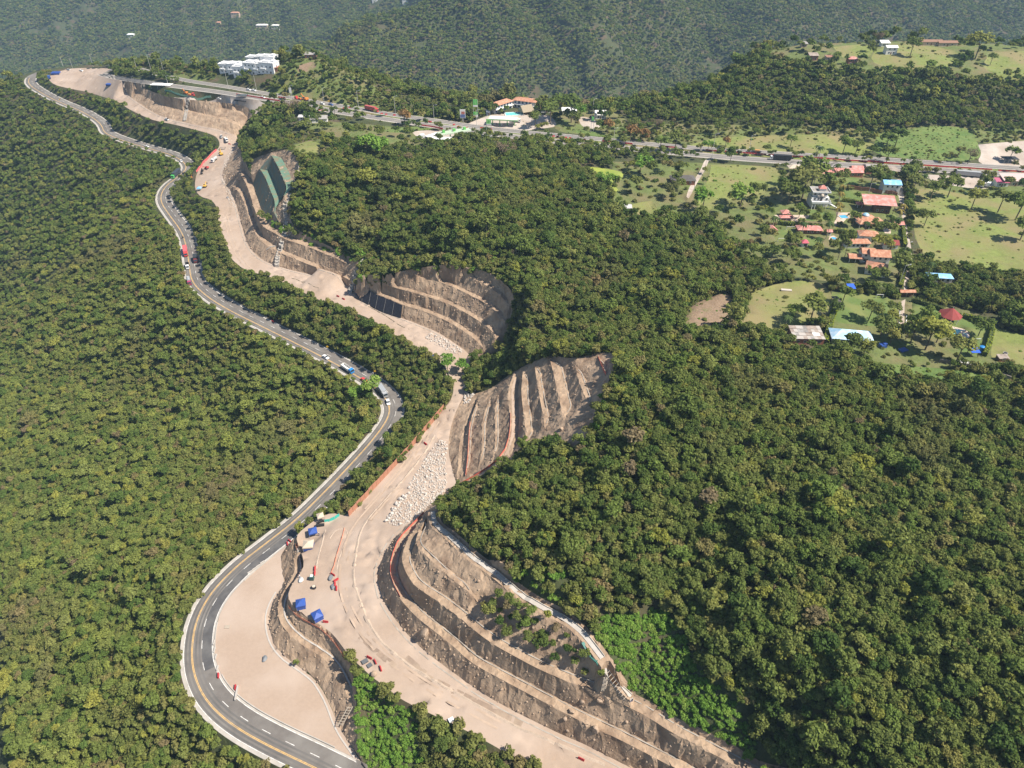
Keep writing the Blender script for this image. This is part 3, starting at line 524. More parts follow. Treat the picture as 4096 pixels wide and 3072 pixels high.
def mask(px, py, polys):
    m = np.zeros(len(px), bool)
    for p in polys: m |= inpoly(px, py, p)
    return m
def dist_line(P, L):
    d = np.full(len(P), 1e9)
    for k in range(0, len(L), 2): d = np.minimum(d, (P[:, 0] - L[k, 0]) ** 2 + (P[:, 1] - L[k, 1]) ** 2)
    return np.sqrt(d)
cand = np.vstack([grid(-430, 330, 40, 470, 2.75), grid(-600, 560, 470, 800, 3.4)])
ux = cand[:, 0] / (cand[:, 1] * CP + 190 * SP); cand = cand[abs(ux) < .86]
GZ = [ground(*c) for c in cand]; gz_ = np.array([g[0] for g in GZ]); gl = np.array([g[1] for g in GZ])
keep = (gl == 'ground') | (gl == 'open') | ((gl == 'cut') & mask(*project(np.column_stack([cand, gz_]))[:2], pONCUT))
for L, w in ((R1C, HW + 1.0), (r2l, 2.6), (NEC, 7.0), (FAC, 6.5)): keep &= dist_line(cand, L) > w
for x, y, r in EXC: keep &= (cand[:, 0] - x) ** 2 + (cand[:, 1] - y) ** 2 > r * r
cand, gz_ = cand[keep], gz_[keep]; n = len(cand)
P3 = np.column_stack([cand, gz_ - RNG.uniform(0, 1.6, len(cand))]); cpx, cpy, cdd = project(P3)
r1d = dist_line(cand, R1C); side = np.array([np.argmin((R1C[:, 0] - c[0]) ** 2 + (R1C[:, 1] - c[1]) ** 2) for c in cand])
tg = np.gradient(R1C[:, :2], axis=0)[side]; dv = cand - R1C[side, :2]; left = (tg[:, 0] * dv[:, 1] - tg[:, 1] * dv[:, 0]) > 0
inside_bend = mask(cpx, cpy, [PP([(1150,1420),(1480,1545),(1530,1640),(1480,1760),(1300,1940),(1000,2150),(900,1700)])]); left |= inside_bend
vine, scrub, opn = mask(cpx, cpy, pVINE), mask(cpx, cpy, pSCRUB), mask(cpx, cpy, pOPEN)
vis = (cpx > -260) & (cpx < 4360) & (cpy > -100) & (cpy < 3330)
rnd = RNG.random(n); clump = fbm(cand[:, 0], cand[:, 1], 30, 2)
between = (~left) & (cand[:, 0] < 40) & (r1d < 45)
scl = np.where(left, RNG.uniform(.38, .78, n), RNG.uniform(.42, .86, n)) * (1 + .18 * clump)
scl = np.where(between, scl * .78, scl)
big = rnd > .90; scl = np.where(big, scl * np.where(rnd > .985, 1.8, 1.4), scl)
scl = np.where((r1d < 13) & left, np.minimum(scl, .62), scl); scl = np.where((cdd > 380) & ~left & ~scrub, scl * 1.15, scl); scl = np.where(opn & (rnd > .945), RNG.uniform(.8, 1.6, n), scl)
rotz = RNG.uniform(0, 6.283, n)
rot = np.column_stack([RNG.normal(0, .06, n), RNG.normal(0, .06, n), rotz])
s3 = np.column_stack([scl * RNG.uniform(.88, 1.12, n), scl * RNG.uniform(.88, 1.12, n), scl * RNG.uniform(.85, 1.25, n)])
tree = vis & ~vine & ~(scrub & (rnd < .72)) & ~(opn & (rnd < .945))
app = np.where(tree & (cpx > 0) & (cpx < 4096) & (cpy > 30) & (cpy < 3072), scl / cdd, 0)
IND = np.argsort(-app)[:300]; isind = np.zeros(n, bool); isind[IND] = True

def thing(name, label, cat, loc=(0, 0, 0), rz=0, group=None):
    o = bpy.data.objects.new(name, None); o.empty_display_size = .2; COL.objects.link(o); o.location = loc; o.rotation_euler = (0, 0, rz)
    return props(o, label=label, category=cat, group=group)
def put(name, me, parent): o = bpy.data.objects.new(name, me); COL.objects.link(o); o.parent = parent; return o
SRC = {}
def tree_thing(name, label, cat, loc, crown, trunk, scale, rot=(0, 0, 0), group=None):
    t = thing(name, label, cat, loc, 0, group); t.rotation_euler = rot; t.scale = scale; c = put('crown', crown, t)
    if trunk is not None: put('trunk', trunk, t)
    SRC.setdefault(crown.name, c); return t
def colour_word(k): return ('broad', 'tall', 'spreading', 'narrow', 'many-lobed')[k]
# one individual of every crown shape first, so that every shape is a real plant of the scene
order = list(IND); kinds = np.arange(n) % 5
for i in order:
    k = int(kinds[i]); l = bool(left[i]); place = 'hillside below the old asphalt road' if l else ('strip between the old road and the dirt road' if between[i] else 'dense forest right of the terraced cuts')
    tree_thing('forest_tree', f'{colour_word(k)}-crowned {"light" if l else "dark"} green tree in the {place}', 'tree', P3[i], (CROWNL if l else CROWN)[k], TRUNK[k], s3[i], rot[i], f'{colour_word(k)}-crowned trees of the {place}')
for k in range(5):                                        # shapes not met among the nearest trees
    for lst, sel in ((CROWN, ~left), (CROWNL, left)):
        if lst[k].name not in SRC:
            i = np.where(tree & sel & ~isind & (cdd < 420))[0][k]; isind[i] = True
            tree_thing('forest_tree', f'{colour_word(k)}-crowned tree in the forest canopy', 'tree', P3[i], lst[k], TRUNK[k], s3[i], rot[i], 'trees of the middle forest')
def forest(name, label, sel, protos, cat=None):
    i = np.where(sel & ~isind)[0]
    if len(i): scatter(name, label, P3[i], s3[i], rot[i], RNG.integers(0, len(protos), len(i)), [SRC[m.name] for m in protos], cat=cat)
    print(name, len(i))
near_ = cdd < 560
forest('forest', 'dense light green forest on the hillside below the old asphalt road', tree & left & near_, CROWNL)
forest('forest', 'dense dark green forest right of the terraced cuts and round the houses', tree & ~left & near_, CROWN)
fi = np.where(tree & ~opn & ~near_ & ~isind & (cpx > 100) & (cpx < 4000) & (cpy > 60))[0]
for k in range(len(LOWM)):
    i = fi[(k * 397 + 11) % len(fi)]; isind[i] = True
    tree_thing('roadside_tree', f'{colour_word(k)}-crowned tree beyond the highway', 'tree', P3[i], LOWM[k], TRUNK[k], s3[i], rot[i], 'trees beyond the highway')
forest('woodland', 'woodland beyond the highway and on the far hill', tree & ~near_, LOWM)
def shrub_src(protos, sel, label, group):
    c = np.where(sel)[0]
    for k, m in enumerate(protos):
        i = c[(k * 211 + 40) % len(c)]; o = props(bpy.data.objects.new('shrub', m), label=label, category='shrub', group=group); COL.objects.link(o); o.location = P3[i]; o.rotation_euler = rot[i]; o.scale = s3[i]; SRC[m.name] = o; isind[i] = True
shrub_src(VINE, vis & vine, 'bright green bush in the creeper-covered bank beside the cut', 'bushes of the creeper-covered banks')
forest('undergrowth', 'bright green creepers and low bushes on the banks beside the cuts', vis & vine, VINE)
sc = vis & ((scrub & (rnd < .72)) | (opn & (rnd > .78) & (rnd < .90)))
shrub_src(SCRUB, sc, 'olive bush on the grassy slope beyond the highway', 'bushes on the grassy slopes')
forest('scrub', 'low olive scrub on the open slopes', sc, SCRUB)
# second, lower growth fills the gaps between the trees
c2 = np.vstack([grid(-430, 330, 40, 470, 3.4)]); ux = c2[:, 0] / (c2[:, 1] * CP + 190 * SP); c2 = c2[abs(ux) < .84]
G2_ = [ground(*c) for c in c2]; k2 = np.array([g[1] == 'ground' for g in G2_]) & (dist_line(c2, R1C) > HW + .9)
for x, y, r in EXC: k2 &= (c2[:, 0] - x) ** 2 + (c2[:, 1] - y) ** 2 > r * r
Q3 = np.column_stack([c2, [g[0] for g in G2_]])[k2]; qx, qy, qd = project(Q3); v2_ = (qx > -200) & (qx < 4300) & (qy < 3300) & ~mask(qx, qy, pOPEN) & ~mask(qx, qy, pVINE[:2]); Q3 = Q3[v2_]; m = len(Q3)
sq = RNG.uniform(.75, 1.35, m)[:, None] * np.array((1, 1, 1.1))
scatter('undergrowth', 'bushes and saplings filling the gaps between the forest trees', Q3, sq, np.column_stack([np.zeros((m, 2)), RNG.uniform(0, 6.28, m)]), RNG.integers(0, 3, m), [SRC[q.name] for q in (SCRUB[0], SCRUB[1], SCRUB[2])])
print('undergrowth', m)
# low weeds on pastures
pw = grid(-430, 560, 150, 800, 2.6); GW = [ground(*c) for c in pw]; lw = np.array([g[1] for g in GW]); q = RNG.random(len(pw)); cl = fbm(pw[:, 0], pw[:, 1], 14, 2)
kw = ((lw == 'field') & (q < .16 + .22 * cl)) | ((lw == 'meadow_low') & (q < .1)) | ((lw == 'lush') & (q < .5 + .4 * cl)) | ((lw == 'cleared') & (q < .16)) | ((lw == 'lot') & (q < .004))
for x, y, r in EXC: kw &= (pw[:, 0] - x) ** 2 + (pw[:, 1] - y) ** 2 > (r + .6) ** 2
W3 = np.column_stack([pw, [g[0] - .25 for g in GW]])[kw]; m = len(W3); sw = (RNG.uniform(.16, .42, m) * np.where(RNG.random(m) > .94, 2.0, 1))[:, None] * np.array((1, 1, .75))
scatter('weeds', 'weeds and tussocks dotted over the pastures', W3, sw, np.column_stack([np.zeros((m, 2)), RNG.uniform(0, 6.28, m)]), RNG.integers(0, 3, m), [SRC[q.name] for q in (SCRUB[0], SCRUB[1], VINE[1])])
print('weeds', m)
# the far mountains' forest
mg = grid(-1750, 1450, 1000, 2560, 6.4); um = mg[:, 0] / (mg[:, 1] * CP + 300 * SP); mg = mg[abs(um) < .80]; zz = mz(mg[:, 0], mg[:, 1]); mx_, my_, md_ = project(np.column_stack([mg, zz]))
thin = fbm(mg[:, 0], mg[:, 1], 70, 3) + .5 * RNG.random(len(mg)); ok = (my_ > -140) & (my_ < 620) & (mx_ > -250) & (mx_ < 4350) & (thin > -.62); mg, zz = mg[ok], zz[ok]; m = len(mg)
M3 = np.column_stack([mg, zz]); sm = RNG.uniform(.72, 1.35, m)[:, None] * np.column_stack([np.ones(m), np.ones(m), RNG.uniform(.9, 1.4, m)]); mr = np.column_stack([np.zeros((m, 2)), RNG.uniform(0, 6.28, m)])
pick = np.where((mx_[ok] > 300) & (mx_[ok] < 3800) & (my_[ok] > 20) & (my_[ok] < 190))[0]; rest = np.ones(m, bool)
for k in range(3):
    i = pick[(k * 1741 + 300) % len(pick)]; rest[i] = False; tree_thing('mountain_tree', f'{colour_word(k)}-crowned tree in the forest across the valley', 'tree', M3[i], LOW[k], None, sm[i], (0, 0, mr[i, 2]), 'trees across the valley')
scatter('mountain_forest', 'far forest covering the blue-green mountains across the valley', M3[rest], sm[rest], mr[rest], RNG.integers(0, 3, rest.sum()), [SRC[q.name] for q in LOW])
print('mountain', m)
# ------------------------------------------------------------------ object building kit
class MB:
    def __init__(s): s.v, s.f = [], []
    def add(s, vs, fs):
        i = len(s.v); s.v += [tuple(map(float, p)) for p in vs]; s.f += [tuple(i + k for k in f) for f in fs]; return s
    def box(s, cx, cy, cz, sx, sy, sz, rz=0, taper=1.0):
        c, n = math.cos(rz), math.sin(rz); vs = []
        for z, t in ((-.5, 1), (.5, taper)):
            for x, y in ((-.5, -.5), (.5, -.5), (.5, .5), (-.5, .5)): a, b = x * sx * t, y * sy * t; vs.append((cx + a * c - b * n, cy + a * n + b * c, cz + z * sz))
        return s.add(vs, [(3, 2, 1, 0), (4, 5, 6, 7), (0, 1, 5, 4), (1, 2, 6, 5), (2, 3, 7, 6), (3, 0, 4, 7)])
    def prism(s, prof, y0, y1, inset=0):                  # (x, z) outline pushed along y
        n = len(prof); vs = [(x, y0, z) for x, z in prof] + [(x, y1, z) for x, z in prof]
        return s.add(vs, [tuple(range(n)), tuple(range(2 * n - 1, n - 1, -1))] + [(k, k + n, (k + 1) % n + n, (k + 1) % n) for k in range(n)])
    def cyl(s, p, q, r0, r1=None, n=8):
        p, q = Vector(p), Vector(q); r1 = r0 if r1 is None else r1; d = (q - p).normalized(); t = d.orthogonal().normalized(); u = d.cross(t); vs = []
        for c, r in ((p, r0), (q, r1)):
            for k in range(n): a = 2 * math.pi * k / n; vs.append(c + r * (math.cos(a) * t + math.sin(a) * u))
        return s.add(vs, [tuple(range(n - 1, -1, -1)), tuple(range(n, 2 * n))] + [(k, (k + 1) % n, n + (k + 1) % n, n + k) for k in range(n)])
    def hip(s, x0, x1, y0, y1, z0_, z1, ridge=None, t=.15):
        w, d = x1 - x0, y1 - y0; ins = min(w, d) / 2 if ridge is None else ridge
        if w >= d: r = ((x0 + ins, (y0 + y1) / 2), (x1 - ins, (y0 + y1) / 2))
        else: r = (((x0 + x1) / 2, y0 + ins), ((x0 + x1) / 2, y1 - ins))
        vs = [(x0, y0, z0_ - t), (x1, y0, z0_ - t), (x1, y1, z0_ - t), (x0, y1, z0_ - t), (x0, y0, z0_), (x1, y0, z0_), (x1, y1, z0_), (x0, y1, z0_), (*r[0], z1), (*r[1], z1)]
        fs = [(3, 2, 1, 0), (0, 1, 5, 4), (1, 2, 6, 5), (2, 3, 7, 6), (3, 0, 4, 7)]
        fs += [(4, 5, 9, 8), (5, 6, 9), (6, 7, 8, 9), (7, 4, 8)] if w >= d else [(4, 5, 8), (5, 6, 9, 8), (6, 7, 9), (7, 4, 8, 9)]
        return s.add(vs, fs)
    def cone(s, cx, cy, z0_, z1, r, n=8, a0=0, r1=.02):
        b = [(cx + r * math.cos(a0 + 2 * math.pi * k / n), cy + r * math.sin(a0 + 2 * math.pi * k / n), z0_) for k in range(n)]
        return s.add(b + [(cx, cy, z1)], [tuple(range(n - 1, -1, -1))] + [(k, (k + 1) % n, n) for k in range(n)])
    def mesh(s, name, m, sm=False):
        me = bpy.data.meshes.new(name); me.from_pydata(s.v, [], s.f); me.materials.append(m)
        if sm: me.polygons.foreach_set('use_smooth', np.ones(len(me.polygons), bool))
        me.update(); return me
def part(parent, name, mb, m, label=None, sm=False):
    o = bpy.data.objects.new(name, mb.mesh(name, m, sm)); COL.objects.link(o); o.parent = parent
    return props(o, label=label)
def solo(name, label, cat, mb, m, loc=(0, 0, 0), rz=0, group=None):
    o = bpy.data.objects.new(name, mb.mesh(name, m)); COL.objects.link(o); o.location = loc; o.rotation_euler = (0, 0, rz); return props(o, label=label, category=cat, group=group)
def copy_tree(o, parent=None):
    c = o.copy(); COL.objects.link(c)
    if parent is not None: c.parent = parent
    for ch in o.children: copy_tree(ch, c)
    return c
def P_(name, c, rough=.6, var=.05, metal=0, spec=.4): return mat(name, c, rough, var, 2.5, metal=metal, spec=spec)
RED, ORANGE, YEL = P_('red_plastic', (.42,.035,.04)), P_('orange_paint', (.62,.20,.04)), P_('yellow_paint', (.68,.40,.05))
WHITE, OFFW, GREYM, DARK = P_('white_paint', (.78,.77,.75)), P_('off_white_wall', (.70,.68,.63), .9, .07), P_('grey_metal', (.42,.42,.42), .5), P_('dark_metal', (.035,.035,.04), .6)
BLACK, GLASS = P_('black_rubber', (.02,.02,.022), .8), P_('dark_glass', (.03,.04,.05), .08, .02, spec=.8)
GREEN, TEAL, BLUE = P_('green_paint', (.13,.45,.10)), P_('turquoise_netting', (.06,.48,.40), .8), P_('blue_tarpaulin', (.035,.085,.32), .45)
SKYB = mat('blue_roof_sheet', (.20,.45,.72), .5, .06, 1.2, c2=(.42,.62,.78), c2scale=.35)
PALEB = mat('pale_blue_roof_sheet', (.36,.58,.76), .5, .07, 1.0, c2=(.58,.72,.82), c2scale=.3)
TERRA = mat('terracotta_tiles', (.42,.19,.115), .9, .16, 2.2, .05, 6, c2=(.50,.29,.19), c2scale=.7)
PINKR = mat('faded_red_roof', (.50,.20,.165), .8, .10, 1.0, c2=(.58,.33,.29), c2scale=.45)
DKRED = mat('dark_red_shingles', (.26,.055,.05), .9, .12, 3)
GREYR = mat('grey_sheet_roof', (.33,.31,.29), .8, .15, 1.3, c2=(.22,.20,.18), c2scale=.4)
RUSTR = mat('weathered_sheet_roof', (.34,.28,.235), .85, .16, 1.0, c2=(.23,.18,.15), c2scale=.35)
THATCH = mat('palm_thatch', (.33,.27,.19), .95, .15, 3); BRICK = mat('red_brick_wall', (.33,.15,.10), .95, .12, 4); WOODM = mat('brown_timber', (.16,.085,.045), .8, .2, 3)
POOLW = P_('pool_water', (.16,.60,.58), .08, .06, spec=.7); POOLB = P_('blue_pool_water', (.08,.36,.58), .08, .06, spec=.7); BEIGE = P_('beige_canvas', (.52,.43,.33), .85, .08)
HOARD = mat('orange_hoarding', (.40,.19,.12), .85, .12, .8); DKBLUE = P_('blue_car_paint', (.04,.09,.28), .25); SILVER = P_('silver_paint', (.5,.51,.52), .3, metal=.4)
REDT = P_('red_truck_paint', (.55,.06,.055), .45); PINKT = P_('faded_red_tarpaulin', (.62,.11,.12), .8); BRBLUE = P_('bright_blue_paint', (.03,.22,.55), .35); LGREEN = P_('light_green_paint', (.10,.50,.13), .4)
MEMB = mat('black_geomembrane', (.022,.022,.030), .55, .2, .6); NETG = mat('green_erosion_net', (.115,.145,.12), .95, .25, .9, c2=(.17,.14,.09), c2scale=.3, world=True); NETB = mat('green_net_bench', (.12,.21,.15), .95, .2, .8, c2=(.19,.18,.11), c2scale=.3, world=True)
ROCKW = mat('pale_rock', (.50,.45,.40), .95, .16, 1.3); ROCKB = mat('brown_rock', (.36,.265,.19), .95, .2, 1.3); BERM = mat('loose_dirt_berm', (.42,.33,.255), .95, .15, 1.2, .1, 2, world=True)
TRACK = mat('compacted_dirt', (.43,.325,.245), .95, .08, .8, c2=(.37,.275,.205), c2scale=.12, world=True); DAMP = mat('damp_dirt', (.27,.20,.15), .95, .12, .8, c2=(.33,.25,.185), c2scale=.2, world=True)

def ribbon(name, P, a, b, dz, m, kind='structure', thick=0, parent=None, label=None):
    """strip between two sideways offsets of a line; with thick it is a raised kerb-like bar"""
    A, B = offset(P, a), offset(P, b); n = len(P)
    if thick == 0:
        vs = [(x, y, z + dz) for x, y, z in A] + [(x, y, z + dz) for x, y, z in B]; fs = [(k, k + 1, n + k + 1, n + k) for k in range(n - 1)]
    else:
        vs = [(*p[:2], p[2] + h) for h in (dz, dz + thick) for p in np.vstack([A, B])]; fs = []
        for k in range(n - 1): fs += [(2*n+k, 2*n+k+1, 3*n+k+1, 3*n+k), (k, k+1, 2*n+k+1, 2*n+k), (n+k, 3*n+k, 3*n+k+1, n+k+1)]
        fs += [(0, 2*n, 3*n, n), (n-1, 2*n-1, 4*n-1, 3*n-1)]
    return props(meshobj(name, vs, fs, m, parent), kind=kind, label=label)
def drape(P, dz=0): return np.array([(x, y, ground(x, y)[0] + dz) for x, y, *_ in P])
def pline(pts, step=2, it=2):                              # photo line laid on the ground
    return drape(smooth([tuple(hit(*p)) for p in pts], step, it))
def bounds(P, py0, py1):
    _, py, _ = project(P); return P[(py <= py0) & (py >= py1)]

# ------------------------------------------------------------------ road surfaces and paint
main = R1C[: int(len(R1C) * .985)]
ribbon('road_shoulder', main, 5.66, 4.55, .012, CONC); ribbon('road_edge', main, -5.0, -5.62, .012, CONC)
ribbon('white_edge_line', main, 4.5, 4.3, .02, WHITEP); ribbon('white_edge_line', main, -4.82, -5.0, .02, WHITEP)
ribbon('yellow_centre_line', main, 1.95, 1.77, .02, YELP); ribbon('yellow_centre_line', main, 1.6, 1.42, .02, YELP)
for o_ in (3.7, 2.5, .45, -.75): ribbon('tyre_wear', main, o_ + .3, o_ - .3, .006, mat('tyre_worn_asphalt', (.115,.108,.10), .85, .18, .25, c2=(.155,.142,.13), c2scale=.05, world=True))
ribbon('resurfaced_lane', bounds(main, 2700, 2085), -1.5, -4.75, .010, DARKA)
vs_, fs_ = [], []; L = arclen(main); A_, B_ = offset(main, -1.42), offset(main, -1.6)
for s in np.arange(5, L[-1] - 8, 9.2):
    q = np.linspace(s, s + 3.4, 4); i = len(vs_)
    for T_ in (A_, B_): vs_ += [(np.interp(t, L, T_[:, 0]), np.interp(t, L, T_[:, 1]), np.interp(t, L, T_[:, 2]) + .02) for t in q]
    fs_ += [(i + k, i + k + 1, i + 5 + k, i + 4 + k) for k in range(3)]
props(meshobj('lane_dashes', vs_, fs_, WHITEP), kind='structure')
# kerb walls beside the old road
for a_, b_ in ((2640, 2480), (2300, 2180), (3072, 2720)):
    q = bounds(main, a_, b_)
    if len(q) > 3: ribbon('concrete_kerb', q, -5.75, -6.05, -.1, CONC, thick=.45)
q = bounds(R1C[R1C[:, 1] > 330], 1290, 700); ribbon('concrete_kerb', q, -5.75, -6.1, -.1, CONC, thick=.5)
for P, hw in ((NEC, 4.9), (FAC, 4.0)):
    ribbon('highway_edge_line', P, hw - .5, hw - .65, .02, WHITEP); ribbon('highway_edge_line', P, -hw + .65, -hw + .5, .02, WHITEP); ribbon('highway_shoulder', P, -hw + .5, -hw + .05, .012, CONC)
    ribbon('tyre_wear', P, 2.4, .6, .008, mat('dark_highway_lane', (.17,.16,.15), .9, .1, .3, world=True)); ribbon('tyre_wear', P, -.6, -2.4, .008, MATS['dark_highway_lane'])
# grass strip between the carriageways, where they run side by side
# haul road: berms, tracks, damp patches, toe drains
def z21(*p): return [(1024 + x * .4629, 1536 + y * .4629) for x, y in p]
def z31(*p): return [(1024 + x * .4629, 2304 + y * .4629) for x, y in p]
DRAINC = mat('weathered_drain_concrete', (.36,.325,.28), .95, .12, .8, c2=(.28,.24,.20), c2scale=.3, world=True)
berm = z21((1540,440),(1450,610),(1250,850),(1090,1030),(980,1150),(920,1240),(880,1350),(850,1550)) + z31((845,60),(870,130),(930,320),(1010,470),(1100,590),(1250,720),(1400,820),(1550,910),(1800,1050),(2212,1290)) + [(2200,2960),(2420,3060)]
def windrow(pts, w=1.3, h=.22, m=BERM, name='dirt_windrow'):
    P = pline(pts, 1.2); n = len(P); L_, R_ = offset(P, w / 2), offset(P, -w / 2); k = h * (1 + .45 * fbm(P[:, 0], P[:, 1], 2.5)); C_ = offset(P, .18 * fbm(P[:, 0], P[:, 1], 3)); C_[:, 2] += k
    L_[:, 2] -= .06; R_[:, 2] -= .06
    return props(meshobj(name, np.vstack([L_, C_, R_]), [(r * n + i, r * n + i + 1, (r + 1) * n + i + 1, (r + 1) * n + i) for r in (0, 1) for i in range(n - 1)], m), kind='structure')
windrow(berm); windrow([(1318,2155),(1340,2120),(1375,2113),(1395,2130),(1365,2210),(1345,2280)], .9, .15)
windrow(z21((600,1260),(585,1340),(545,1450),(520,1600)) , 1.0, .18)
for o_, w_, pts in ((0, 1.5, z21((1600,330),(1400,600),(1200,850),(1020,1050),(900,1180),(820,1300),(770,1500)) + z31((740,0),(760,180),(840,360),(960,540),(1150,720),(1400,900),(1700,1080),(2100,1290))),
        (0, 1.2, z21((1560,460),(1440,660),(1290,850),(1130,1040),(1010,1180))), (0, 1.1, z21((1500,430),(1330,650),(1130,900),(960,1090))), (0, 1.4, [(1620,1392),(1500,1330),(1380,1262),(1250,1208),(1120,1140),(1020,1100),(960,1040),(925,960),(900,860)])):
    P = pline(pts, 2.5)
    for s_ in (-1, 1): ribbon('wheel_track', P, s_ * 1.1 + .35, s_ * 1.1 - .35, .035, TRACK)
for pts in (z31((1300,700),(1500,880),(1750,1010),(2000,1130),(2300,1280)), z31((900,520),(1050,660),(1200,780)), [(905,735),(920,790),(925,830),(915,870)], z21((1150,960),(1060,1090),(980,1180))):
    ribbon('damp_track', pline(pts, 2), .9, -.9, .028, DAMP)
for k in ('A', 'C', 'N', 'D'):
    P = offset(toes[k], -1.3 if True else 0)[3:-3]; side_ = 1 if k == 'A' else 1
    q = drape(offset(toes[k], 1.4 * (1 if k == 'A' else 1))[3:-3]); ins = inpoly(q[:, 0], q[:, 1], dirtR2)
    if ins.mean() < .6: q = drape(offset(toes[k], -1.4)[3:-3])
    ribbon('toe_drain', q, .2, -.2, -.03, DRAINC, thick=.1)
for k in ('A1', 'A2', 'A3', 'B1', 'B2', 'B3', 'B5', 'B6', 'B7', 'B8', 'B9'):
    q = offset(BEN[k][1], -.55)[2:-2]; ribbon('bench_drain', q, .16, -.16, .02, DRAINC, thick=.1)
q = drape(offset(BEN['AP'][0], 1.8)); ribbon('channel_path', q, .75, -.75, .0, mat('pale_concrete', (.42,.385,.345), .9, .1, .6, world=True), thick=.14)
ribbon('channel_wall', q, 1.0, .8, 0, CONC, thick=.5)
q = drape(offset(BEN['B4'][0], 1.9)); ribbon('bench_path', q[3:], .7, -.7, 0, TRACK, thick=.08)
ribbon('crest_channel', pline([(1060+5,1000),(1290,868),(1360,925),(1400,970),(1440,995),(1482,1008)], 3), .45, -.45, .1, CONC, thick=.25)
ribbon('crest_channel', pline([(1530,1028),(1640,1030),(1760,1024),(1880,1026),(1980,1034),(2040,1075),(2075,1110)], 3), .4, -.4, .3, CONC, thick=.25)
q = drape(offset(BEN['W1'][0], 2.2)); ribbon('bench_drain', q[4:-3], .25, -.25, .02, MATS['pale_concrete'], thick=.16)
q = drape(offset(LN['WT'], -1.2)); ribbon('toe_drain', q[10:-2], .25, -.25, -.02, MATS['pale_concrete'], thick=.16)

# ------------------------------------------------------------------ rocks
def rock_mesh(seed, m, sub=2):
    bm = bmesh.new(); bmesh.ops.create_icosphere(bm, subdivisions=sub, radius=.5); r = np.random.default_rng(seed)
    pl = [(Vector(r.normal(size=3)).normalized(), r.uniform(.30, .46)) for _ in range(7)]
    for v in bm.verts:
        for nn, d in pl:
            e = v.co.dot(nn) - d
            if e > 0: v.co -= nn * e
        v.co *= 1 + r.uniform(-.05, .05)
    me = bpy.data.meshes.new('boulder'); bm.to_mesh(me); bm.free(); me.materials.append(m); return me
RKW, RKB = [rock_mesh(i, ROCKW) for i in range(4)], [rock_mesh(10 + i, ROCKB) for i in range(4)]
def boulder(px, py, s, me, label, group=None):
    h = hit(px, py); o = props(bpy.data.objects.new('boulder', me), label=label, category='boulder', group=group); COL.objects.link(o); o.location = h + Vector((0, 0, s * .25)); o.scale = (s * RNG.uniform(.9, 1.3), s, s * RNG.uniform(.7, .95)); o.rotation_euler = tuple(RNG.uniform(0, 6, 3)); return o
bw = [boulder(x, y, s, RKW[i % 4], 'pale boulder lined up along the edge of the white rock pile', 'boulders along the edge of the rock pile') for i, (x, y, s) in enumerate(
    [(a[0], a[1], RNG.uniform(1.0, 1.9)) for a in z21((1130,1185),(1150,1170),(1160,1140),(1185,1100),(1180,1080),(1200,1085),(1210,1045),(1215,1025),(1240,1030),(1245,1000),(1265,1000),(1290,985),(1300,965),(1320,950),(1275,975),(1225,1050),(1140,1160),(1175,1125))])]
bb = [boulder(x, y, s, RKB[i % 4], lb) for i, (x, y, s, lb) in enumerate([(1701,2536,3.4,'large pale boulder sticking out of the lowest cut face'), (2380,2922,2.6,'brown boulder casting a shadow on the lower cut face'), (2402,2808,2.4,'brown boulder on the upper cut face below the timber stairs'),
    (2286,2850,1.8,'brown boulder beside the lower bench of the near cut'), (1497,2700,2.2,'pale boulder at the dirt road edge above the creeper bank'), (2244,1720,2.2,'flat pale boulder on the triangular fill of the fan cut'), (2330,2810,1.6,'brown boulder low in the near cut face'), (2260,2878,1.5,'small brown boulder on the lowest cut face')])]
for k, m in enumerate(RKW): SRC['rw%d' % k] = bw[k]
for k in range(4): SRC['rb%d' % k] = bb[k]
def rockfield(name, label, polys, step, lo, hi, src, lift=.2, onlycut=False, dens=1.0, steep=None):
    pts = []
    for poly in polys:
        Wp = np.array([tuple(hit(*p)) for p in poly]) if len(poly[0]) == 2 else poly
        g = grid(Wp[:, 0].min(), Wp[:, 0].max(), Wp[:, 1].min(), Wp[:, 1].max(), step); g = g[inpoly(g[:, 0], g[:, 1], Wp)]
        for a, b in g:
            if RNG.random() > dens: continue
            z, l, nn = ground(a, b)
            if steep is not None and abs(nn.z) > steep: continue
            pts.append((a, b, z))
    pts = np.array(pts); m = len(pts); s = RNG.uniform(lo, hi, m) * np.where(RNG.random(m) > .93, 1.7, 1); pts[:, 2] += s * lift
    scatter(name, label, pts, s[:, None] * RNG.uniform(.75, 1.25, (m, 3)), RNG.uniform(0, 6.28, (m, 3)), RNG.integers(0, 4, m), [SRC[src + str(k)] for k in range(4)]); print(name, m)
rockfield('rock_pile', 'heap of broken white rock spread beside the haul road', [z21((1560,505),(1610,488),(1648,500),(1650,620),(1640,760),(1650,860),(1630,930),(1560,1000),(1480,1070),(1380,1160),(1220,1232),(1170,1215),(1112,1190),(1150,1120),(1220,1030),(1330,930),(1310,870),(1390,760),(1470,640))], .66, .28, .8, 'rw', dens=.85)
rockfield('rock_pile', 'pale rubble spread at the foot of the middle cut', [[(1024 + x * .4629, 768 + y * .4629) for x, y in ((1450,1245),(1520,1218),(1600,1250),(1700,1310),(1790,1370),(1770,1410),(1690,1385),(1600,1340),(1500,1290))]], .85, .35, .95, 'rw', dens=.85)
rockfield('rock_rubble', 'grey rubble choking the stream bed between the cuts', [[(1852,1500),(1880,1470),(1905,1500),(1890,1540),(1905,1570),(1875,1610),(1852,1625),(1858,1570)]], .9, .4, 1.2, 'rw', dens=.8)
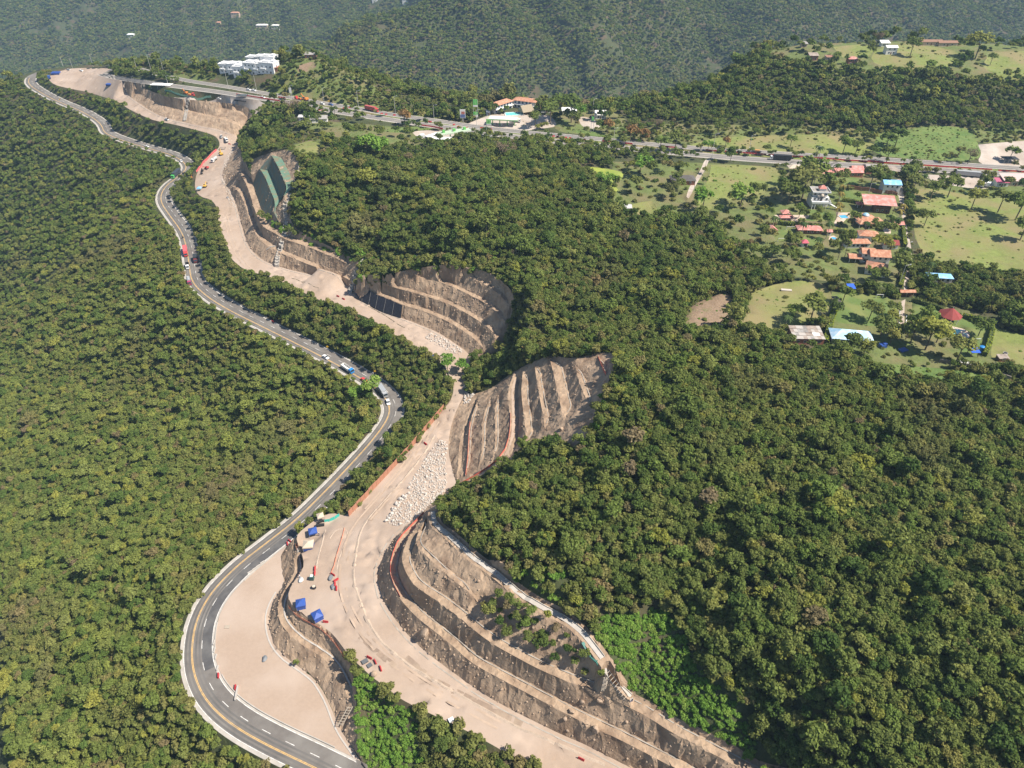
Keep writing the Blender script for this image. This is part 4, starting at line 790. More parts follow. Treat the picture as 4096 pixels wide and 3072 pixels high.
rockfield('rock_rubble', 'stones strewn along the haul road below the netted cut', [[(905,540),(950,548),(952,575),(925,625),(900,680),(905,740),(930,790),(945,830),(925,835),(905,770),(888,720),(895,650),(915,600)]], 1.3, .25, .8, 'rw', dens=.6)
rockfield('face_stones', 'stones standing out of the terraced cut faces', [c for c in (cutA, cutC, cutN, cutW)], 1.25, .25, .75, 'rb', lift=.12, steep=.72, dens=.62)
rockfield('face_stones', 'stones on the fan-shaped cut and the far cut', [cutB, cutD], 1.9, .25, .7, 'rb', lift=.12, steep=.75, dens=.5)
# ------------------------------------------------------------------ site works: fences, nets, chutes, tents
def loft(name, label, cat, A, B, off, m, group=None, n=40):
    def even(P): return resample(P, max(.5, arclen(P)[-1] / n))[: n + 1]
    t = np.linspace(0, 1, n + 1)
    def par(P): L = arclen(P) / arclen(P)[-1]; return np.stack([np.interp(t, L, P[:, k]) for k in range(3)], 1)
    a, b = par(np.asarray(A)), par(np.asarray(B)); rows = []
    d = (b - a)[:, :2]; d /= np.linalg.norm(d, axis=1)[:, None] + 1e-9
    for s in np.linspace(0, 1, 7):
        q = a * (1 - s) + b * s; w = off + .18 * np.sin(t * 60 + s * 3) * (s * (1 - s)); q[:, :2] -= d * w[:, None]; q[:, 2] += .25; rows.append(q)
    V_ = np.vstack(rows); k = n + 1; F_ = [(r * k + i, r * k + i + 1, (r + 1) * k + i + 1, (r + 1) * k + i) for r in range(6) for i in range(n)]
    o = meshobj(name, V_, F_, m, smooth=True); return props(o, label=label, category=cat, group=group)
i0 = np.argmin(np.linalg.norm(BEN['C1'][0][:, :2] - np.array(at(1612,1221,18))[:2], axis=1)); j0 = np.argmin(np.linalg.norm(toes['C'][:, :2] - np.array(at(1604,1271,12))[:2], axis=1))
top_, bot_ = BEN['C1'][0][:i0 + 1], toes['C'][::-1][: len(toes['C']) - j0]
memb = loft('geomembrane_sheet', 'black geomembrane sheet hung over the lowest face of the middle cut', 'geomembrane', bot_, top_, .9, MEMB)
for f in (.18, .38, .55, .72, .88):
    a = bot_[int(f * (len(bot_) - 1))]; b = top_[int(f * (len(top_) - 1))]; dd_ = (b - a)[:2] / np.linalg.norm((b - a)[:2]); a = a + np.array((*(-dd_ * 1.05), .3)); b = b + np.array((*(-dd_ * 1.05), .3))
    part(memb, 'seam', MB().cyl(a, b, .09, .09, 5), P_('seam_tape', (.16,.15,.14)))
n2i, g1o, g1i, g2o = BEN['N2'][1], BEN['G1'][0], BEN['G1'][1], BEN['G2'][0]
sub = n2i[(n2i[:, 1] > g1o[:, 1].min() - 14) & (n2i[:, 1] < g1o[:, 1].max() + 4)][::-1]
loft('erosion_net', 'dark green erosion net draped over the lower netted face', 'erosion net', sub, g1o, .6, NETG)
loft('erosion_net', 'green erosion net lying on the lower netted bench', 'erosion net', g1o, g1i, .0, NETB)
loft('erosion_net', 'dark green erosion net draped over the upper netted face', 'erosion net', g1i, g2o, .6, NETG)
loft('erosion_net', 'green erosion net lying on the upper netted bench', 'erosion net', g2o, BEN['G2'][1], .0, NETB)

def wall_run(name, label, cat, P, h, thick, m, pname='panel', step=2.5, post=None, group=None, lean=0, gap=.06):
    """a fence built panel by panel along a ground line"""
    P = resample(np.asarray(P), step); t = thing(name, label, cat, tuple(P[0]), 0, group); o0 = P[0]
    for a, b in zip(P[:-1], P[1:]):
        d = (b - a); L_ = np.hypot(d[0], d[1]); u = d[:2] / (L_ + 1e-9); nrm_ = np.array((-u[1], u[0])) * thick / 2; g_ = u * gap; w = RNG.uniform(-.06, .06) * h
        lo = [np.array((*(a[:2] + g_ + nrm_), a[2])), np.array((*(b[:2] - g_ + nrm_), b[2])), np.array((*(b[:2] - g_ - nrm_), b[2])), np.array((*(a[:2] + g_ - nrm_), a[2]))]
        vs = [q - o0 - (0, 0, .1) for q in lo] + [q - o0 + (nrm_[0] / thick * lean, nrm_[1] / thick * lean, h + w) for q in lo]
        part(t, pname, MB().add(vs, [(3, 2, 1, 0), (4, 5, 6, 7), (0, 1, 5, 4), (1, 2, 6, 5), (2, 3, 7, 6), (3, 0, 4, 7)]), m)
    if post:
        for a in P: q = a - o0; part(t, 'post', MB().cyl((q[0], q[1], q[2] - .3), (q[0], q[1], q[2] + h + .25), .07, .07, 5), post)
    return t
wall_run('hoarding_fence', 'long rust-orange hoarding along the dirt road above the roadside trees', 'fence', drape(smooth(lin([(1396,2066,8),(1515,1936,8.7),(1626,1816,9),(1728,1695,9),(1776,1637,9.3)]), 2.6, 1)), 3.0, .12, HOARD, step=2.6, post=WOODM)
TAPE = P_('red_safety_mesh', (.62,.14,.10), .8); TAPE2 = P_('orange_safety_mesh', (.66,.25,.15), .8)
def safety(label, P, h=.9, m=TAPE, step=5): return wall_run('safety_mesh', label, 'safety mesh', P, h, .05, m, 'net', step, P_('pale_post', (.5,.42,.33)))
safety('red safety mesh along the edge of the path on the fan-shaped cut', drape(offset(BEN['B4'][0], .5))[int(len(BEN['B4'][0]) * .42):])
safety('short red safety mesh at the top bench of the fan-shaped cut', pline([(2392,1432),(2412,1482),(2424,1500)], 2))
safety('red safety mesh on the lowest ridge of the fan-shaped cut', pline([(1880,1690),(1874,1760),(1872,1830),(1862,1905)], 2), .8)
safety('red safety mesh along the start of the first bench of the near cut', drape(offset(BEN['A1'][0], .4))[:24], .8)
safety('orange safety mesh along the crest above the dirt yard', drape(offset(smooth(lin(W2C), 2, 1), -1.0))[2:], .9, TAPE2, 4)
safety('pale red mesh crossing the haul road platform', pline([(1378,2113),(1366,2160),(1345,2230),(1330,2290),(1318,2310)], 2), .5, TAPE2)
safety('pink safety mesh along the haul road edge above the old road bend', pline([(867,602),(845,620),(830,640),(815,652),(800,672),(786,690)], 2), 1.6, PINKT, 3)
safety('green debris mesh strip beside the haul road at the stream crossing', pline([(1772,1452),(1782,1478),(1797,1505),(1808,1530)], 2), .9, P_('dull_green_mesh', (.10,.24,.20)), 3)
safety('turquoise debris netting strung beside the tents', pline([(1298,2089),(1320,2086),(1340,2077),(1359,2064)], 1.5), 1.5, TEAL, 2.4)
safety('turquoise netting across the stream gully below the middle cut', pline([(1976,1448),(1996,1446),(2012,1444),(2024,1448)], 1.5), 1.0, TEAL, 3)
safety('green mesh sock laid along the haul road under the black sheet', pline([(1460,1220),(1520,1250),(1560,1275),(1600,1305),(1638,1318)], 2), .25, P_('olive_mesh', (.17,.18,.09)), 4)
safety('green mesh sock laid along the haul road below the double chute', pline([(1166,1113),(1210,1128),(1250,1145),(1276,1153)], 2), .25, MATS['olive_mesh'], 4)
# shoring poles over the wall and timber stairs
t = thing('timber_footbridge', 'rough timber pole bridge across the narrow end of the yard wall', 'footbridge', tuple(hit(1372,2900)))
a, b = at(1402,2826,6.2) - np.array(t.location), at(1360,2902,2.0) - np.array(t.location)
for s in (-.7, .7): part(t, 'pole', MB().cyl(a + (s, 0, 0), b + (s, 0, 0), .14, .14, 6), P_('grey_timber', (.40,.34,.27)))
for k in range(7): q = a + (b - a) * (k + .5) / 7; part(t, 'rung', MB().cyl(q + (-.9, .1, .1), q + (.9, -.1, .1), .1, .1, 5), MATS['grey_timber'])
t = thing('timber_stairs', 'timber stair climbing the top face of the near cut', 'stairs', tuple(hit(2413,2763)))
a, b = hit(2413,2763) - t.location, Vector(at(2424,2714,33)) - t.location
for k in range(11): q = a.lerp(b, k / 10); part(t, 'tread', MB().box(q.x, q.y, q.z + .2, 1.4, .35, .12), MATS['grey_timber'])
t = thing('timber_scaffold', 'dark timber pipe trestle running down the end of the channel path', 'trestle', tuple(hit(2475,2750)))
a, b = np.array(at(2425,2690,35)) - np.array(t.location), np.array(at(2505,2800,28.6)) - np.array(t.location)
for s in (-.55, .55): part(t, 'rail', MB().cyl(a + (s, s, .6), b + (s, s, .6), .13, .13, 6), DARK)
for k in range(9): q = a + (b - a) * (k + .5) / 9; part(t, 'strut', MB().cyl(q + (-.7, -.7, .6), q + (.7, .7, .6), .09, .09, 5).cyl(q + (-.6, -.6, -.8), q + (-.6, -.6, .6), .09, .09, 5), MATS['grey_timber'])
wall_run('pipe_wrap', 'dark green wrapped drain beside the channel path', 'pipe', pline([(2330,2572),(2350,2605),(2380,2650),(2410,2690)], 2), .5, .9, P_('dark_green_wrap', (.05,.17,.14)), 'section', 2.2)

def chute(label, pts, w=2.2, step=1.5):
    P = resample(np.array([tuple(p) for p in pts]), step); t = thing('drain_chute', label, 'drain chute', tuple(P[0])); o0 = P[0]
    for k, (a, b) in enumerate(zip(P[:-1], P[1:])):
        c = (a + b) / 2 - o0; d = b - a; rz = math.atan2(d[1], d[0]); top = max(a[2], b[2]) - o0[2]; ln = np.hypot(d[0], d[1])
        part(t, 'step', MB().box(c[0], c[1], top - .55, ln * .98, w - .5, 1.5, rz), CONC)
        for s in (-1, 1): part(t, 'side_wall', MB().box(c[0] - s * math.sin(rz) * w / 2, c[1] + s * math.cos(rz) * w / 2, top - .25 + .0, ln * 1.0, .28, 2.1, rz), MATS['pale_concrete'])
    return t
chute('tall stepped concrete chute between the netted cut and the stony faces', drape([tuple(hit(*p)) for p in ((1204,664),(1200,699),(1182,735),(1160,780),(1140,825),(1143,860),(1147,888),(1140,930),(1131,970),(1122,1000),(1112,1030),(1108,1068))], .1))
chute('stepped concrete chute beside the black sheet of the middle cut', drape([tuple(hit(*p)) for p in ((1482,1008),(1470,1030),(1450,1055),(1430,1085),(1420,1120),(1408,1150),(1398,1175))], .1))
chute('short stepped chute on the far cut under the highway', drape([tuple(hit(*p)) for p in ((758,400),(752,420),(748,440),(744,462),(740,484))], .1))

def tent(px, py, w, label, mroof, mwall=None, rz=0, h=2.2, group=None):
    t = thing('canopy_tent', label, 'tent', tuple(hit(px, py)), rz, group)
    part(t, 'roof', MB().hip(-w / 2, w / 2, -w / 2, w / 2, h, h + w * .28, w / 2 - .02, .12), mroof)
    part(t, 'valance', MB().box(0, -w / 2 - .02, h - .35, w, .05, .5).box(w / 2 + .02, 0, h - .35, .05, w, .5).box(-w / 2 - .02, 0, h - .35, .05, w, .5).box(0, w / 2 + .02, h - .35, w, .05, .5), mroof)
    for x in (-1, 1):
        for y in (-1, 1): part(t, 'pole', MB().cyl((x * (w / 2 - .1), y * (w / 2 - .1), -.1), (x * (w / 2 - .1), y * (w / 2 - .1), h), .05, .05, 5), GREYM)
    if mwall: part(t, 'side_sheet', MB().box(0, -w / 2 + .1, h * .5, w * .96, .05, h * .95).box(w / 2 - .1, 0, h * .5, .05, w * .96, h * .95), mwall)
    return t
tent(1206,2425,3.2,'square blue tent by the crest of the dirt yard wall', BLUE, BLUE, .25); tent(1272,2472,3.3,'square blue tent beside the red barrier on the platform', BLUE, BLUE, .6)
tent(1254,2137,3.2,'blue open tent with a white table at the platform by the old road', BLUE, None, .35); tent(1236,2190,3.8,'beige tent with a blue side sheet on the platform', BEIGE, BLUE, .1); tent(1284,2076,2.6,'small beige tent near the end of the orange hoarding', BEIGE, None, .4)
tent(1736,1440,3.4,'blue tent at the haul road beside the stream crossing', BLUE, BLUE, .3); tent(799,762,3.0,'small pale blue canopy between red tanks on the haul road', SKYB, None, .1)
def simple(name, label, cat, px, py, m, *boxes, rz=0, group=None):
    b = MB()
    for q in boxes: b.box(*q)
    h = hit(px, py); return solo(name, label, cat, b, m, tuple(h), rz, group)
simple('tarpaulin_shelter','long blue tarpaulin shelter at the far corner of the plaza','shelter',225,297,BLUE,(0,0,1.6,9,5,.3),(0,-2,.8,8.6,.2,1.6),(0,1.5,2.0,8,2,.5)); simple('tarpaulin_shelter','small blue tarpaulin shelter among the terraces of the plaza','shelter',437,342,BLUE,(0,0,1.5,5,4,.3),(0,-1.6,.8,4.6,.2,1.5))
t = thing('portable_toilet', 'dark green box with a white lid on the platform', 'box', tuple(hit(1249,2317))); part(t, 'body', MB().box(0,0,.9,1.4,1.4,1.8), P_('dark_green_box',(.04,.10,.09))); part(t, 'lid', MB().box(0,.1,1.9,1.0,1.0,.16), OFFW)
t = thing('water_barrel', 'round dark barrel with a tan top on the platform', 'barrel', tuple(hit(1257,2352))); part(t, 'drum', MB().cyl((0,0,0),(0,0,1.1),.75,.75,12), DARK); part(t, 'top', MB().cyl((0,0,1.1),(0,0,1.16),.62,.62,12), BEIGE)
t = thing('stacked_pipes', 'pair of black pipe drums beside the blue open tent', 'pipe drums', tuple(hit(1281,2105))); part(t, 'drum', MB().cyl((-1.6,0,.6),(1.6,.3,.6),.6,.6,12), BLACK); part(t, 'drum', MB().cyl((-1.2,1.6,.6),(1.4,2.6,.6),.5,.5,12), BLACK)
for px, py, lb in ((1322,2313,'grey covered heap by the red barriers, farther of the two'), (1331,2350,'grey covered heap by the red barriers, nearer of the two'), (1206,2322,'white and grey covered machine at the crest of the yard wall'), (911,791,'dark stone heap at the foot of the netted cut'), (1059,2637,'dark grey plate stack on the floor of the dirt yard')):
    bm_ = rock_mesh(int(px), P_('grey_sheeting', (.16,.17,.18)) if 'white' not in lb else P_('pale_sheeting', (.48,.48,.47)), 2); o = props(bpy.data.objects.new('covered_heap', bm_), label=lb, category='heap'); COL.objects.link(o); o.location = hit(px, py) + Vector((0, 0, .4)); o.scale = (1.9, 2.6, 1.2)
simple('concrete_slabs','pair of dark slabs with a white bag at the haul road edge','slabs',1468,2656,P_('dark_slab',(.11,.115,.12)),(-.8,.8,.25,2.0,1.4,.5,.6),(.9,-.6,.25,1.6,1.3,.5,.7)); simple('wooden_pallet','small wooden pallet on the dirt yard near the bend','pallet',909,2508,MATS['grey_timber'],(0,0,.12,1.8,1.3,.1),(0,-.5,.2,1.8,.18,.12),(0,0,.2,1.8,.18,.12),(0,.5,.2,1.8,.18,.12))
simple('white_bag','white bag lying at the edge of the dirt road above the trees','bag',1805,2882,WHITE,(0,0,.4,1.6,1.2,.7,.5))

# barriers
bp_ = MB().prism([(-.28,0),(.28,0),(.28,.22),(.13,.45),(.11,.95),(-.11,.95),(-.13,.45),(-.28,.22)], -.95, .95); BARR = bp_.mesh('barrier', RED)
def barrier(x, y, z, rz, label, group=None):
    o = props(bpy.data.objects.new('plastic_barrier', BARR), label=label, category='barrier', group=group); COL.objects.link(o); o.location = (x, y, z); o.rotation_euler = (0, 0, rz); return o
def bar_px(px, py, rz, label, group=None): h = hit(px, py); return barrier(*h, rz, label, group)
def bar_row(pts, step, label, group):
    P = drape(resample([tuple(hit(*p)) for p in pts], step))
    for a, b in zip(P[:-1], P[1:]): barrier(*((a + b) / 2), math.atan2(b[1] - a[1], b[0] - a[0]) - math.pi / 2 + RNG.normal(0, .04), label, group)
bar_row([(3072,621),(3325,637),(3581,656),(3780,668),(3968,680)], 2.05, 'red plastic barrier in the unbroken row beside the semi-trailer', 'red barriers along the far carriageway')
bar_row([(3992,684),(4130,692)], 2.05, 'red plastic barrier of the row right of the gap in front of the pink roof', 'red barriers right of the gap')
bar_row([(2408,565),(2470,571),(2530,577)], 2.05, 'red plastic barrier in the row behind the dark truck', 'red barriers behind the dark truck'); bar_row([(2648,587),(2705,592)], 2.05, 'red plastic barrier in the short row before the dirt track', 'red barriers before the track')
bar_row([(2822,601),(2880,607)], 2.05, 'red plastic barrier of the row above the dirt track turn-off', 'red barriers above the turn-off'); bar_row([(2898,607),(3065,620)], 2.05, 'red plastic barrier of the row beside the flatbed truck', 'red barriers beside the flatbed truck')
bar_row([(1685,502),(1730,508),(1772,517)], 2.05, 'red plastic barrier in the row above the lower filling station', 'red barriers above the filling station')
bar_row([(945,378),(1060,396),(1120,405)], 2.2, 'red plastic barrier of the row beside the site yard', 'red barriers beside the site yard')
bar_row([(1112,390),(1142,393)], 2.2, 'red plastic barrier of the short row by the white sign', 'red barriers by the white sign'); bar_row([(1240,410),(1262,416)], 2.2, 'red plastic barrier of the short row by the orange excavator', 'red barriers by the excavator')
for k, (px, py) in enumerate(((1278,441),(1290,443),(1302,444),(1376,434),(1388,436),(1400,431),(1527,456),(1545,459),(1578,462),(1714,488),(1722,489),(1751,496),(1758,496),(1816,500),(1868,513),(1833,508),(1925,513),(1932,514),(1958,517),(1963,518),(2214,546),(2230,548),(2246,550),(2263,552),(2280,554),(2322,558),(2337,560),(2420,555),(2434,556))):
    bar_px(px, py, -1.35, 'single red barrier standing on the far carriageway by the filling stations' , 'single barriers on the far carriageway')
for px, py, rz, lb in ((1260,2276,.1,'red barrier on the platform, upper of a pair beside a weed tuft'),(1259,2295,.1,'red barrier on the platform, lower of a pair beside a weed tuft'),(1332,2300,1.0,'red barrier above the grey covered heaps'),(1345,2322,-.9,'red barrier slanting right of the grey covered heaps'),(1340,2340,.1,'red barrier between the two covered heaps'),
        (1346,2355,.15,'red barrier lowest beside the covered heaps'),(1303,2489,1.4,'red barrier beside the blue tent on the platform'),(1478,2632,1.1,'red barrier across the haul road edge, highest of three'),(1502,2650,.5,'red barrier at the haul road edge, middle of three'),(1523,2676,.4,'red barrier at the haul road edge, lowest of three'),
        (2325,3038,1.1,'lone red barrier on the near end of the haul road'),(1702,1777,.8,'small red barrier on the haul road beside the hoarding'),(1150,2178,.3,'red barrier at the road end of the dirt yard wall'),(1160,2166,.9,'red barrier by the kerb at the top of the yard wall'),(1352,1187,1.0,'red barrier beside the chute foot, left of two'),(1374,1198,1.0,'red barrier beside the chute foot, right of two'),(918,578,1.2,'red barrier behind the white tipper on the haul road'),
        (1092,1288,1.0,'red barrier on the verge of the old road'),(874,2704,.3,'red barrier at the kerb end inside the bend'),(942,2752,.2,'short red barrier on the dirt yard inside the bend'),(1801,1530,.4,'red and white barrier end by the stream crossing')): bar_px(px, py, rz, lb)
# concrete kerb blocks along the dirt yard
kb = MB().box(0,0,.3,.45,2.2,.6,0,.8).mesh('kerb_block', MATS['pale_concrete'])
for k, p in enumerate(((1000,2290),(1018,2277),(1034,2265),(1050,2251),(857,2572),(859,2602),(864,2628),(871,2674))):
    a = hit(*p); o = props(bpy.data.objects.new('concrete_block', kb), label='pale concrete block lined along the yard edge of the old road', category='concrete block', group='concrete blocks along the yard'); COL.objects.link(o); o.location = a; o.rotation_euler = (0, 0, -.8 if k < 4 else .05)
bar_ = simple('concrete_block','pale barrier rail at the corner of the yard below the bend','concrete block',947,2775,MATS['pale_concrete'],(0,0,.4,.5,5,.8,.12))

# ------------------------------------------------------------------ vehicles (front = +x)
WHEEL = MB().cyl((0,-.14,0),(0,.14,0),.5,.5,10).mesh('wheel', BLACK); HUB = MB().cyl((0,-.15,0),(0,.15,0),.25,.25,8).mesh('hub', GREYM)
def wheels(t, xs, w, r):
    for x in xs:
        for s in (-1, 1):
            o = put('wheel', WHEEL, t); o.location = (x, s * (w / 2 - .1), r); o.scale = (2 * r, 1.2, 2 * r); put('hub', HUB, o)
def place(px, py, qx, qy):
    a, b = hit(px, py), hit(qx, qy); return tuple(a), math.atan2(b.y - a.y, b.x - a.x)
def car(px, py, q, label, m, kind='sedan', group=None):
    loc, rz = place(px, py, *q); t = thing('parked_car' if 'parked' in label else 'car', label, 'car', loc, rz, group); L_, w = 4.3, 1.75
    part(t, 'body', MB().prism([(-2.15,.3),(2.1,.3),(2.15,.6),(2.0,.82),(1.0,.95),(-2.1,1.0),(-2.2,.7)], -w / 2, w / 2), m)
    if kind == 'pickup':
        part(t, 'cabin', MB().prism([(-.5,.95),(1.1,.95),(.6,1.6),(-.4,1.62)], -w / 2 + .08, w / 2 - .08), GLASS); part(t, 'roof', MB().box(.1,0,1.64,1.0,w - .3,.07), m); part(t, 'load_bed', MB().box(-1.35,-.8,1.15,1.6,.06,.35).box(-1.35,.8,1.15,1.6,.06,.35).box(-2.12,0,1.15,.06,1.6,.35).box(-1.35,0,1.005,1.5,1.5,.02), DARK if m is WHITE else m)
    else:
        part(t, 'window', MB().prism([(-1.75,.97),(1.05,.95),(.35,1.42),(-1.2,1.45)], -w / 2 + .1, w / 2 - .1), GLASS); part(t, 'roof', MB().box(-.4,0,1.46,1.45,w - .35,.06), m)
    wheels(t, (-1.3, 1.3), w, .33)
    for s in (-1, 1): part(t, 'headlight', MB().box(2.12, s * .6, .68, .08, .3, .16), WHITE)
    return t
def truck(px, py, q, label, mc, mb, L_=7.5, kind='box', hb=2.4, group=None, w=2.4):
    loc, rz = place(px, py, *q); t = thing('truck', label, 'truck', loc, rz, group); f = L_ / 2
    part(t, 'chassis', MB().box(0,0,.75,L_ - .4,.9,.3), DARK)
    part(t, 'cab', MB().prism([(f-2.0,.55),(f,.55),(f,1.5),(f-.35,2.6),(f-2.0,2.65)], -w/2+.08, w/2-.08), mc); part(t, 'windscreen', MB().prism([(f+.02,1.52),(f+.03,1.6),(f-.28,2.45),(f-.33,2.42)], -w/2+.2, w/2-.2), GLASS)
    for s in (-1, 1): part(t, 'side_window', MB().box(f-.95, s*(w/2-.07), 1.95, .95, .03, .6), GLASS)
    x0, x1 = -f, f - 2.2; ln, cx_ = x1 - x0, (x0 + x1) / 2
    if kind == 'box': part(t, 'cargo_box', MB().box(cx_,0,.95+hb/2,ln,w,hb), mb)
    elif kind == 'tip':
        b = MB().box(cx_,0,1.05,ln,w,.15)
        for s in (-1, 1): b.box(cx_, s*(w/2-.06), 1.75, ln, .1, 1.3)
        b.box(x0+.05,0,1.75,.1,w-.2,1.3).box(x1-.05,0,1.9,.1,w-.2,1.6); part(t, 'tipper_bed', b, mb)
    elif kind == 'flat': part(t, 'load_bed', MB().box(cx_,0,1.05,ln,w,.18), mb); part(t, 'load', MB().box(cx_-.5,0,1.6,ln*.5,w*.8,.9), P_('orange_load',(.5,.25,.08)))
    elif kind == 'tank': part(t, 'tank', MB().cyl((x0,0,2.0),(x1,0,2.0),1.1,1.1,14), mb); part(t, 'catwalk', MB().box(cx_,0,3.14,ln*.8,.4,.08), GREYM)
    wheels(t, (f - 1.2, x0 + 1.0, x0 + 2.3) if L_ > 6.5 else (f - 1.2, x0 + 1.1), w, .5); return t
def semi(px, py, q, label, mc, mb, L_=15., group=None):
    t = truck(px, py, q, label, mc, mb, L_, 'box', 2.7, group, 2.5); t.name = 'semi_trailer_truck'; part(t, 'rear_doors', MB().box(-L_/2 - .02, 0, 2.3, .06, 2.4, 2.6), GREYM); return t
def bus(px, py, q, label, m, m2=None, L_=11., group=None):
    loc, rz = place(px, py, *q); t = thing('coach', label, 'bus', loc, rz, group); f = L_ / 2
    part(t, 'body', MB().prism([(-f,.4),(f,.4),(f+.05,1.3),(f-.25,3.1),(f-.6,3.3),(-f+.2,3.3),(-f,3.0)], -1.25, 1.25), m)
    for s in (-1, 1): part(t, 'side_glazing', MB().box(-.2, s*1.265, 2.2, L_*.86, .04, .95), GLASS)
    part(t, 'windscreen', MB().prism([(f+.07,1.4),(f+.09,1.5),(f-.14,2.95),(f-.2,2.9)], -1.1, 1.1), GLASS); part(t, 'air_conditioner', MB().box(-1,0,3.42,2.4,1.5,.22), m2 or m); wheels(t, (f-2.2, -f+2.6), 2.5, .5); return t
def excavator(px, py, q, label, m, group=None, s=1.0):
    loc, rz = place(px, py, *q); t = thing('excavator', label, 'excavator', loc, rz, group); t.scale = (s, s, s)
    for y in (-1, 1): part(t, 'track', MB().prism([(-1.7,.2),(-1.4,0),(1.4,0),(1.7,.2),(1.7,.6),(1.4,.85),(-1.4,.85),(-1.7,.6)], y*1.1-.28, y*1.1+.28), DARK)
    part(t, 'house', MB().prism([(-1.9,1.0),(1.0,1.0),(1.0,1.7),(-1.2,2.0),(-1.9,1.9)], -1.2, 1.2), m); part(t, 'cab', MB().box(.5,.7,1.95,1.3,.95,1.5,0,.9), GLASS); part(t, 'cab_roof', MB().box(.5,.7,2.74,1.25,.95,.1), m)
    part(t, 'boom', MB().cyl((.9,-.2,1.5),(3.2,-.2,3.9),.26,.22,6), m); part(t, 'arm', MB().cyl((3.1,-.2,3.95),(4.9,-.2,2.2),.2,.15,6), m); part(t, 'bucket', MB().prism([(4.6,1.3),(5.3,1.5),(5.2,2.2),(4.8,2.3)], -.65, .25), DARK); return t
truck(744,1013,(747,1040),'red covered lorry coming down the old road past the brown trees', REDT, PINKT, 11.5); truck(752,1070,(754,1095),'small lorry with a white cab and a dark bed following the red lorry', WHITE, DARK, 6.2, 'tip', w=2.1); truck(784,1043,(786,1062),'black box lorry in the inner lane of the old road', P_('dark_red_cab',(.16,.03,.03)), P_('black_canvas',(.035,.04,.045)), 7.5)
truck(758,1132,(763,1150),'silver tanker with a red and blue cab on the old road', P_('red_blue_cab',(.35,.05,.12)), SILVER, 7.6, 'tank', w=2.2); truck(1392,1482,(1415,1498),'white tipper with a blue cab half under the roadside trees', BRBLUE, OFFW, 8.6, 'tip')
car(1303,1432,(1325,1445),'white car with a dark roof beside the roadside trees', WHITE); car(1457,1524,(1480,1540),'red car on the old road before the hairpin', REDT); truck(1532,1574,(1550,1600),'silver lorry partly hidden by trees at the hairpin', SILVER, SILVER, 8.5); car(1553,1612,(1560,1640),'white car at the hairpin behind the silver lorry', WHITE)
semi(705,703,(690,716),'green-nosed lorry with a dark trailer rounding the far bend', LGREEN, P_('charcoal_canvas',(.05,.06,.075)), 13.); car(725,646,(715,632),'white car inside the far bend of the old road', WHITE); car(587,588,(560,579),'white car on the old road below the rocky bank', WHITE)
t = thing('motorcycle', 'motorcycle alone on the outer lane of the old road', 'motorcycle', tuple(hit(732,953)), 1.3); part(t, 'frame', MB().box(0,0,.75,1.3,.35,.5), DARK); part(t, 'rider', MB().box(-.1,0,1.3,.45,.5,.75,0,.7).box(-.02,0,1.8,.25,.25,.28), DARK); wheels(t, (-.65, .65), .3, .32)
car(886,548,(880,534),'white pickup on the haul road behind the tipper', WHITE, 'pickup'); truck(906,563,(914,580),'white tipper lorry on the haul road below the far cut', WHITE, OFFW, 6.6, 'tip', w=2.2); excavator(886,620,(880,608),'yellow excavator standing by the water pit', YEL); truck(858,645,(845,655),'white concrete lorry beside the pink safety mesh', WHITE, P_('grey_drum',(.45,.45,.44)), 6.5, 'tank', w=2.2)
excavator(827,676,(815,684),'red drilling machine on the haul road', REDT, s=.9); excavator(821,748,(830,738),'small yellow excavator on the lower haul road', YEL, s=.8); excavator(765,716,(770,705),'orange loader at the road bend below the haul road', ORANGE, s=.8); car(667,480,(640,474),'white pickup below the far cut', WHITE, 'pickup')
for k, (px, py) in enumerate(((810,686),(807,697))): t = thing('water_tank', 'black water tank beside the red drilling machine, %s of two' % ('farther', 'nearer')[k], 'tank', tuple(hit(px, py))); part(t, 'body', MB().cyl((0,0,0),(0,0,1.4),.95,.95,12), BLACK); part(t, 'lid', MB().cyl((0,0,1.4),(0,0,1.7),.9,.35,12), DARK)
simple('concrete_mixer_pit','grey water pit rim beside the yellow excavator','pit',890,594,P_('wet_concrete',(.2,.18,.16)),(0,1.8,.2,4.5,.3,.6),(0,-1.8,.2,4.5,.3,.6),(2.2,0,.2,.3,3.6,.6),(-2.2,0,.2,.3,3.6,.6))
car(326,285,(345,286),'white car parked on the far plaza', WHITE); truck(199,315,(199,300),'dark lorry parked at the corner of the far plaza', DARK, DKBLUE, 6.0); car(275,281,(290,281),'grey car parked at the back of the far plaza', GREYM)
t = thing('storage_shed', 'long white roofed shed at the edge of the site yard', 'shed', tuple(hit(644,356)), -.12); part(t, 'roof', MB().box(0,3,3.2,19,6.5,.2), WHITE)
for x in (-9,-3,3,9):
    for y in (.2, 5.8): part(t, 'post', MB().cyl((x,y,-.3),(x,y,3.1),.1,.1,6), GREYM)
t = thing('work_shelter', 'dark tarpaulin shelter with tyres beside the highway yard', 'shelter', tuple(hit(968,395)), -.1); part(t, 'roof', MB().box(0,1.5,2.6,9,4,.15), P_('dark_tarpaulin',(.05,.07,.08)))
for x in (-4.3, 0, 4.3): part(t, 'post', MB().cyl((x,0,-.2),(x,0,2.5),.08,.08,5), GREYM)
for k in range(6): o = solo('tyre', 'black tyre lying in the row before the tarpaulin shelter', 'tyre', MB().cyl((0,0,0),(0,0,.6),.9,.9,12), BLACK, tuple(hit(942+k*8, 402+k*.8)), 0, 'tyres before the shelter')
car(878,397,(898,399),'white car parked in the site yard', WHITE); excavator(744,376,(725,374),'orange excavator in the site yard', ORANGE); truck(766,384,(780,386),'red machine on a low bed in the site yard', REDT, REDT, 6, 'flat')
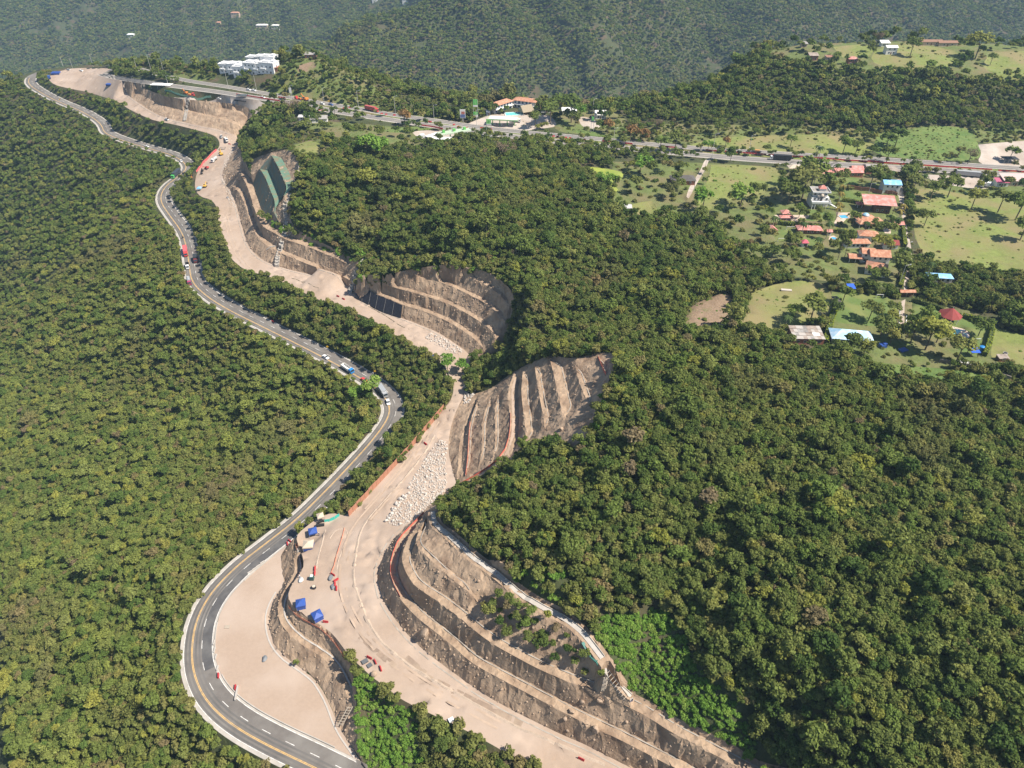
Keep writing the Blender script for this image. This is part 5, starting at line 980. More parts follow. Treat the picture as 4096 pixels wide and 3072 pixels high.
safety('green debris netting round the site yard above the far cut', pline([(660,366),(700,376),(760,389),(810,392),(845,390)], 3), 1.6, P_('green_netting',(.16,.36,.26)), 5)
car(995,361,(1012,364),'white car on the far lane before the villas, left of two', WHITE); car(1016,364,(1034,367),'white car on the far lane before the villas, right of two', WHITE); car(1052,392,(1070,395),'white car among the red barriers by the villas', WHITE)
excavator(1222,403,(1205,399),'orange excavator among red barriers on the highway', ORANGE, s=1.3); truck(1195,399,(1180,396),'red lorry with a low bed beside the orange excavator', REDT, REDT, 7, 'flat'); car(1290,418,(1308,422),'white car behind the orange road sign', WHITE); car(1324,421,(1342,425),'dark blue car behind the orange road sign', DKBLUE); semi(1488,444,(1515,450),'red covered lorry on the highway above the scrub', REDT, P_('dull_red_box',(.40,.09,.08)), 13.)
truck(2292,573,(2320,576),'red tipper with a white cab passing the hotel trees', WHITE, P_('red_tipper',(.32,.05,.05)), 8.4, 'tip'); truck(2476,583,(2500,586),'dark lorry beside the row of red barriers', DARK, P_('charcoal_box',(.04,.045,.05)), 8); truck(3018,610,(2995,608),'white cab flatbed lorry loaded with orange machinery', WHITE, DARK, 9, 'flat'); semi(3120,640,(3090,638),'black lorry and trailer with a white cab by the palm trees', WHITE, P_('black_trailer',(.03,.03,.035)), 14)
semi(3875,706,(3910,709),'grey semi-trailer lorry with a black cab parked on the gravel', DARK, P_('grey_tarpaulin',(.34,.345,.345)), 16.5); truck(3928,745,(3936,728),'white lorry parked nose-up beside the pink roof', OFFW, WHITE, 7.5); truck(3950,744,(3957,728),'white and green lorry parked beside the white lorry', LGREEN, WHITE, 7.5)
bus(1728,556,(1700,561),'white coach parked at the lower filling station', WHITE); truck(1684,556,(1665,558),'white van parked behind the coach', WHITE, WHITE, 5.5); bus(1892,563,(1888,580),'white bus facing the trees at the lower filling station', WHITE, None, 8.)
car(2058,478,(2075,480),'white car under the hotel pole', WHITE); truck(2066,489,(2085,491),'green and white lorry at the upper filling station canopy', WHITE, P_('green_white_box',(.30,.50,.24)), 6.5); car(2400,584,(2385,583),'white car parked under the trees below the highway', WHITE)
# ------------------------------------------------------------------ buildings (front wall faces -y, origin at the middle of the front wall)
def window(t, x, y, z, w=1.1, h=1.2, side='f', m=None):
    if side == 'f': f, g = MB().box(x, y - .03, z, w + .2, .06, h + .2), MB().box(x, y - .07, z, w, .06, h)
    else: f, g = MB().box(x + (.03 if side == 'r' else -.03), y, z, .06, w + .2, h + .2), MB().box(x + (.07 if side == 'r' else -.07), y, z, .06, w, h)
    o = part(t, 'window', f, m or WHITE); part(o, 'pane', g, GLASS); return o
def roofshape(b, kind, x0, x1, y0, y1, z, rise, ov):
    X0, X1, Y0, Y1 = x0 - ov, x1 + ov, y0 - ov, y1 + ov
    if kind == 'hip': b.hip(X0, X1, Y0, Y1, z, z + rise)
    elif kind == 'pyr': b.hip(X0, X1, Y0, Y1, z, z + rise, min(X1 - X0, Y1 - Y0) / 2 - .01)
    elif kind == 'gable': b.hip(X0, X1, Y0, Y1, z, z + rise, .02)
    elif kind == 'shed': b.add([(X0,Y0,z-.15),(X1,Y0,z-.15),(X1,Y1,z+rise-.15),(X0,Y1,z+rise-.15),(X0,Y0,z),(X1,Y0,z),(X1,Y1,z+rise),(X0,Y1,z+rise)], [(3,2,1,0),(4,5,6,7),(0,1,5,4),(1,2,6,5),(2,3,7,6),(3,0,4,7)])
    elif kind == 'flat': b.box((x0+x1)/2, (y0+y1)/2, z + .1, x1-x0+2*ov, y1-y0+2*ov, .22)
    return b
def house(name, label, px, py, w, d, h, kind, rm, wm, rz=0, rise=1.8, ov=.5, nwin=2, st=1, door=True, cat='house', group=None, open_=False, rows=True):
    t = thing(name, label, cat, tuple(hit(px, py)), rz, group)
    if open_:
        for x in np.linspace(-w/2 + .2, w/2 - .2, max(2, int(w / 3) + 1)):
            for y in (.2, d - .2): part(t, 'post', MB().cyl((x, y, -.6), (x, y, h), .13, .13, 6), wm)
    else: part(t, 'wall', MB().box(0, d/2, h/2 - .6, w, d, h + 1.2), wm)
    r = part(t, 'roof', roofshape(MB(), kind, -w/2, w/2, 0, d, h, rise, ov), rm)
    if kind == 'flat' and not open_: part(t, 'parapet', MB().box(0, .08-ov, h+.45, w+2*ov, .15, .5).box(0, d+ov-.08, h+.45, w+2*ov, .15, .5).box(-w/2-ov+.08, d/2, h+.45, .15, d+2*ov-.32, .5).box(w/2+ov-.08, d/2, h+.45, .15, d+2*ov-.32, .5), wm)
    if not open_:
        for s in range(st):
            z = 1.5 + s * (h / st)
            for k in range(nwin): window(t, (k + .5) / nwin * w * .86 - w * .43, 0, z)
            if d > 4: window(t, w/2, d * .5, z, side='r')
        if door: o = part(t, 'door', MB().box(-w*.02 if nwin % 2 == 0 else w * .25, -.04, 1.0, .95, .08, 2.0), WOODM); part(o, 'handle', MB().box((-w*.02 if nwin % 2 == 0 else w * .25) + .35, -.1, 1.0, .06, .06, .14), GREYM)
    return t
H_ = house
CREAM = P_('cream_wall', (.62,.55,.45), .9); BUFF = P_('buff_wall', (.50,.38,.28), .9)
H_('house','white bungalow with a pink hipped roof right below the highway',3299,712,11.5,8,3.2,'hip',PINKR,OFFW,nwin=4); H_('garden_pavilion','small beige canvas-roofed pavilion beside the arch by the highway',3180,688,8,5,2.6,'hip',BEIGE,OFFW,rise=1.4,cat='pavilion',open_=True)
H_('house','long red brick building with a partly faded roof against the highway',3398,708,17,6,3.0,'shed',PINKR,BRICK,rise=.6,nwin=4); H_('house','small red gabled house at the end of the brick building',3428,700,7,6,3.2,'gable',PINKR,BRICK,rise=2,nwin=2)
H_('house','dark grey roofed house against the highway behind the round tree',3497,694,11,7,3.2,'gable',GREYR,BRICK,nwin=3); H_('house','brown flat-roofed shed against the highway',3556,702,12,7,2.8,'shed',RUSTR,BRICK,rise=.5,nwin=3)
H_('house','white two-storey house with a bright blue roof',3561,774,9.8,7.5,5.8,'gable',SKYB,OFFW,rise=1.3,nwin=3,st=2,rz=-.12)
# mansion with arcade, terrace, stair and dome
t = thing('mansion', 'white three-level mansion with arches, a dome and an outside stair', 'mansion', tuple(hit(3278,835)), -.06)
part(t,'wall',MB().box(0,6.2,2.4,10.5,7.5,6.4),OFFW); part(t,'upper_wall',MB().box(0,7.2,7.0,8.6,5.4,3.0),OFFW)
for x in np.linspace(-5,5,7): part(t,'column',MB().cyl((x,-.6,-.8),(x,-.6,2.7),.22,.2,8),WHITE)
for x in np.linspace(-4.17,4.17,6): part(t,'arch',MB().add([(x+.83*math.cos(a)*.9,y,2.6+.75*math.sin(a)) for y in (-.75,-.45) for a in np.linspace(0,math.pi,7)]+[(x+sx*.83,y,3.45) for y in (-.75,-.45) for sx in (1,-1)],[(0,1,2,3,4,5,6,15,14),(13,12,11,10,9,8,7,16,17),(14,15,17,16)]),WHITE)
part(t,'terrace',MB().box(0,.9,3.65,11.2,3.6,.3),WHITE); part(t,'balustrade',MB().box(0,-.85,4.25,11.2,.14,.9).box(-5.5,.9,4.25,.14,3.5,.9).box(5.5,1.6,4.25,.14,2.1,.9),WHITE)
part(t,'roof_slab',MB().box(0,6.6,8.65,10.6,8.2,.3),GREYR); part(t,'parapet',MB().box(0,2.55,9.1,10.6,.18,.6).box(0,10.65,9.1,10.6,.18,.6).box(-5.2,6.6,9.1,.18,7.9,.6).box(5.2,6.6,9.1,.18,7.9,.6),WHITE)
part(t,'porch_roof',MB().box(.3,2.6,7.0,5.0,1.8,.25),GREYR); part(t,'dome',MB().cyl((.3,2.4,7.12),(.3,2.4,7.5),1.1,1.05,12).cyl((.3,2.4,7.5),(.3,2.4,8.1),1.05,.7,12).cyl((.3,2.4,8.1),(.3,2.4,8.4),.7,.1,12),BEIGE)
part(t,'rooftop_pavilion',MB().hip(-1.2,3.4,5.0,8.8,10.3,12.0,1.88),PINKR); part(t,'pavilion_wall',MB().box(1.1,6.9,9.5,3.8,3.2,1.6),OFFW)
for k in range(10): part(t,'stair_tread',MB().box(5.3+k*.75,-.5-k*.22,3.4-k*.34,.8,1.5,.25),WHITE)
for x in (-3.4,-1.2,3.6): window(t,x,2.44,5.0,1.1,1.6)
part(t,'door',MB().box(.4,2.42,4.9,1.4,.1,2.3),DARK)
for x in (-3.2,3.2): window(t,x,4.5,7.2)
H_('pavilion','large open pavilion with a long faded red sheet roof',3511,852,17,8.5,5.2,'shed',PINKR,WOODM,rz=-.16,rise=2.2,ov=.8,cat='pavilion',open_=True)
H_('storage_room','brown timber room under the large red pavilion',3525,852,9,5.5,3.2,'flat',WOODM,WOODM,rz=-.16,nwin=3,cat='room',ov=.1)
H_('kiosk','small square kiosk with a red pyramid roof left of the large pavilion',3438,831,3.0,3.0,2.2,'pyr',PINKR,WHITE,rise=1.2,cat='kiosk',open_=True,ov=.4)
t = thing('house','octagonal house with terracotta roofs round a blue glass dome','house',tuple(hit(3474,905)),.2); part(t,'wall',MB().cyl((0,5,-1),(0,5,3.0),4.6,4.6,8),OFFW); part(t,'roof',MB().cone(0,5,3.0,5.0,6.4,8,.39),TERRA)
part(t,'glass_dome',MB().cyl((0,5,4.5),(0,5,5.0),1.9,1.8,12).cyl((0,5,5.0),(0,5,5.6),1.8,1.1,12).cyl((0,5,5.6),(0,5,5.85),1.1,.2,12),P_('blue_dome_glass',(.30,.50,.62),.15)); part(t,'side_wing',MB().box(5.2,1.5,1.0,4.4,4.4,3.6),OFFW); part(t,'wing_roof',MB().hip(2.4,8.2,-1.4,4.4,2.8,4.5),TERRA)
part(t,'porch_roof',MB().hip(-7.2,-2.6,-1.6,3.0,2.6,4.0),TERRA); part(t,'front_roof',MB().hip(-2.4,3.6,-3.6,0.4,2.2,3.4),TERRA)
for x, y in ((-6.8,-1.2),(-3,-1.2),(-2,-3.2),(3.2,-3.2)): part(t,'post',MB().cyl((x,y,-.5),(x,y,2.3),.12,.12,6),OFFW)
for k in range(3): window(t,-2+k*2,.36,1.5,1,1.2)
H_('house','small white house with a red roof edged in blue beside the lane',3590,916,5.6,4.5,2.8,'gable',PINKR,OFFW,rise=1.2,nwin=2); H_('kiosk','red pyramid-roofed gazebo on the beige terrace',3143,868,4.2,4.2,2.2,'pyr',PINKR,WHITE,cat='gazebo',open_=True,rise=1.6); H_('kiosk','low red hipped shelter in front of the gazebo',3146,882,7,3,1.8,'hip',PINKR,WHITE,cat='gazebo',open_=True,rise=.9)
H_('house','narrow white hut with a red roof at the left end of the football lawn',3094,938,3.2,5,2.6,'gable',PINKR,OFFW,rz=.2,rise=1.2,nwin=1); H_('house','red hipped house behind the football lawn, left of a joined pair',3219,936,8,5,2.6,'hip',PINKR,WOODM,nwin=2,rz=-.05); H_('house','red hipped house behind the football lawn, right of a joined pair',3258,937,7.4,4.5,2.4,'hip',PINKR,WOODM,nwin=2,rz=-.05)
H_('garden_shed','tiny white gabled shed behind the palm',3315,942,2.4,2.4,2.3,'gable',PINKR,OFFW,rise=.9,nwin=1,cat='shed',door=False); H_('garden_shed','small pink-roofed white hut below the football lawn',3217,990,3.0,3.0,2.8,'pyr',P_('pink_roof',(.50,.10,.14),.8),OFFW,rise=1.3,nwin=1,cat='shed')
H_('house','terracotta-roofed wing of the villa by the two pools, long low part',3428,992,13,5,2.8,'hip',TERRA,OFFW,rise=1.5,nwin=5); H_('house','terracotta-roofed villa by the two pools, taller rear part',3470,968,10,6,3.6,'hip',TERRA,OFFW,rise=2,nwin=3,rz=-.2)
H_('house','small white house with a dark red roof beside the lane',3561,998,7.0,5,2.9,'gable',DKRED,OFFW,rise=1.6,nwin=2,rz=-.1)
H_('house','villa with weathered tile roofs, tall gabled main block',3512,1062,9.5,7.5,5.0,'gable',TERRA,OFFW,rise=2.2,nwin=3,st=2,rz=-.12); H_('house','villa wing with a balcony between two tile roofs',3465,1050,6,6,5.2,'gable',TERRA,OFFW,rise=1.6,nwin=2,st=2,rz=-.12); H_('house','low tiled garage wing with open bays at the left of the villa',3420,1052,6.5,5,2.7,'gable',TERRA,OFFW,rise=1.3,open_=True,rz=-.12); H_('house','front villa wing with a broad tiled gable roof',3497,1103,9.5,8,3.4,'hip',TERRA,OFFW,rise=2.2,nwin=3,rz=-.45)
H_('cottage','white cottage with a blue roof under a tall palm',3757,1130,11,4.2,2.7,'hip',SKYB,OFFW,rise=1.3,nwin=4,rz=-.14); H_('shelter','open shed with a bright blue tarpaulin roof by the hedge corner',3403,1173,3.2,3.4,2.6,'shed',P_('royal_blue_sheet',(.04,.12,.55),.4),WOODM,rise=.7,cat='shelter',open_=True,ov=.2); H_('animal_pen','long pen roofed with dark shade netting along the yellow hedge',3363,1242,2.6,9,2.0,'flat',P_('shade_netting',(.10,.085,.075),.9),WOODM,rz=.05,cat='pen',open_=True,ov=.1)
# weathered shed with separate roof sheets
t = thing('barn','large shed with weathered patched sheet roof and brick front','barn',tuple(hit(3231,1378)),-.03); part(t,'wall',MB().box(0,4.4,1.2,13,8.8,3.6),BRICK)
for k in range(9):
    for j in range(4):
        mm = (RUSTR, GREYR, P_('pale_roof_sheet',(.42,.38,.34),.85))[int(RNG.integers(0,3))]
        if (k, j) in ((6,1),(7,1)): mm = WHITE
        x = -6.75 + 1.5*(k+.5); y = -.4 + 2.4*(j+.5); part(t,'roof_sheet',MB().box(x,y,3.15+.16*j+(.03 if (k+j)%2 else 0),1.55,2.5,.06),mm)
for x in (-4.5,-1.5,1.5,4.5): window(t,x,0,1.5,1.2,1.0)
part(t,'door',MB().box(3.0,-.05,1.0,1.0,.1,2.0),WOODM)
H_('cabin','wide hall with a pale blue hipped roof beside the weathered shed',3403,1383,16.5,7.5,3.2,'hip',PALEB,OFFW,rise=2.6,nwin=5,rz=-.16,cat='hall')
t = thing('gazebo','large octagonal gazebo with a dark red shingle roof above the pool','gazebo',tuple(hit(3813,1300)),.1); part(t,'roof',MB().cone(0,4.2,2.9,6.4,5.1,8,.39),DKRED); part(t,'finial',MB().cyl((0,4.2,6.3),(0,4.2,7.2),.08,.05,6),WHITE)
for k in range(8): a = .39+k*math.pi/4; part(t,'post',MB().cyl((4.2*math.cos(a),4.2+4.2*math.sin(a),-.5),(4.2*math.cos(a),4.2+4.2*math.sin(a),3.1),.12,.12,6),WHITE)
part(t,'bar_counter',MB().box(0,4.2,.5,4.5,1.2,1.1),BRICK)
def pool(label, px, py, w, d, rz, m, deck=None, group=None):
    t = thing('swimming_pool', label, 'pool', tuple(hit(px, py) + Vector((0,0,.05))), rz, group); part(t, 'water', MB().box(0,0,.06,w,d,.1), m)
    part(t, 'coping', MB().box(0,-d/2-.3,.1,w+1.2,.6,.26).box(0,d/2+.3,.1,w+1.2,.6,.26).box(-w/2-.3,0,.1,.6,d,.26).box(w/2+.3,0,.1,.6,d,.26), deck or PAVE); return t
pool('turquoise swimming pool below the octagonal red gazebo',3822,1330,8.2,4.6,-.3,POOLW,WHITE); pool('round-ended blue pool half hidden by the round tree',3374,868,4.5,4,.2,POOLB); pool('small bright blue pool on the tan terrace',3334,953,2.6,3.4,.3,POOLB); pool('narrow blue pool beside the long tiled wing',3405,962,5,2,-.4,POOLB); pool('turquoise hotel pool inside the hotel courtyard',2057,456,14,7,.12,POOLW,WHITE)
t = thing('fountain','small round white fountain at the pool corner','fountain',tuple(hit(3830,1360))); part(t,'basin',MB().cyl((0,0,-.2),(0,0,.4),1.4,1.4,12),WHITE); part(t,'water',MB().cyl((0,0,.38),(0,0,.44),1.1,1.1,12),POOLW)
H_('gatehouse','tiled gate roof spanning the lane into the garden',3624,1190,6.6,1.6,3.0,'gable',TERRA,BUFF,rise=.9,cat='gate',open_=True,ov=.5); t = bpy.data.objects['gatehouse']; part(t,'gate_leaf',MB().box(-1.5,.8,1.1,2.8,.12,2.2),WOODM); part(t,'gate_leaf',MB().box(1.5,.8,1.1,2.8,.12,2.2),WOODM)
H_('tank_stand','blue tarpaulin-roofed timber stand at the corner of the yellow hedge',3896,1430,3.4,3.2,2.6,'shed',P_('royal_blue_sheet',(.04,.12,.55)),WOODM,rise=.5,cat='shelter',open_=True,ov=.2)
t = thing('water_tank','round blue water tank beside the yellow hedge','tank',tuple(hit(3924,1402))); part(t,'body',MB().cyl((0,0,0),(0,0,2.0),1.0,1.15,12),BRBLUE); part(t,'lid',MB().cyl((0,0,2.0),(0,0,2.3),1.15,.4,12),BRBLUE)
t = thing('water_tank','grey concrete cistern on the right pasture edge','tank',tuple(hit(4016,1425))); part(t,'body',MB().cyl((0,0,-.3),(0,0,1.8),.95,.95,12),CONC); part(t,'opening',MB().cyl((0,0,1.8),(0,0,1.84),.75,.75,12),DARK)
H_('shed','low brown sheet-roofed shed under the grey cistern',4012,1448,4.0,2.6,1.8,'shed',RUSTR,WOODM,rise=.3,nwin=1,cat='shed',ov=.2); simple('storage_container','pair of white bins below the trees by the boundary wall','bins',3847,1458,WHITE,(-1.2,0,.7,2.0,1.4,1.4),(1.3,-.3,.7,2.0,1.4,1.4)); simple('parked_boat','blue tarpaulin-covered stack under the garden trees','stack',3530,1388,BLUE,(0,0,.8,3,2,1.6,.3),(.5,0,1.8,1.6,1.4,.5,.3)); simple('garden_tarp','blue tarpaulin beside the drive under the trees','tarpaulin',3612,1402,BLUE,(0,0,.4,3.5,2.4,.5,.4))
wall_run('boundary_wall','grey stone boundary wall below the garden trees','wall',pline([(3755,1448),(3850,1462),(3920,1482),(3990,1500),(4040,1520)],3),1.6,.4,P_('stone_wall',(.24,.21,.18),.95,.15),'block',2.0); wall_run('boundary_wall','low stone wall along the top of the left pasture','wall',pline([(3072,1122),(3110,1108),(3150,1100)],2),1.0,.7,P_('stone_wall',(.24,.21,.18)),'block',1.5)
wall_run('brick_wall','dark brick wall behind the bright lawn','wall',pline([(3385,752),(3450,762),(3520,774),(3588,784)],3),2.2,.25,BRICK,'section',3.0); wall_run('wire_fence','post and wire fence across the lower edge of the left pasture','fence',pline([(2925,1352),(2985,1354),(3045,1356),(3100,1352)],3),1.0,.04,P_('grey_wire',(.25,.23,.2)),'wire',2.4,MATS['grey_timber'])
for lb, pts in (('white kerb along the left side of the garden drive', [(3600,1240),(3596,1290),(3594,1345)]), ('white kerb along the right side of the garden drive', [(3626,1262),(3624,1300)])): wall_run('drive_kerb', lb, 'kerb', pline(pts,1.5), .3, .3, WHITE, 'kerb_stone', 1.6)
simple('trough','pale concrete trough lying on the left pasture','trough',3145,1162,P_('pale_trough',(.50,.44,.38)),(0,0,.25,5,1.6,.5,-.15))
def goal(px, py, label, rz=0, w=4.2):
    t = thing('goal_frame', label, 'goal', tuple(hit(px, py)), rz)
    for x in (-w/2, w/2): part(t,'post',MB().cyl((x,0,-.1),(x,0,2.2),.09,.09,6),WHITE)
    part(t,'crossbar',MB().cyl((-w/2,0,2.2),(w/2,0,2.2),.09,.09,6),WHITE); part(t,'back_bar',MB().cyl((-w/2,0,2.2),(-w/2,1.2,0),.06,.06,5).cyl((w/2,0,2.2),(w/2,1.2,0),.06,.06,5),WHITE)
goal(3159,921,'white goal frame at the far end of the football lawn'); goal(3126,968,'white goal frame at the near end of the football lawn'); goal(3516,1194,'grey swing frame beside the garden hedge',0,3.2); goal(3505,1285,'white goal frame in the garden beside the round tree',1.3,3); goal(3903,1372,'white basketball frame beside the pool garden',.1,3)
for px, py, lb in ((3173,668,'round metal arch by the highway, left of two'),(3339,672,'round metal arch by the highway, right of two')):
    t = thing('garden_arch', lb, 'arch', tuple(hit(px, py))); 
    for y in (0,1.0):
        pts_ = [(3.0*math.cos(a), y, 3.2*math.sin(a)+.6) for a in np.linspace(0,math.pi,11)]; b = MB()
        for p_, q_ in zip(pts_[:-1], pts_[1:]): b.cyl(p_, q_, .14, .14, 5)
        part(t,'hoop',b,P_('arch_metal',(.22,.19,.17)))
# highway side: hotel, filling stations, village at the right edge
t = thing('hotel','U-shaped two-storey white hotel with terracotta roof round a pool','hotel',tuple(hit(2010,452)),0); bx = t.location
def wing(p, q, dpt, nm):
    a, b = Vector(p) - bx, Vector(q) - bx; L_ = (b - a).length; rz = math.atan2(b.y - a.y, b.x - a.x); c = (a + b) / 2
    def T(x, y): return c.x + x * math.cos(rz) - y * math.sin(rz), c.y + x * math.sin(rz) + y * math.cos(rz)
    cx_, cy_ = T(0, dpt/2); part(t, 'wall', MB().box(cx_, cy_, 2.2, L_, dpt, 7.2, rz), OFFW)
    b_ = MB().hip(-L_/2-.8, L_/2+.8, -1.2, dpt+.8, 5.8, 7.6); b_.v = [(*T(x, y), z) for x, y, z in b_.v]; part(t, 'roof', b_, TERRA)
    g_ = MB(); x_, y_ = T(0, -.9); part(t, 'gallery', MB().box(x_, y_, 2.9, L_, 1.8, .25, rz), WHITE)
    for k in range(int(L_ / 3.2)):
        for z in (1.3, 4.3):
            x_, y_ = T(-L_/2 + 1.6 + k * 3.2, -.05); o = part(t, 'window', MB().box(x_, y_, z, 1.5, .08, 1.9, rz), P_('blue_door_paint',(.06,.11,.22))); part(o, 'pane', MB().box(x_ + math.sin(rz)*.06, y_ - math.cos(rz)*.06, z + .4, .9, .06, .8, rz), GLASS)
wing(hit(1979,455), hit(2050,431), 7, 'left'); wing(hit(2054,428), hit(2140,442), 7, 'rear')
H_('palapa','thatched gabled shelter in the hotel yard',2114,460,9,8,2.6,'gable',THATCH,WOODM,rise=4.2,cat='shelter',rz=.5,open_=True); H_('house','small house with a terracotta roof behind the big hotel tree',2187,450,9,7,3.2,'gable',TERRA,OFFW,nwin=2); H_('house','white flat house among the trees right of the hotel',2277,460,11,7,3.2,'shed',WHITE,OFFW,rise=.6,nwin=3); H_('house','white gabled house by the pale shrubs right of the hotel',2402,476,8,8,3.2,'gable',OFFW,OFFW,rise=2.4,nwin=2)
def canopy(px, py, w, d, rz, label, top, edge, boxes=()):
    t = thing('fuel_canopy', label, 'filling station', tuple(hit(px, py)), rz); part(t,'roof',MB().box(0,0,5.4,w,d,.7),top); part(t,'fascia',MB().box(0,-d/2-.08,5.4,w+.2,.12,.9).box(w/2+.08,0,5.4,.12,d,.9).box(-w/2-.08,0,5.4,.12,d,.9),edge)
    for x in (-w*.38,-w*.13,w*.13,w*.38): part(t,'column',MB().box(x,0,2.5,.6,.6,5.2),GREEN); o = part(t,'fuel_pump',MB().box(x+1.4,0,.8,.8,.9,1.7),OFFW); part(o,'screen',MB().box(x+1.4,-.48,1.2,.5,.05,.4),GLASS)
    for x, y in boxes: part(t,'roof_sign',MB().box(x,y,6.6,1.8,1.4,1.8),GREEN)
canopy(2014,502,22,8,-.14,'upper filling station canopy with a white top in the hotel yard',P_('canopy_white',(.62,.60,.54)),P_('canopy_green',(.42,.62,.30))); canopy(1818,556,24,6,.42,'long pale green canopy of the lower filling station with roof boxes',P_('canopy_pale_green',(.42,.50,.36)),P_('canopy_pale_edge',(.55,.62,.48)),((-8,0),(0,0),(8,0)))
H_('station_shop','low white-roofed shop of the lower filling station',1765,578,16,5,3.2,'flat',WHITE,OFFW,nwin=5,cat='shop',rz=-.12)
def pylon(px, py, h, label, panels, w=3.4):
    t = thing('sign_pylon', label, 'sign', tuple(hit(px, py)), 0)
    for x in (-w/2, w/2): part(t,'pole',MB().cyl((x,0,-.3),(x,0,h),.14,.14,6),GREYM)
    for z0__, z1__, mm, emb in panels:
        o = part(t,'panel',MB().box(0,-.1,(z0__+z1__)/2,w,.5,z1__-z0__),mm)
        if emb: part(o,'emblem',MB().box(-.2,-.38,(z0__+z1__)/2,.5,.06,(z1__-z0__)*.5,0,.7).box(.45,-.38,(z0__+z1__)/2+.1,.6,.06,.35),emb)
LG2 = P_('lime_sign', (.30,.62,.20))
pylon(1903,480,15.5,'tall filling station sign with green panels on the hotel side',[(11.5,15.5,GREEN,LG2),(10.2,11.5,OFFW,None),(4.0,6.2,GREEN,LG2),(2.4,4.0,OFFW,DARK)]); pylon(1956,557,15,'tall filling station sign with a lime panel above the lower station trees',[(11.2,14.6,LG2,GREEN),(10.2,11.2,OFFW,None),(3.2,5.0,GREEN,LG2),(1.8,3.2,OFFW,DARK)]); pylon(2368,528,13,'thin double pole sign with a small green panel',[(8.6,11.2,GREEN,LG2)],1.8)
t = thing('billboard','framed billboard with a red and blue poster beside the highway','sign',tuple(hit(1852,488))); part(t,'pole',MB().cyl((0,0,-.3),(0,0,3.4),.25,.2,8),GREYM); o = part(t,'board',MB().box(0,0,6.2,4.2,.4,6.4),OFFW)
part(o,'poster',MB().box(0,-.23,4.6,3.6,.06,2.4),P_('poster_blue',(.10,.14,.30))); part(o,'poster',MB().box(.3,-.23,7.0,2.6,.06,2.0),P_('poster_red',(.42,.14,.10)))
t = thing('roadside_sign','white billboard on a pole above the excavator','sign',tuple(hit(1166,390))); part(t,'pole',MB().cyl((.8,0,-.3),(.8,0,8.5),.15,.15,6),GREYM); part(t,'board',MB().box(0,-.2,5.8,2.0,.2,4.2),OFFW)
H_('house','long building with a pink corrugated roof at the right edge of the highway',4062,745,16,8,3.6,'shed',P_('pink_sheet',(.55,.40,.37),.7),BUFF,rise=1.6,nwin=4,rz=-.06); H_('house','small crimson roof joined to the pink corrugated roof',4006,748,7,5,3.0,'shed',P_('crimson_sheet',(.42,.10,.17),.7),OFFW,rise=1.0,nwin=2,rz=-.06); H_('truck_shelter','dark roofed stall under a tree at the gravel lot',4040,655,9,5,3.0,'flat',DARK,GREYM,cat='shelter',open_=True)
H_('cottage','dark thatched hut beside the dirt track',2733,740,15,8,2.8,'hip',P_('dark_thatch',(.10,.09,.085),.95,.2),BRICK,rise=2.2,nwin=3); H_('cottage','rusty tin-roofed hut in the forest clearing',2497,848,8,5,2.6,'gable',P_('tin_roof',(.50,.48,.47),.5),BRICK,rise=.9,nwin=2); H_('house','low grey sheet-roofed house below the highway',1269,492,15,8,3,'gable',GREYR,OFFW,rise=1.4,nwin=3,rz=.15); H_('shed','small pale sheet roof left of the grey house',1216,482,8,4,2.6,'shed',P_('tin_roof',(.50,.48,.47)),OFFW,rise=.5,nwin=2,cat='shed'); H_('kiosk','tiny blue and white booth at the edge of the hotel yard',1953,462,3,3,3,'flat',WHITE,P_('booth_blue',(.25,.32,.42)),nwin=1,cat='booth',ov=.1)
# white villas above the highway
def villa(px, py, w, d, h, rz, label):
    t = H_('villa', label, px, py, w, d, h, 'flat', P_('white_roof',(.66,.66,.66),.8), WHITE, rz=rz, nwin=3, st=max(2, int(h // 3)), cat='villa', ov=.25); part(t,'balcony',MB().box(-w*.22,-.7,h*.48,w*.4,1.4,.9),WHITE); part(t,'roof_light',MB().box(-w*.15,d*.35,h+.75,w*.5,1.2,.6),WHITE); part(t,'stair_block',MB().box(w*.28,d*.6,h+.9,w*.25,d*.35,1.5),WHITE); return t
for q in ((905,292,13,10,7,-.25,'white flat-roofed villa at the left end of the row above the highway'),(937,297,12,10,8,-.3,'white villa with a long roof light, second from the left end'),(960,308,12,10,8,-.25,'white villa partly behind the broad trees in the row'),(1003,298,13,11,9,-.35,'tall white villa in the middle of the front row'),(1038,296,12,10,8,-.3,'white villa with a dark balcony right of the middle'),(1070,295,14,10,8.5,-.3,'white villa at the right end of the front row'),
        (1012,264,13,10,7,-.25,'white villa of the rear row, left one'),(1045,266,12,10,8,-.25,'white villa of the rear row, middle one'),(1073,270,13,9,8.5,-.25,'white villa of the rear row, right one')): villa(*q)
H_('house','brick annex beside the right white villa',1098,292,6,5,4,'flat',BRICK,BRICK,nwin=1); H_('house','hilltop house with a grey roof beside dark trees on the left knoll',1241,234,9,7,3.2,'gable',GREYR,BRICK,rise=1.4,nwin=2)
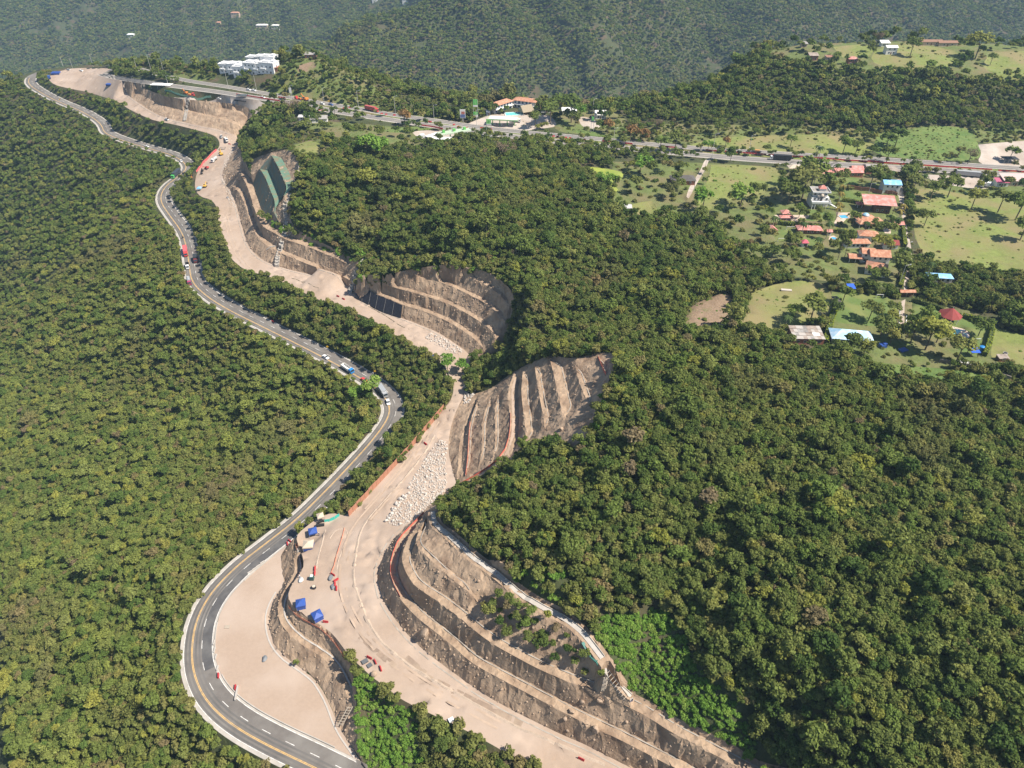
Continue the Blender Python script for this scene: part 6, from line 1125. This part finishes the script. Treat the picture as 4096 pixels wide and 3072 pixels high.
for q in ((3563,218,9,6,5.4,'gable',OFFW,OFFW,'white two-storey house on the hilltop meadow'),(3540,187,7,5,3.0,'shed',WHITE,OFFW,'small white shed behind the hilltop white house'),(3408,263,7,6,5.2,'hip',PINKR,BRICK,'red-roofed tower house on the hill flank'),(3316,257,6,5,5.2,'flat',BRICK,BUFF,'unfinished brick house on the hill flank'),(3253,243,7,5,4.0,'shed',RUSTR,BRICK,'brown hut in the shade on the hill flank'),
        (3725,182,18,6,3.0,'gable',P_('brown_tile',(.26,.15,.10),.9),BUFF,'long brown-roofed farmhouse on the hilltop, left block'),(3790,186,16,6,3.0,'gable',P_('brown_tile',(.26,.15,.10)),BUFF,'long brown-roofed farmhouse on the hilltop, right block'),(3216,190,5,4,3.0,'shed',GREYR,BUFF,'dark hut among trees at the left of the hilltop')): H_('house', q[8], *q[:5], q[5], q[6], q[7], nwin=2, rise=1.2, st=2 if q[4] > 5 else 1)
def far_house(px, py, w, d, h, m, rm, label):
    c = np.array(atd(px, py, 1000)) - np.array(CAMV); u = c / np.linalg.norm(c); s = 500.
    while s < 3000:
        p = np.array(CAMV) + u * s
        if p[1] > 990 and p[2] < mz(np.array([p[0]]), np.array([p[1]]))[0]: break
        s += 4
    t = thing('farmhouse', label, 'house', tuple(p + (0, 0, 5))); part(t,'wall',MB().box(0,0,h/2-5,w,d,h+10),m); part(t,'roof',MB().hip(-w/2-.8,w/2+.8,-d/2-.8,d/2+.8,h,h+2.4),rm)
    for x in (-w*.3, 0, w*.3): window(t, x, -d/2, h*.55, 2.2, 2.0)
for q in ((1052,122,30,12,9,BUFF,OFFW,'pale long farmhouse across the valley above the left knoll'),(1104,117,20,8,5,OFFW,OFFW,'small white house right of the long far farmhouse'),(528,155,18,8,6,OFFW,WHITE,'lone white house in the far left forest'),(944,68,22,10,6,BUFF,TERRA,'ochre house on the far slope under the top edge'),(1628,12,24,9,6,OFFW,SKYB,'blue-roofed white house at the top of the far ridge'),(1500,9,14,8,5,OFFW,PINKR,'small red-roofed house near the top of the far slope'),(875,105,14,8,5,BUFF,TERRA,'small ochre hut below the ochre far house')): far_house(*q)
# lamp posts, sign posts, poles
def lamp(px, py, h, label, arm=1.8, group=None):
    t = thing('street_lamp', label, 'street lamp', tuple(hit(px, py)), RNG.uniform(-.3, .3), group); part(t,'pole',MB().cyl((0,0,-.3),(0,0,h),.17,.11,6),P_('concrete_pole',(.50,.48,.44))); part(t,'arm',MB().cyl((0,0,h-.2),(arm,0,h+.25),.07,.06,5),GREYM); part(t,'lamp_head',MB().box(arm+.4,0,h+.27,1.0,.35,.16),GREYM)
for k, (px, py, h, lb) in enumerate(((252,264,11,'street lamp behind the plaza above the blue shelter'),(290,271,9,'street lamp at the back corner of the plaza'),(373,267,12,'leaning street lamp behind the middle of the plaza'),(537,262,11,'street lamp where the bridge road begins'),(545,268,8,'short street lamp beside the bridge road lamp'),(604,280,14,'tall street lamp right of the bridge road'),(660,306,14,'tall street lamp above the white shed'),(673,340,8,'street lamp behind the white shed'),(530,327,5,'short lamp on the terrace left of the white shed'),
    (915,356,16,'street lamp by the verge below the left villa'),(1030,378,16,'street lamp by the verge below the middle villa'),(1168,402,12,'street lamp beside the white roadside billboard'),(1299,424,14,'street lamp beside the orange sign'),(1434,430,13,'street lamp left of the red covered lorry'),(1582,458,14,'street lamp right of the red covered lorry'),(1737,490,13,'street lamp by the row of single barriers'),(1907,516,14,'street lamp on the verge below the tall green sign'),(2845,640,18,'tall pole at the mouth of the dirt track'),(2997,598,10,'street lamp behind the flatbed lorry'),(2455,563,9,'street lamp above the dark lorry'),(2371,463,13,'lamp mast beside the small green panel sign'),(3595,1140,11,'power pole beside the lane above the gatehouse'),(3606,1040,10,'power pole beside the lane in the hedge'),(2776,758,8,'power pole on the dirt track, lower of two'),(2818,690,8,'power pole on the dirt track, upper of two'),(3467,796,10,'thin pole on the bright lawn'),(3255,645,10,'slim pole beside the roadside palms'))): lamp(px, py, h, lb)
def diamond(px, py, label, m=None, h=2.6):
    t = thing('road_sign', label, 'road sign', tuple(hit(px, py)), 0); part(t,'post',MB().cyl((0,0,-.2),(0,0,h),.06,.06,5),GREYM); s = .75
    part(t,'plate',MB().add([(-s,-.08,h),(0,-.08,h-s),(s,-.08,h),(0,-.08,h+s),(-s,-.14,h),(0,-.14,h-s),(s,-.14,h),(0,-.14,h+s)],[(0,1,2,3),(7,6,5,4),(0,4,5,1),(1,5,6,2),(2,6,7,3),(3,7,4,0)]),m or P_('yellow_sign',(.75,.45,.03)))
for px, py, lb in ((832,2316,'yellow diamond sign on the outer verge of the bend, upper'),(790,2372,'yellow diamond sign on the outer verge of the bend, lower'),(1312,1402,'orange diamond sign on the inner verge of the old road'),(1318,417,'orange diamond sign on the highway verge above the blue car'),(438,475,'small orange sign in the trees at the far bend'),(1502,1500,'yellow diamond sign on the grass verge before the hairpin'),(242,408,'orange sign beside the far old road')): diamond(px, py, lb)
for px, py in ((1493,1494),(1447,1470)): boulder(px, py, 1.3, RKW[1], 'pale round boulder on the inner verge of the old road', 'round boulders on the verge')
# persons on the site
def person(px, py, label, mshirt, mlegs=None):
    h = hit(px, py); t = thing('person', label, 'person', tuple(h), RNG.uniform(0, 6)); bm = bmesh.new(); me = bpy.data.meshes.new('body')
    J = [(0,0,.95,.16),(0,0,1.2,.17),(0,0,1.42,.16),(0,0,1.55,.07),(0,.02,1.68,.11),(.1,0,.9,.10),(.12,.03,.5,.075),(.13,0,.08,.06),(.13,.16,.04,.05),(-.1,0,.9,.10),(-.12,-.05,.5,.075),(-.14,-.06,.08,.06),(-.14,.1,.04,.05),(.22,0,1.4,.06),(.27,.04,1.12,.05),(.25,.16,.9,.04),(-.22,0,1.4,.06),(-.28,-.02,1.12,.05),(-.26,.1,.9,.04)]
    me.from_pydata([j[:3] for j in J], [(0,1),(1,2),(2,3),(3,4),(0,5),(5,6),(6,7),(7,8),(0,9),(9,10),(10,11),(11,12),(2,13),(13,14),(14,15),(2,16),(16,17),(17,18)], []); o = bpy.data.objects.new('body', me); COL.objects.link(o); o.parent = t; sk = o.modifiers.new('skin','SKIN'); 
    for k, j in enumerate(J): me.skin_vertices[0].data[k].radius = (j[3], j[3])
    me.skin_vertices[0].data[0].use_root = True; o.modifiers.new('sub','SUBSURF').levels = 1; me.materials.append(mshirt); part(t,'helmet',MB().cyl((0,.02,1.72),(0,.02,1.84),.14,.09,8),WHITE); part(t,'trousers',MB().cyl((.1,0,.92),(.13,0,.15),.12,.085,6).cyl((-.1,0,.92),(-.13,-.05,.15),.12,.085,6),mlegs or DKBLUE)
person(2521,2808,'person in a white shirt standing at the foot of the timber trestle',WHITE); person(2528,2806,'person in dark clothes beside the white-shirted person at the trestle',DARK); person(1277,2142,'person in a dark jacket standing beside the blue open tent',DARK); person(1200,2312,'person in a pale shirt at the crest of the yard wall',OFFW)
# ------------------------------------------------------------------ garden plants: palms, single trees, hedges
def palm_mesh(seed, ht):
    rng = np.random.default_rng(seed); P, F = [], []
    for k in range(16):
        a = k * 2.4 + rng.uniform(-.2, .2); up = rng.uniform(-.1, .9); L_ = rng.uniform(2.4, 3.0); d = np.array((math.cos(a), math.sin(a), 0)); s_ = np.array((-d[1], d[0], 0)); prev = None
        for i in range(6):
            f = i / 5; c = np.array((0, 0, ht)) + d * L_ * f + np.array((0, 0, up * f * 1.6 - 2.3 * f * f)); w = .52 * math.sin(math.pi * min(1, f * .85 + .15)); q = len(P); P += [c - s_ * w - (0, 0, .22), c, c + s_ * w - (0, 0, .22)]
            if prev is not None: F += [(prev, prev+1, q+1, q), (prev+1, prev+2, q+2, q+1)]
            prev = q
    me = bpy.data.meshes.new('frond_crown'); me.from_pydata([tuple(p) for p in P], [], F); me.materials.append(LEAFP if seed % 2 == 0 else LEAFPY); me.update(); return me
LEAFP = leafmat('leaf_palm', [(0,(.06,.105,.035)),(1,(.09,.13,.045))]); LEAFPY = leafmat('leaf_palm_yellow', [(0,(.21,.17,.05)),(1,(.26,.21,.06))])
PALMK = P_('palm_trunk', (.30,.26,.21), .9, .1)
PM = {(s, h): (palm_mesh(s, h), MB().cyl((0,0,-.3),(.15,.1,h*.5),.22,.17,7).cyl((.15,.1,h*.5),(0,0,h),.17,.13,7).mesh('trunk', PALMK)) for s, h in ((2,8.),(4,6.),(3,8.),(6,10.))}
def palm(px, py, kind, label, s=1.0):
    t = thing('palm_tree', label, 'palm tree', tuple(hit(px, py)), RNG.uniform(0, 6)); t.scale = (s, s, s); put('frond_crown', PM[kind][0], t); put('trunk', PM[kind][1], t)
for q in ((3345,862,(3,8.),'tall yellow palm right of the mansion stair'),(3352,820,(3,8.),'yellow palm behind the mansion stair foot'),(3358,790,(3,8.),'yellow palm at the corner of the bright lawn'),(3342,880,(3,8.),'lowest yellow palm beside the terrace'),(3455,942,(2,8.),'dark green palm before the octagonal house'),(3587,890,(3,8.),'yellow palm at the lane corner beside the red pavilion'),(3600,870,(3,8.),'second yellow palm by the lane above the blue-edged roof'),(3582,925,(2,8.),'leaning palm at the small lane-side house'),(3267,992,(4,6.),'shaggy palm below the red hipped pair'),(3303,955,(6,10.),'tall slender palm before the tiny shed'),
    (3256,682,(4,6.),'palm beside the garden pavilion at the highway'),(3340,705,(2,8.),'palm at the right end of the pink hipped roof'),(3120,810,(6,10.),'tall palm in the dark grove left of the mansion'),(3255,735,(6,10.),'palm at the edge of the dark grove'),(3305,740,(2,8.),'palm between the grove and the pink roof'),(3330,742,(2,8.),'palm behind the mansion roof'),(3088,920,(2,8.),'palm behind the white hut at the football lawn'),(3702,1120,(6,10.),'tall palm left of the blue-roofed cottage'),(4035,1200,(4,6.),'palm on the far side of the shaded grove'),(3560,735,(2,8.),'palm before the brown flat shed'),(3690,735,(4,6.),'banana-leaved palm at the gravel edge'),
    (3205,945,(2,8.),'palm right of the football lawn'),(3271,645,(6,10.),'roadside palm beside the highway, left of two'),(3262,640,(6,10.),'roadside palm beside the highway, right of two'),(3140,1310,(4,6.),'palm beside the weathered shed')): palm(*q)
def big(px, py, rpx, label, crown=None, name='garden_tree', squash=1.0, tr=None):
    h = hit(px, py); _, _, d = project(np.array(h)[None]); s = rpx * d[0] / FPX / 2.9; k = int(px) % 5
    tree_thing(name, label, 'tree', tuple(h), crown or CROWN[k], TRUNK[k] if tr is None else tr, (s, s, s * .85 * squash), (0, 0, RNG.uniform(0, 6)))
DRYC = crown_mesh('bare_crown', LEAFD, leaf=.12, seed=901, r=3., ht=7, lobes=16, per=30, flat=.8, lr=.36); DRYT = trunk_mesh('trunk', 7, .18, 9, 2.6, 9)
AUTC = crown_mesh('crown', LEAFA, leaf=.24, seed=903, r=2.9, ht=6.4, lobes=14, per=34, flat=.75, lr=.38); BRI = crown_mesh('crown', LEAFV, leaf=.24, seed=905, r=2.9, ht=6.8, lobes=13, per=56, flat=.7, lr=.4); UMB = crown_mesh('crown', LEAFV, leaf=.24, seed=907, r=3.4, ht=6., lobes=18, per=44, flat=.35, lr=.3)
for q in ((3240,1292,62,'broad dark tree above the weathered shed'),(3172,1286,36,'smaller dark tree at the left of the broad shed tree'),(3472,1284,42,'round dense tree in the middle of the garden'),(3368,1215,40,'dark spreading tree at the hedge corner by the blue shelter'),(3565,1262,30,'rounded tree right of the garden, upper of two'),(3560,1296,30,'rounded tree right of the garden, lower of two'),(3555,1355,38,'olive tree beside the blue hall'),(3700,1400,70,'largest garden tree with a pale olive crown left of the pool'),(3640,1375,50,'tree shading the drive end'),(3745,1370,48,'tree between the large tree and the pool'),(3825,1445,55,'brownish spreading tree below the pool'),
        (3912,1345,40,'dark round tree right of the red gazebo'),(3398,1408,44,'dark tree in front of the blue hall'),(3455,1415,34,'tree at the right front of the blue hall'),(3590,1112,52,'dark domed tree beside the front villa wing'),(3512,1020,40,'grey-green tree before the dark red roof'),(3408,905,34,'tall round clipped tree beside the pool terrace'),(3185,985,28,'round dark bush tree on the football lawn'),(3205,800,70,'huge dark tree of the grove left of the mansion, middle one'),(3150,815,50,'dark tree at the left of the grove'),(3240,755,62,'dark tree at the top of the grove'),(3195,870,26,'small tree on the mansion lawn'),(3270,870,24,'light bush tree before the mansion'),
        (3480,745,40,'dark tree behind the bright lawn'),(3520,755,32,'tree left of the blue-roofed house'),(3620,745,44,'tree right of the blue-roofed house'),(3650,770,36,'second tree right of the blue-roofed house'),(3695,905,34,'single leafy tree at the left edge of the right pasture'),(3720,800,40,'dark tree in the upper right pasture'),(3790,790,42,'spreading bare-limbed tree in the upper right pasture'),(3885,835,42,'wide flat tree in the right pasture'),(3990,850,46,'thin branched tree at the right pasture'),(4060,880,60,'dark tree mass at the right edge of the pasture'),(4080,960,50,'second dark tree mass at the right edge'),(3630,1170,24,'tree beside the gatehouse'),(3700,1160,36,'olive tree below the blue-roofed cottage'),
        (2285,490,52,'large tree beside the hotel lot'),(2200,495,46,'great rounded tree in front of the hotel lot, left one'),(2240,475,48,'great rounded tree in front of the hotel lot, right one'),(2140,510,32,'round tree at the lower edge of the hotel lot'),(2300,505,30,'dark conical tree right of the great hotel trees'),(2920,650,24,'single dark tree in the grass below the highway'),(1830,468,18,'small dark tree beside the hotel lot'),(1340,462,18,'small round dark tree at the highway edge'),(4035,645,30,'flat-topped tree on the gravel lot'),(3830,630,22,'dark bush tree on the bright meadow'),(3775,650,18,'dark small tree at the carriageway edge'),(3540,600,34,'dark tree on the bright meadow edge'),
        (3580,585,36,'broad dark tree behind the bright meadow'),(2870,545,28,'tree before the hill foot'),(3160,590,24,'leafy tree on the yellow grass behind the highway'),(3370,615,34,'green tree row behind the highway, left'),(3420,620,30,'green tree row behind the highway, right'),(3545,650,32,'dark tree on the highway verge'),(2700,600,36,'dark dense tree at the highway before the track'),(2640,605,30,'tree overhanging the highway before the track'),(3640,225,34,'tree on the hilltop meadow beside the white house'),(3900,235,48,'large tree group on the hilltop meadow'),(3960,260,22,'tree at the right end of the hilltop meadow'),(3480,205,20,'tree left of the hilltop white house')): big(*q)
big(3600,1250,9,'small round clipped bush left of the drive, upper'); big(3637,1262,13,'tall round clipped bush right of the drive'); big(3597,1296,9,'small round clipped bush left of the drive, lower'); big(3350,1040,26,'dark narrow conifer above the villa, left of two',CROWN[1],'conifer_tree',2.2); big(3378,1030,26,'dark narrow conifer above the villa, right of two',CROWN[1],'conifer_tree',2.2)
big(1178,478,40,'leafless grey tree below the highway',DRYC,'bare_tree',1,DRYT); big(3870,655,30,'leafless spreading tree on the bright meadow',DRYC,'bare_tree',1,DRYT); big(3505,182,24,'grey leafless tree on the hilltop',DRYC,'bare_tree',1,DRYT); big(2625,530,26,'pinkish leafless tree at the hill foot',DRYC,'bare_tree',1,DRYT); big(2020,650,40,'brown leafless tree below the lower station',DRYC,'bare_tree',1,DRYT)
for q in ((2430,535,30,'orange-brown tree beside the hotel lot road'),(2520,560,32,'rust-coloured tree behind the highway row'),(2570,565,28,'russet tree in the highway row, right one'),(2900,590,22,'russet tree on the yellow grass'),(1620,505,34,'brownish tree above the lower station verge')): big(*q, AUTC, 'autumn_tree')
for q in ((2830,606,22,'bright green tree at the highway by the track'),(2560,700,40,'bright spreading tree above the pond'),(2810,835,44,'flat bright green tree below the track'),(2960,830,50,'flat-topped bright tree left of the houses'),(1510,640,46,'flat bright tree below the grey house'),(1480,640,50,'wide flat green tree above the forest'),(2420,760,36,'bright green tree left of the pond'),(2320,470,26,'light green rounded tree behind the hotel')): big(*q, UMB, 'umbrella_tree')
for q in ((1850,1490,30,'bright green tree between the roads near the hairpin'),(1790,1480,34,'light green spreading tree above the stream crossing'),(1490,1580,40,'flat green tree inside the hairpin'),(1430,1600,32,'second flat green tree inside the hairpin')): big(*q, BRI)
# hedges: a leafy body over a solid core
def hedge(label, pts, w, h, m):
    P = resample(pline(pts, 1.5, 1), 1.2); o0 = P[0].copy(); t = thing('hedge', label, 'hedge', tuple(o0)); rng = RNG; Q, Nn = [], []
    L_, R_ = offset(P, w / 2 - .1), offset(P, -w / 2 + .1)
    tg_ = np.gradient(P[:, :2], axis=0); tg_ /= np.linalg.norm(tg_, axis=1)[:, None]
    for a, u in zip(P, tg_):
        s = np.array((-u[1], u[0], 0)); u3 = np.array((*u, 0))
        for k in range(26):
            f = rng.random(); z = rng.random() * h; b = a + u3 * rng.uniform(-.7, .7)
            if f < .3: q, n_ = b + s * rng.uniform(-w/2, w/2) + (0, 0, h * rng.uniform(.92, 1.12)), np.array((0, 0, 1.))
            else: sg = 1 if f < .65 else -1; q, n_ = b + s * sg * w / 2 * rng.uniform(.85, 1.1) + (0, 0, z), s * sg + (0, 0, .3)
            n_ = n_ + .5 * rng.normal(size=3); Q.append(q - o0); Nn.append(n_ / np.linalg.norm(n_))
    o = bpy.data.objects.new('foliage', quadmesh('foliage', quads(np.array(Q), np.array(Nn), np.full(len(Q), .24), np.random.default_rng(5)), m)); COL.objects.link(o); o.parent = t
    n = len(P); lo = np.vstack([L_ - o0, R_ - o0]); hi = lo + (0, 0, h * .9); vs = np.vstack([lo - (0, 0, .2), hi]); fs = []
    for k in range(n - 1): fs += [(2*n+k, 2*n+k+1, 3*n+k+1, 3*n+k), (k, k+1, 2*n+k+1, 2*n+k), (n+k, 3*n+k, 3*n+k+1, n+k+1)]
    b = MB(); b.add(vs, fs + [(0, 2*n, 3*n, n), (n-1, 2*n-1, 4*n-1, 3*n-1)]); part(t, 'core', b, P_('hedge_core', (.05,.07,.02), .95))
hedge('bright yellow-green hedge along the lane between the sheds', [(3352,1208),(3336,1250),(3318,1300),(3308,1345),(3303,1375)], 2.4, 2.2, LEAFY); hedge('bright yellow-green hedge turning round the pool garden', [(3852,1272),(3890,1282),(3930,1297),(3968,1314),(3960,1350),(3948,1395),(3936,1425)], 1.8, 2.4, LEAFY); hedge('dark trimmed hedge right of the gatehouse', [(3650,1208),(3690,1220),(3730,1233),(3765,1245)], 1.6, 2.4, LEAF); hedge('long hedge behind the garden from shelter to gate', [(3424,1158),(3480,1170),(3540,1180),(3595,1192)], 2.0, 2.4, LEAFY)
hedge('yellow-green hedge behind the blue-roofed cottage, left part', [(3735,1086),(3790,1090),(3850,1096)], 2.0, 2.2, LEAFY); hedge('yellow-green hedge behind the shaded grove, right part', [(3880,1104),(3940,1114),(4010,1124),(4096,1134)], 2.0, 2.2, LEAFY); hedge('hedge behind the football lawn', [(3112,896),(3170,904),(3230,910),(3288,916)], 2.2, 2.4, LEAFY); hedge('long hedge before the octagonal house', [(3343,930),(3420,945),(3500,955),(3590,966)], 2.4, 2.6, LEAFY)
hedge('short hedge under the bright lawn', [(3368,805),(3410,812),(3455,820)], 1.8, 2.2, LEAFY); hedge('yellow shrub hedge along the lane beside the small houses', [(3608,915),(3614,950),(3618,990)], 1.8, 2.2, LEAFY); hedge('yellow hedge along the lane beside the domed tree', [(3608,1108),(3604,1130),(3600,1150)], 1.8, 2.0, LEAFY)
for lb, a, b in (('strip of rough grass and bushes between the carriageways', 0.46, 0.995),):
    n = len(FAC); q = FAC[int(n * a):int(n * b)]; m_ = np.array([NEC[np.argmin(((NEC[:, :2] - p[:2]) ** 2).sum(1))] for p in q]); mid = drape((q + m_) / 2)
    wv = np.linalg.norm((q - m_)[:, :2], axis=1) / 2 - 4.9; ok = wv > .5
    A_, B_ = offset(mid, np.maximum(wv, .2)), offset(mid, -np.maximum(wv, .2)); props(meshobj('median_strip', np.vstack([A_ + (0,0,.05), B_ + (0,0,.05)]), [(k, k+1, len(mid)+k+1, len(mid)+k) for k in range(len(mid)-1) if ok[k] and ok[k+1]], GRASS), kind='structure')
# dense creepers on the banks
g = grid(-160, 120, 60, 420, 1.75); gp = project(np.column_stack([g, [ground(*c)[0] for c in g]])); sel = mask(gp[0], gp[1], pVINE[:2] + pVINE[3:4]); g = g[sel]; GG = [ground(*c) for c in g]; okk = np.array([q[1] == 'ground' for q in GG]); Q3 = np.column_stack([g, [q[0] for q in GG]])[okk]; m = len(Q3); sq = RNG.uniform(.35, .75, m)[:, None] * np.array((1, 1, 1.0))
scatter('creeper_cover', 'bright green creepers blanketing the banks beside the near cut', Q3 - (0, 0, .3), sq, np.column_stack([np.zeros((m, 2)), RNG.uniform(0, 6.28, m)]), RNG.integers(0, 3, m), [SRC[q.name] for q in VINE])
# ------------------------------------------------------------------ the hazy air of the valley
hz = bpy.data.materials.new('haze_air'); hz.use_nodes = True; nt = hz.node_tree; nt.nodes.remove(nt.nodes['Principled BSDF'])
pv = nt.nodes.new('ShaderNodeVolumePrincipled'); pv.inputs['Color'].default_value = (.50, .74, 1, 1); pv.inputs['Density'].default_value = .00010; pv.inputs['Anisotropy'].default_value = .1
nt.links.new(pv.outputs[0], nt.nodes['Material Output'].inputs['Volume'])
x0, x1, y0, y1, zz0, zz1 = -2600., 2600., -400., 3300., -420., 420.
props(meshobj('haze', [(a, b, c) for c in (zz0, zz1) for b in (y0, y1) for a in (x0, x1)], [(0, 2, 3, 1), (4, 5, 7, 6), (0, 1, 5, 4), (2, 6, 7, 3), (0, 4, 6, 2), (1, 3, 7, 5)], hz), kind='stuff', label='faint blue haze filling the valley air')
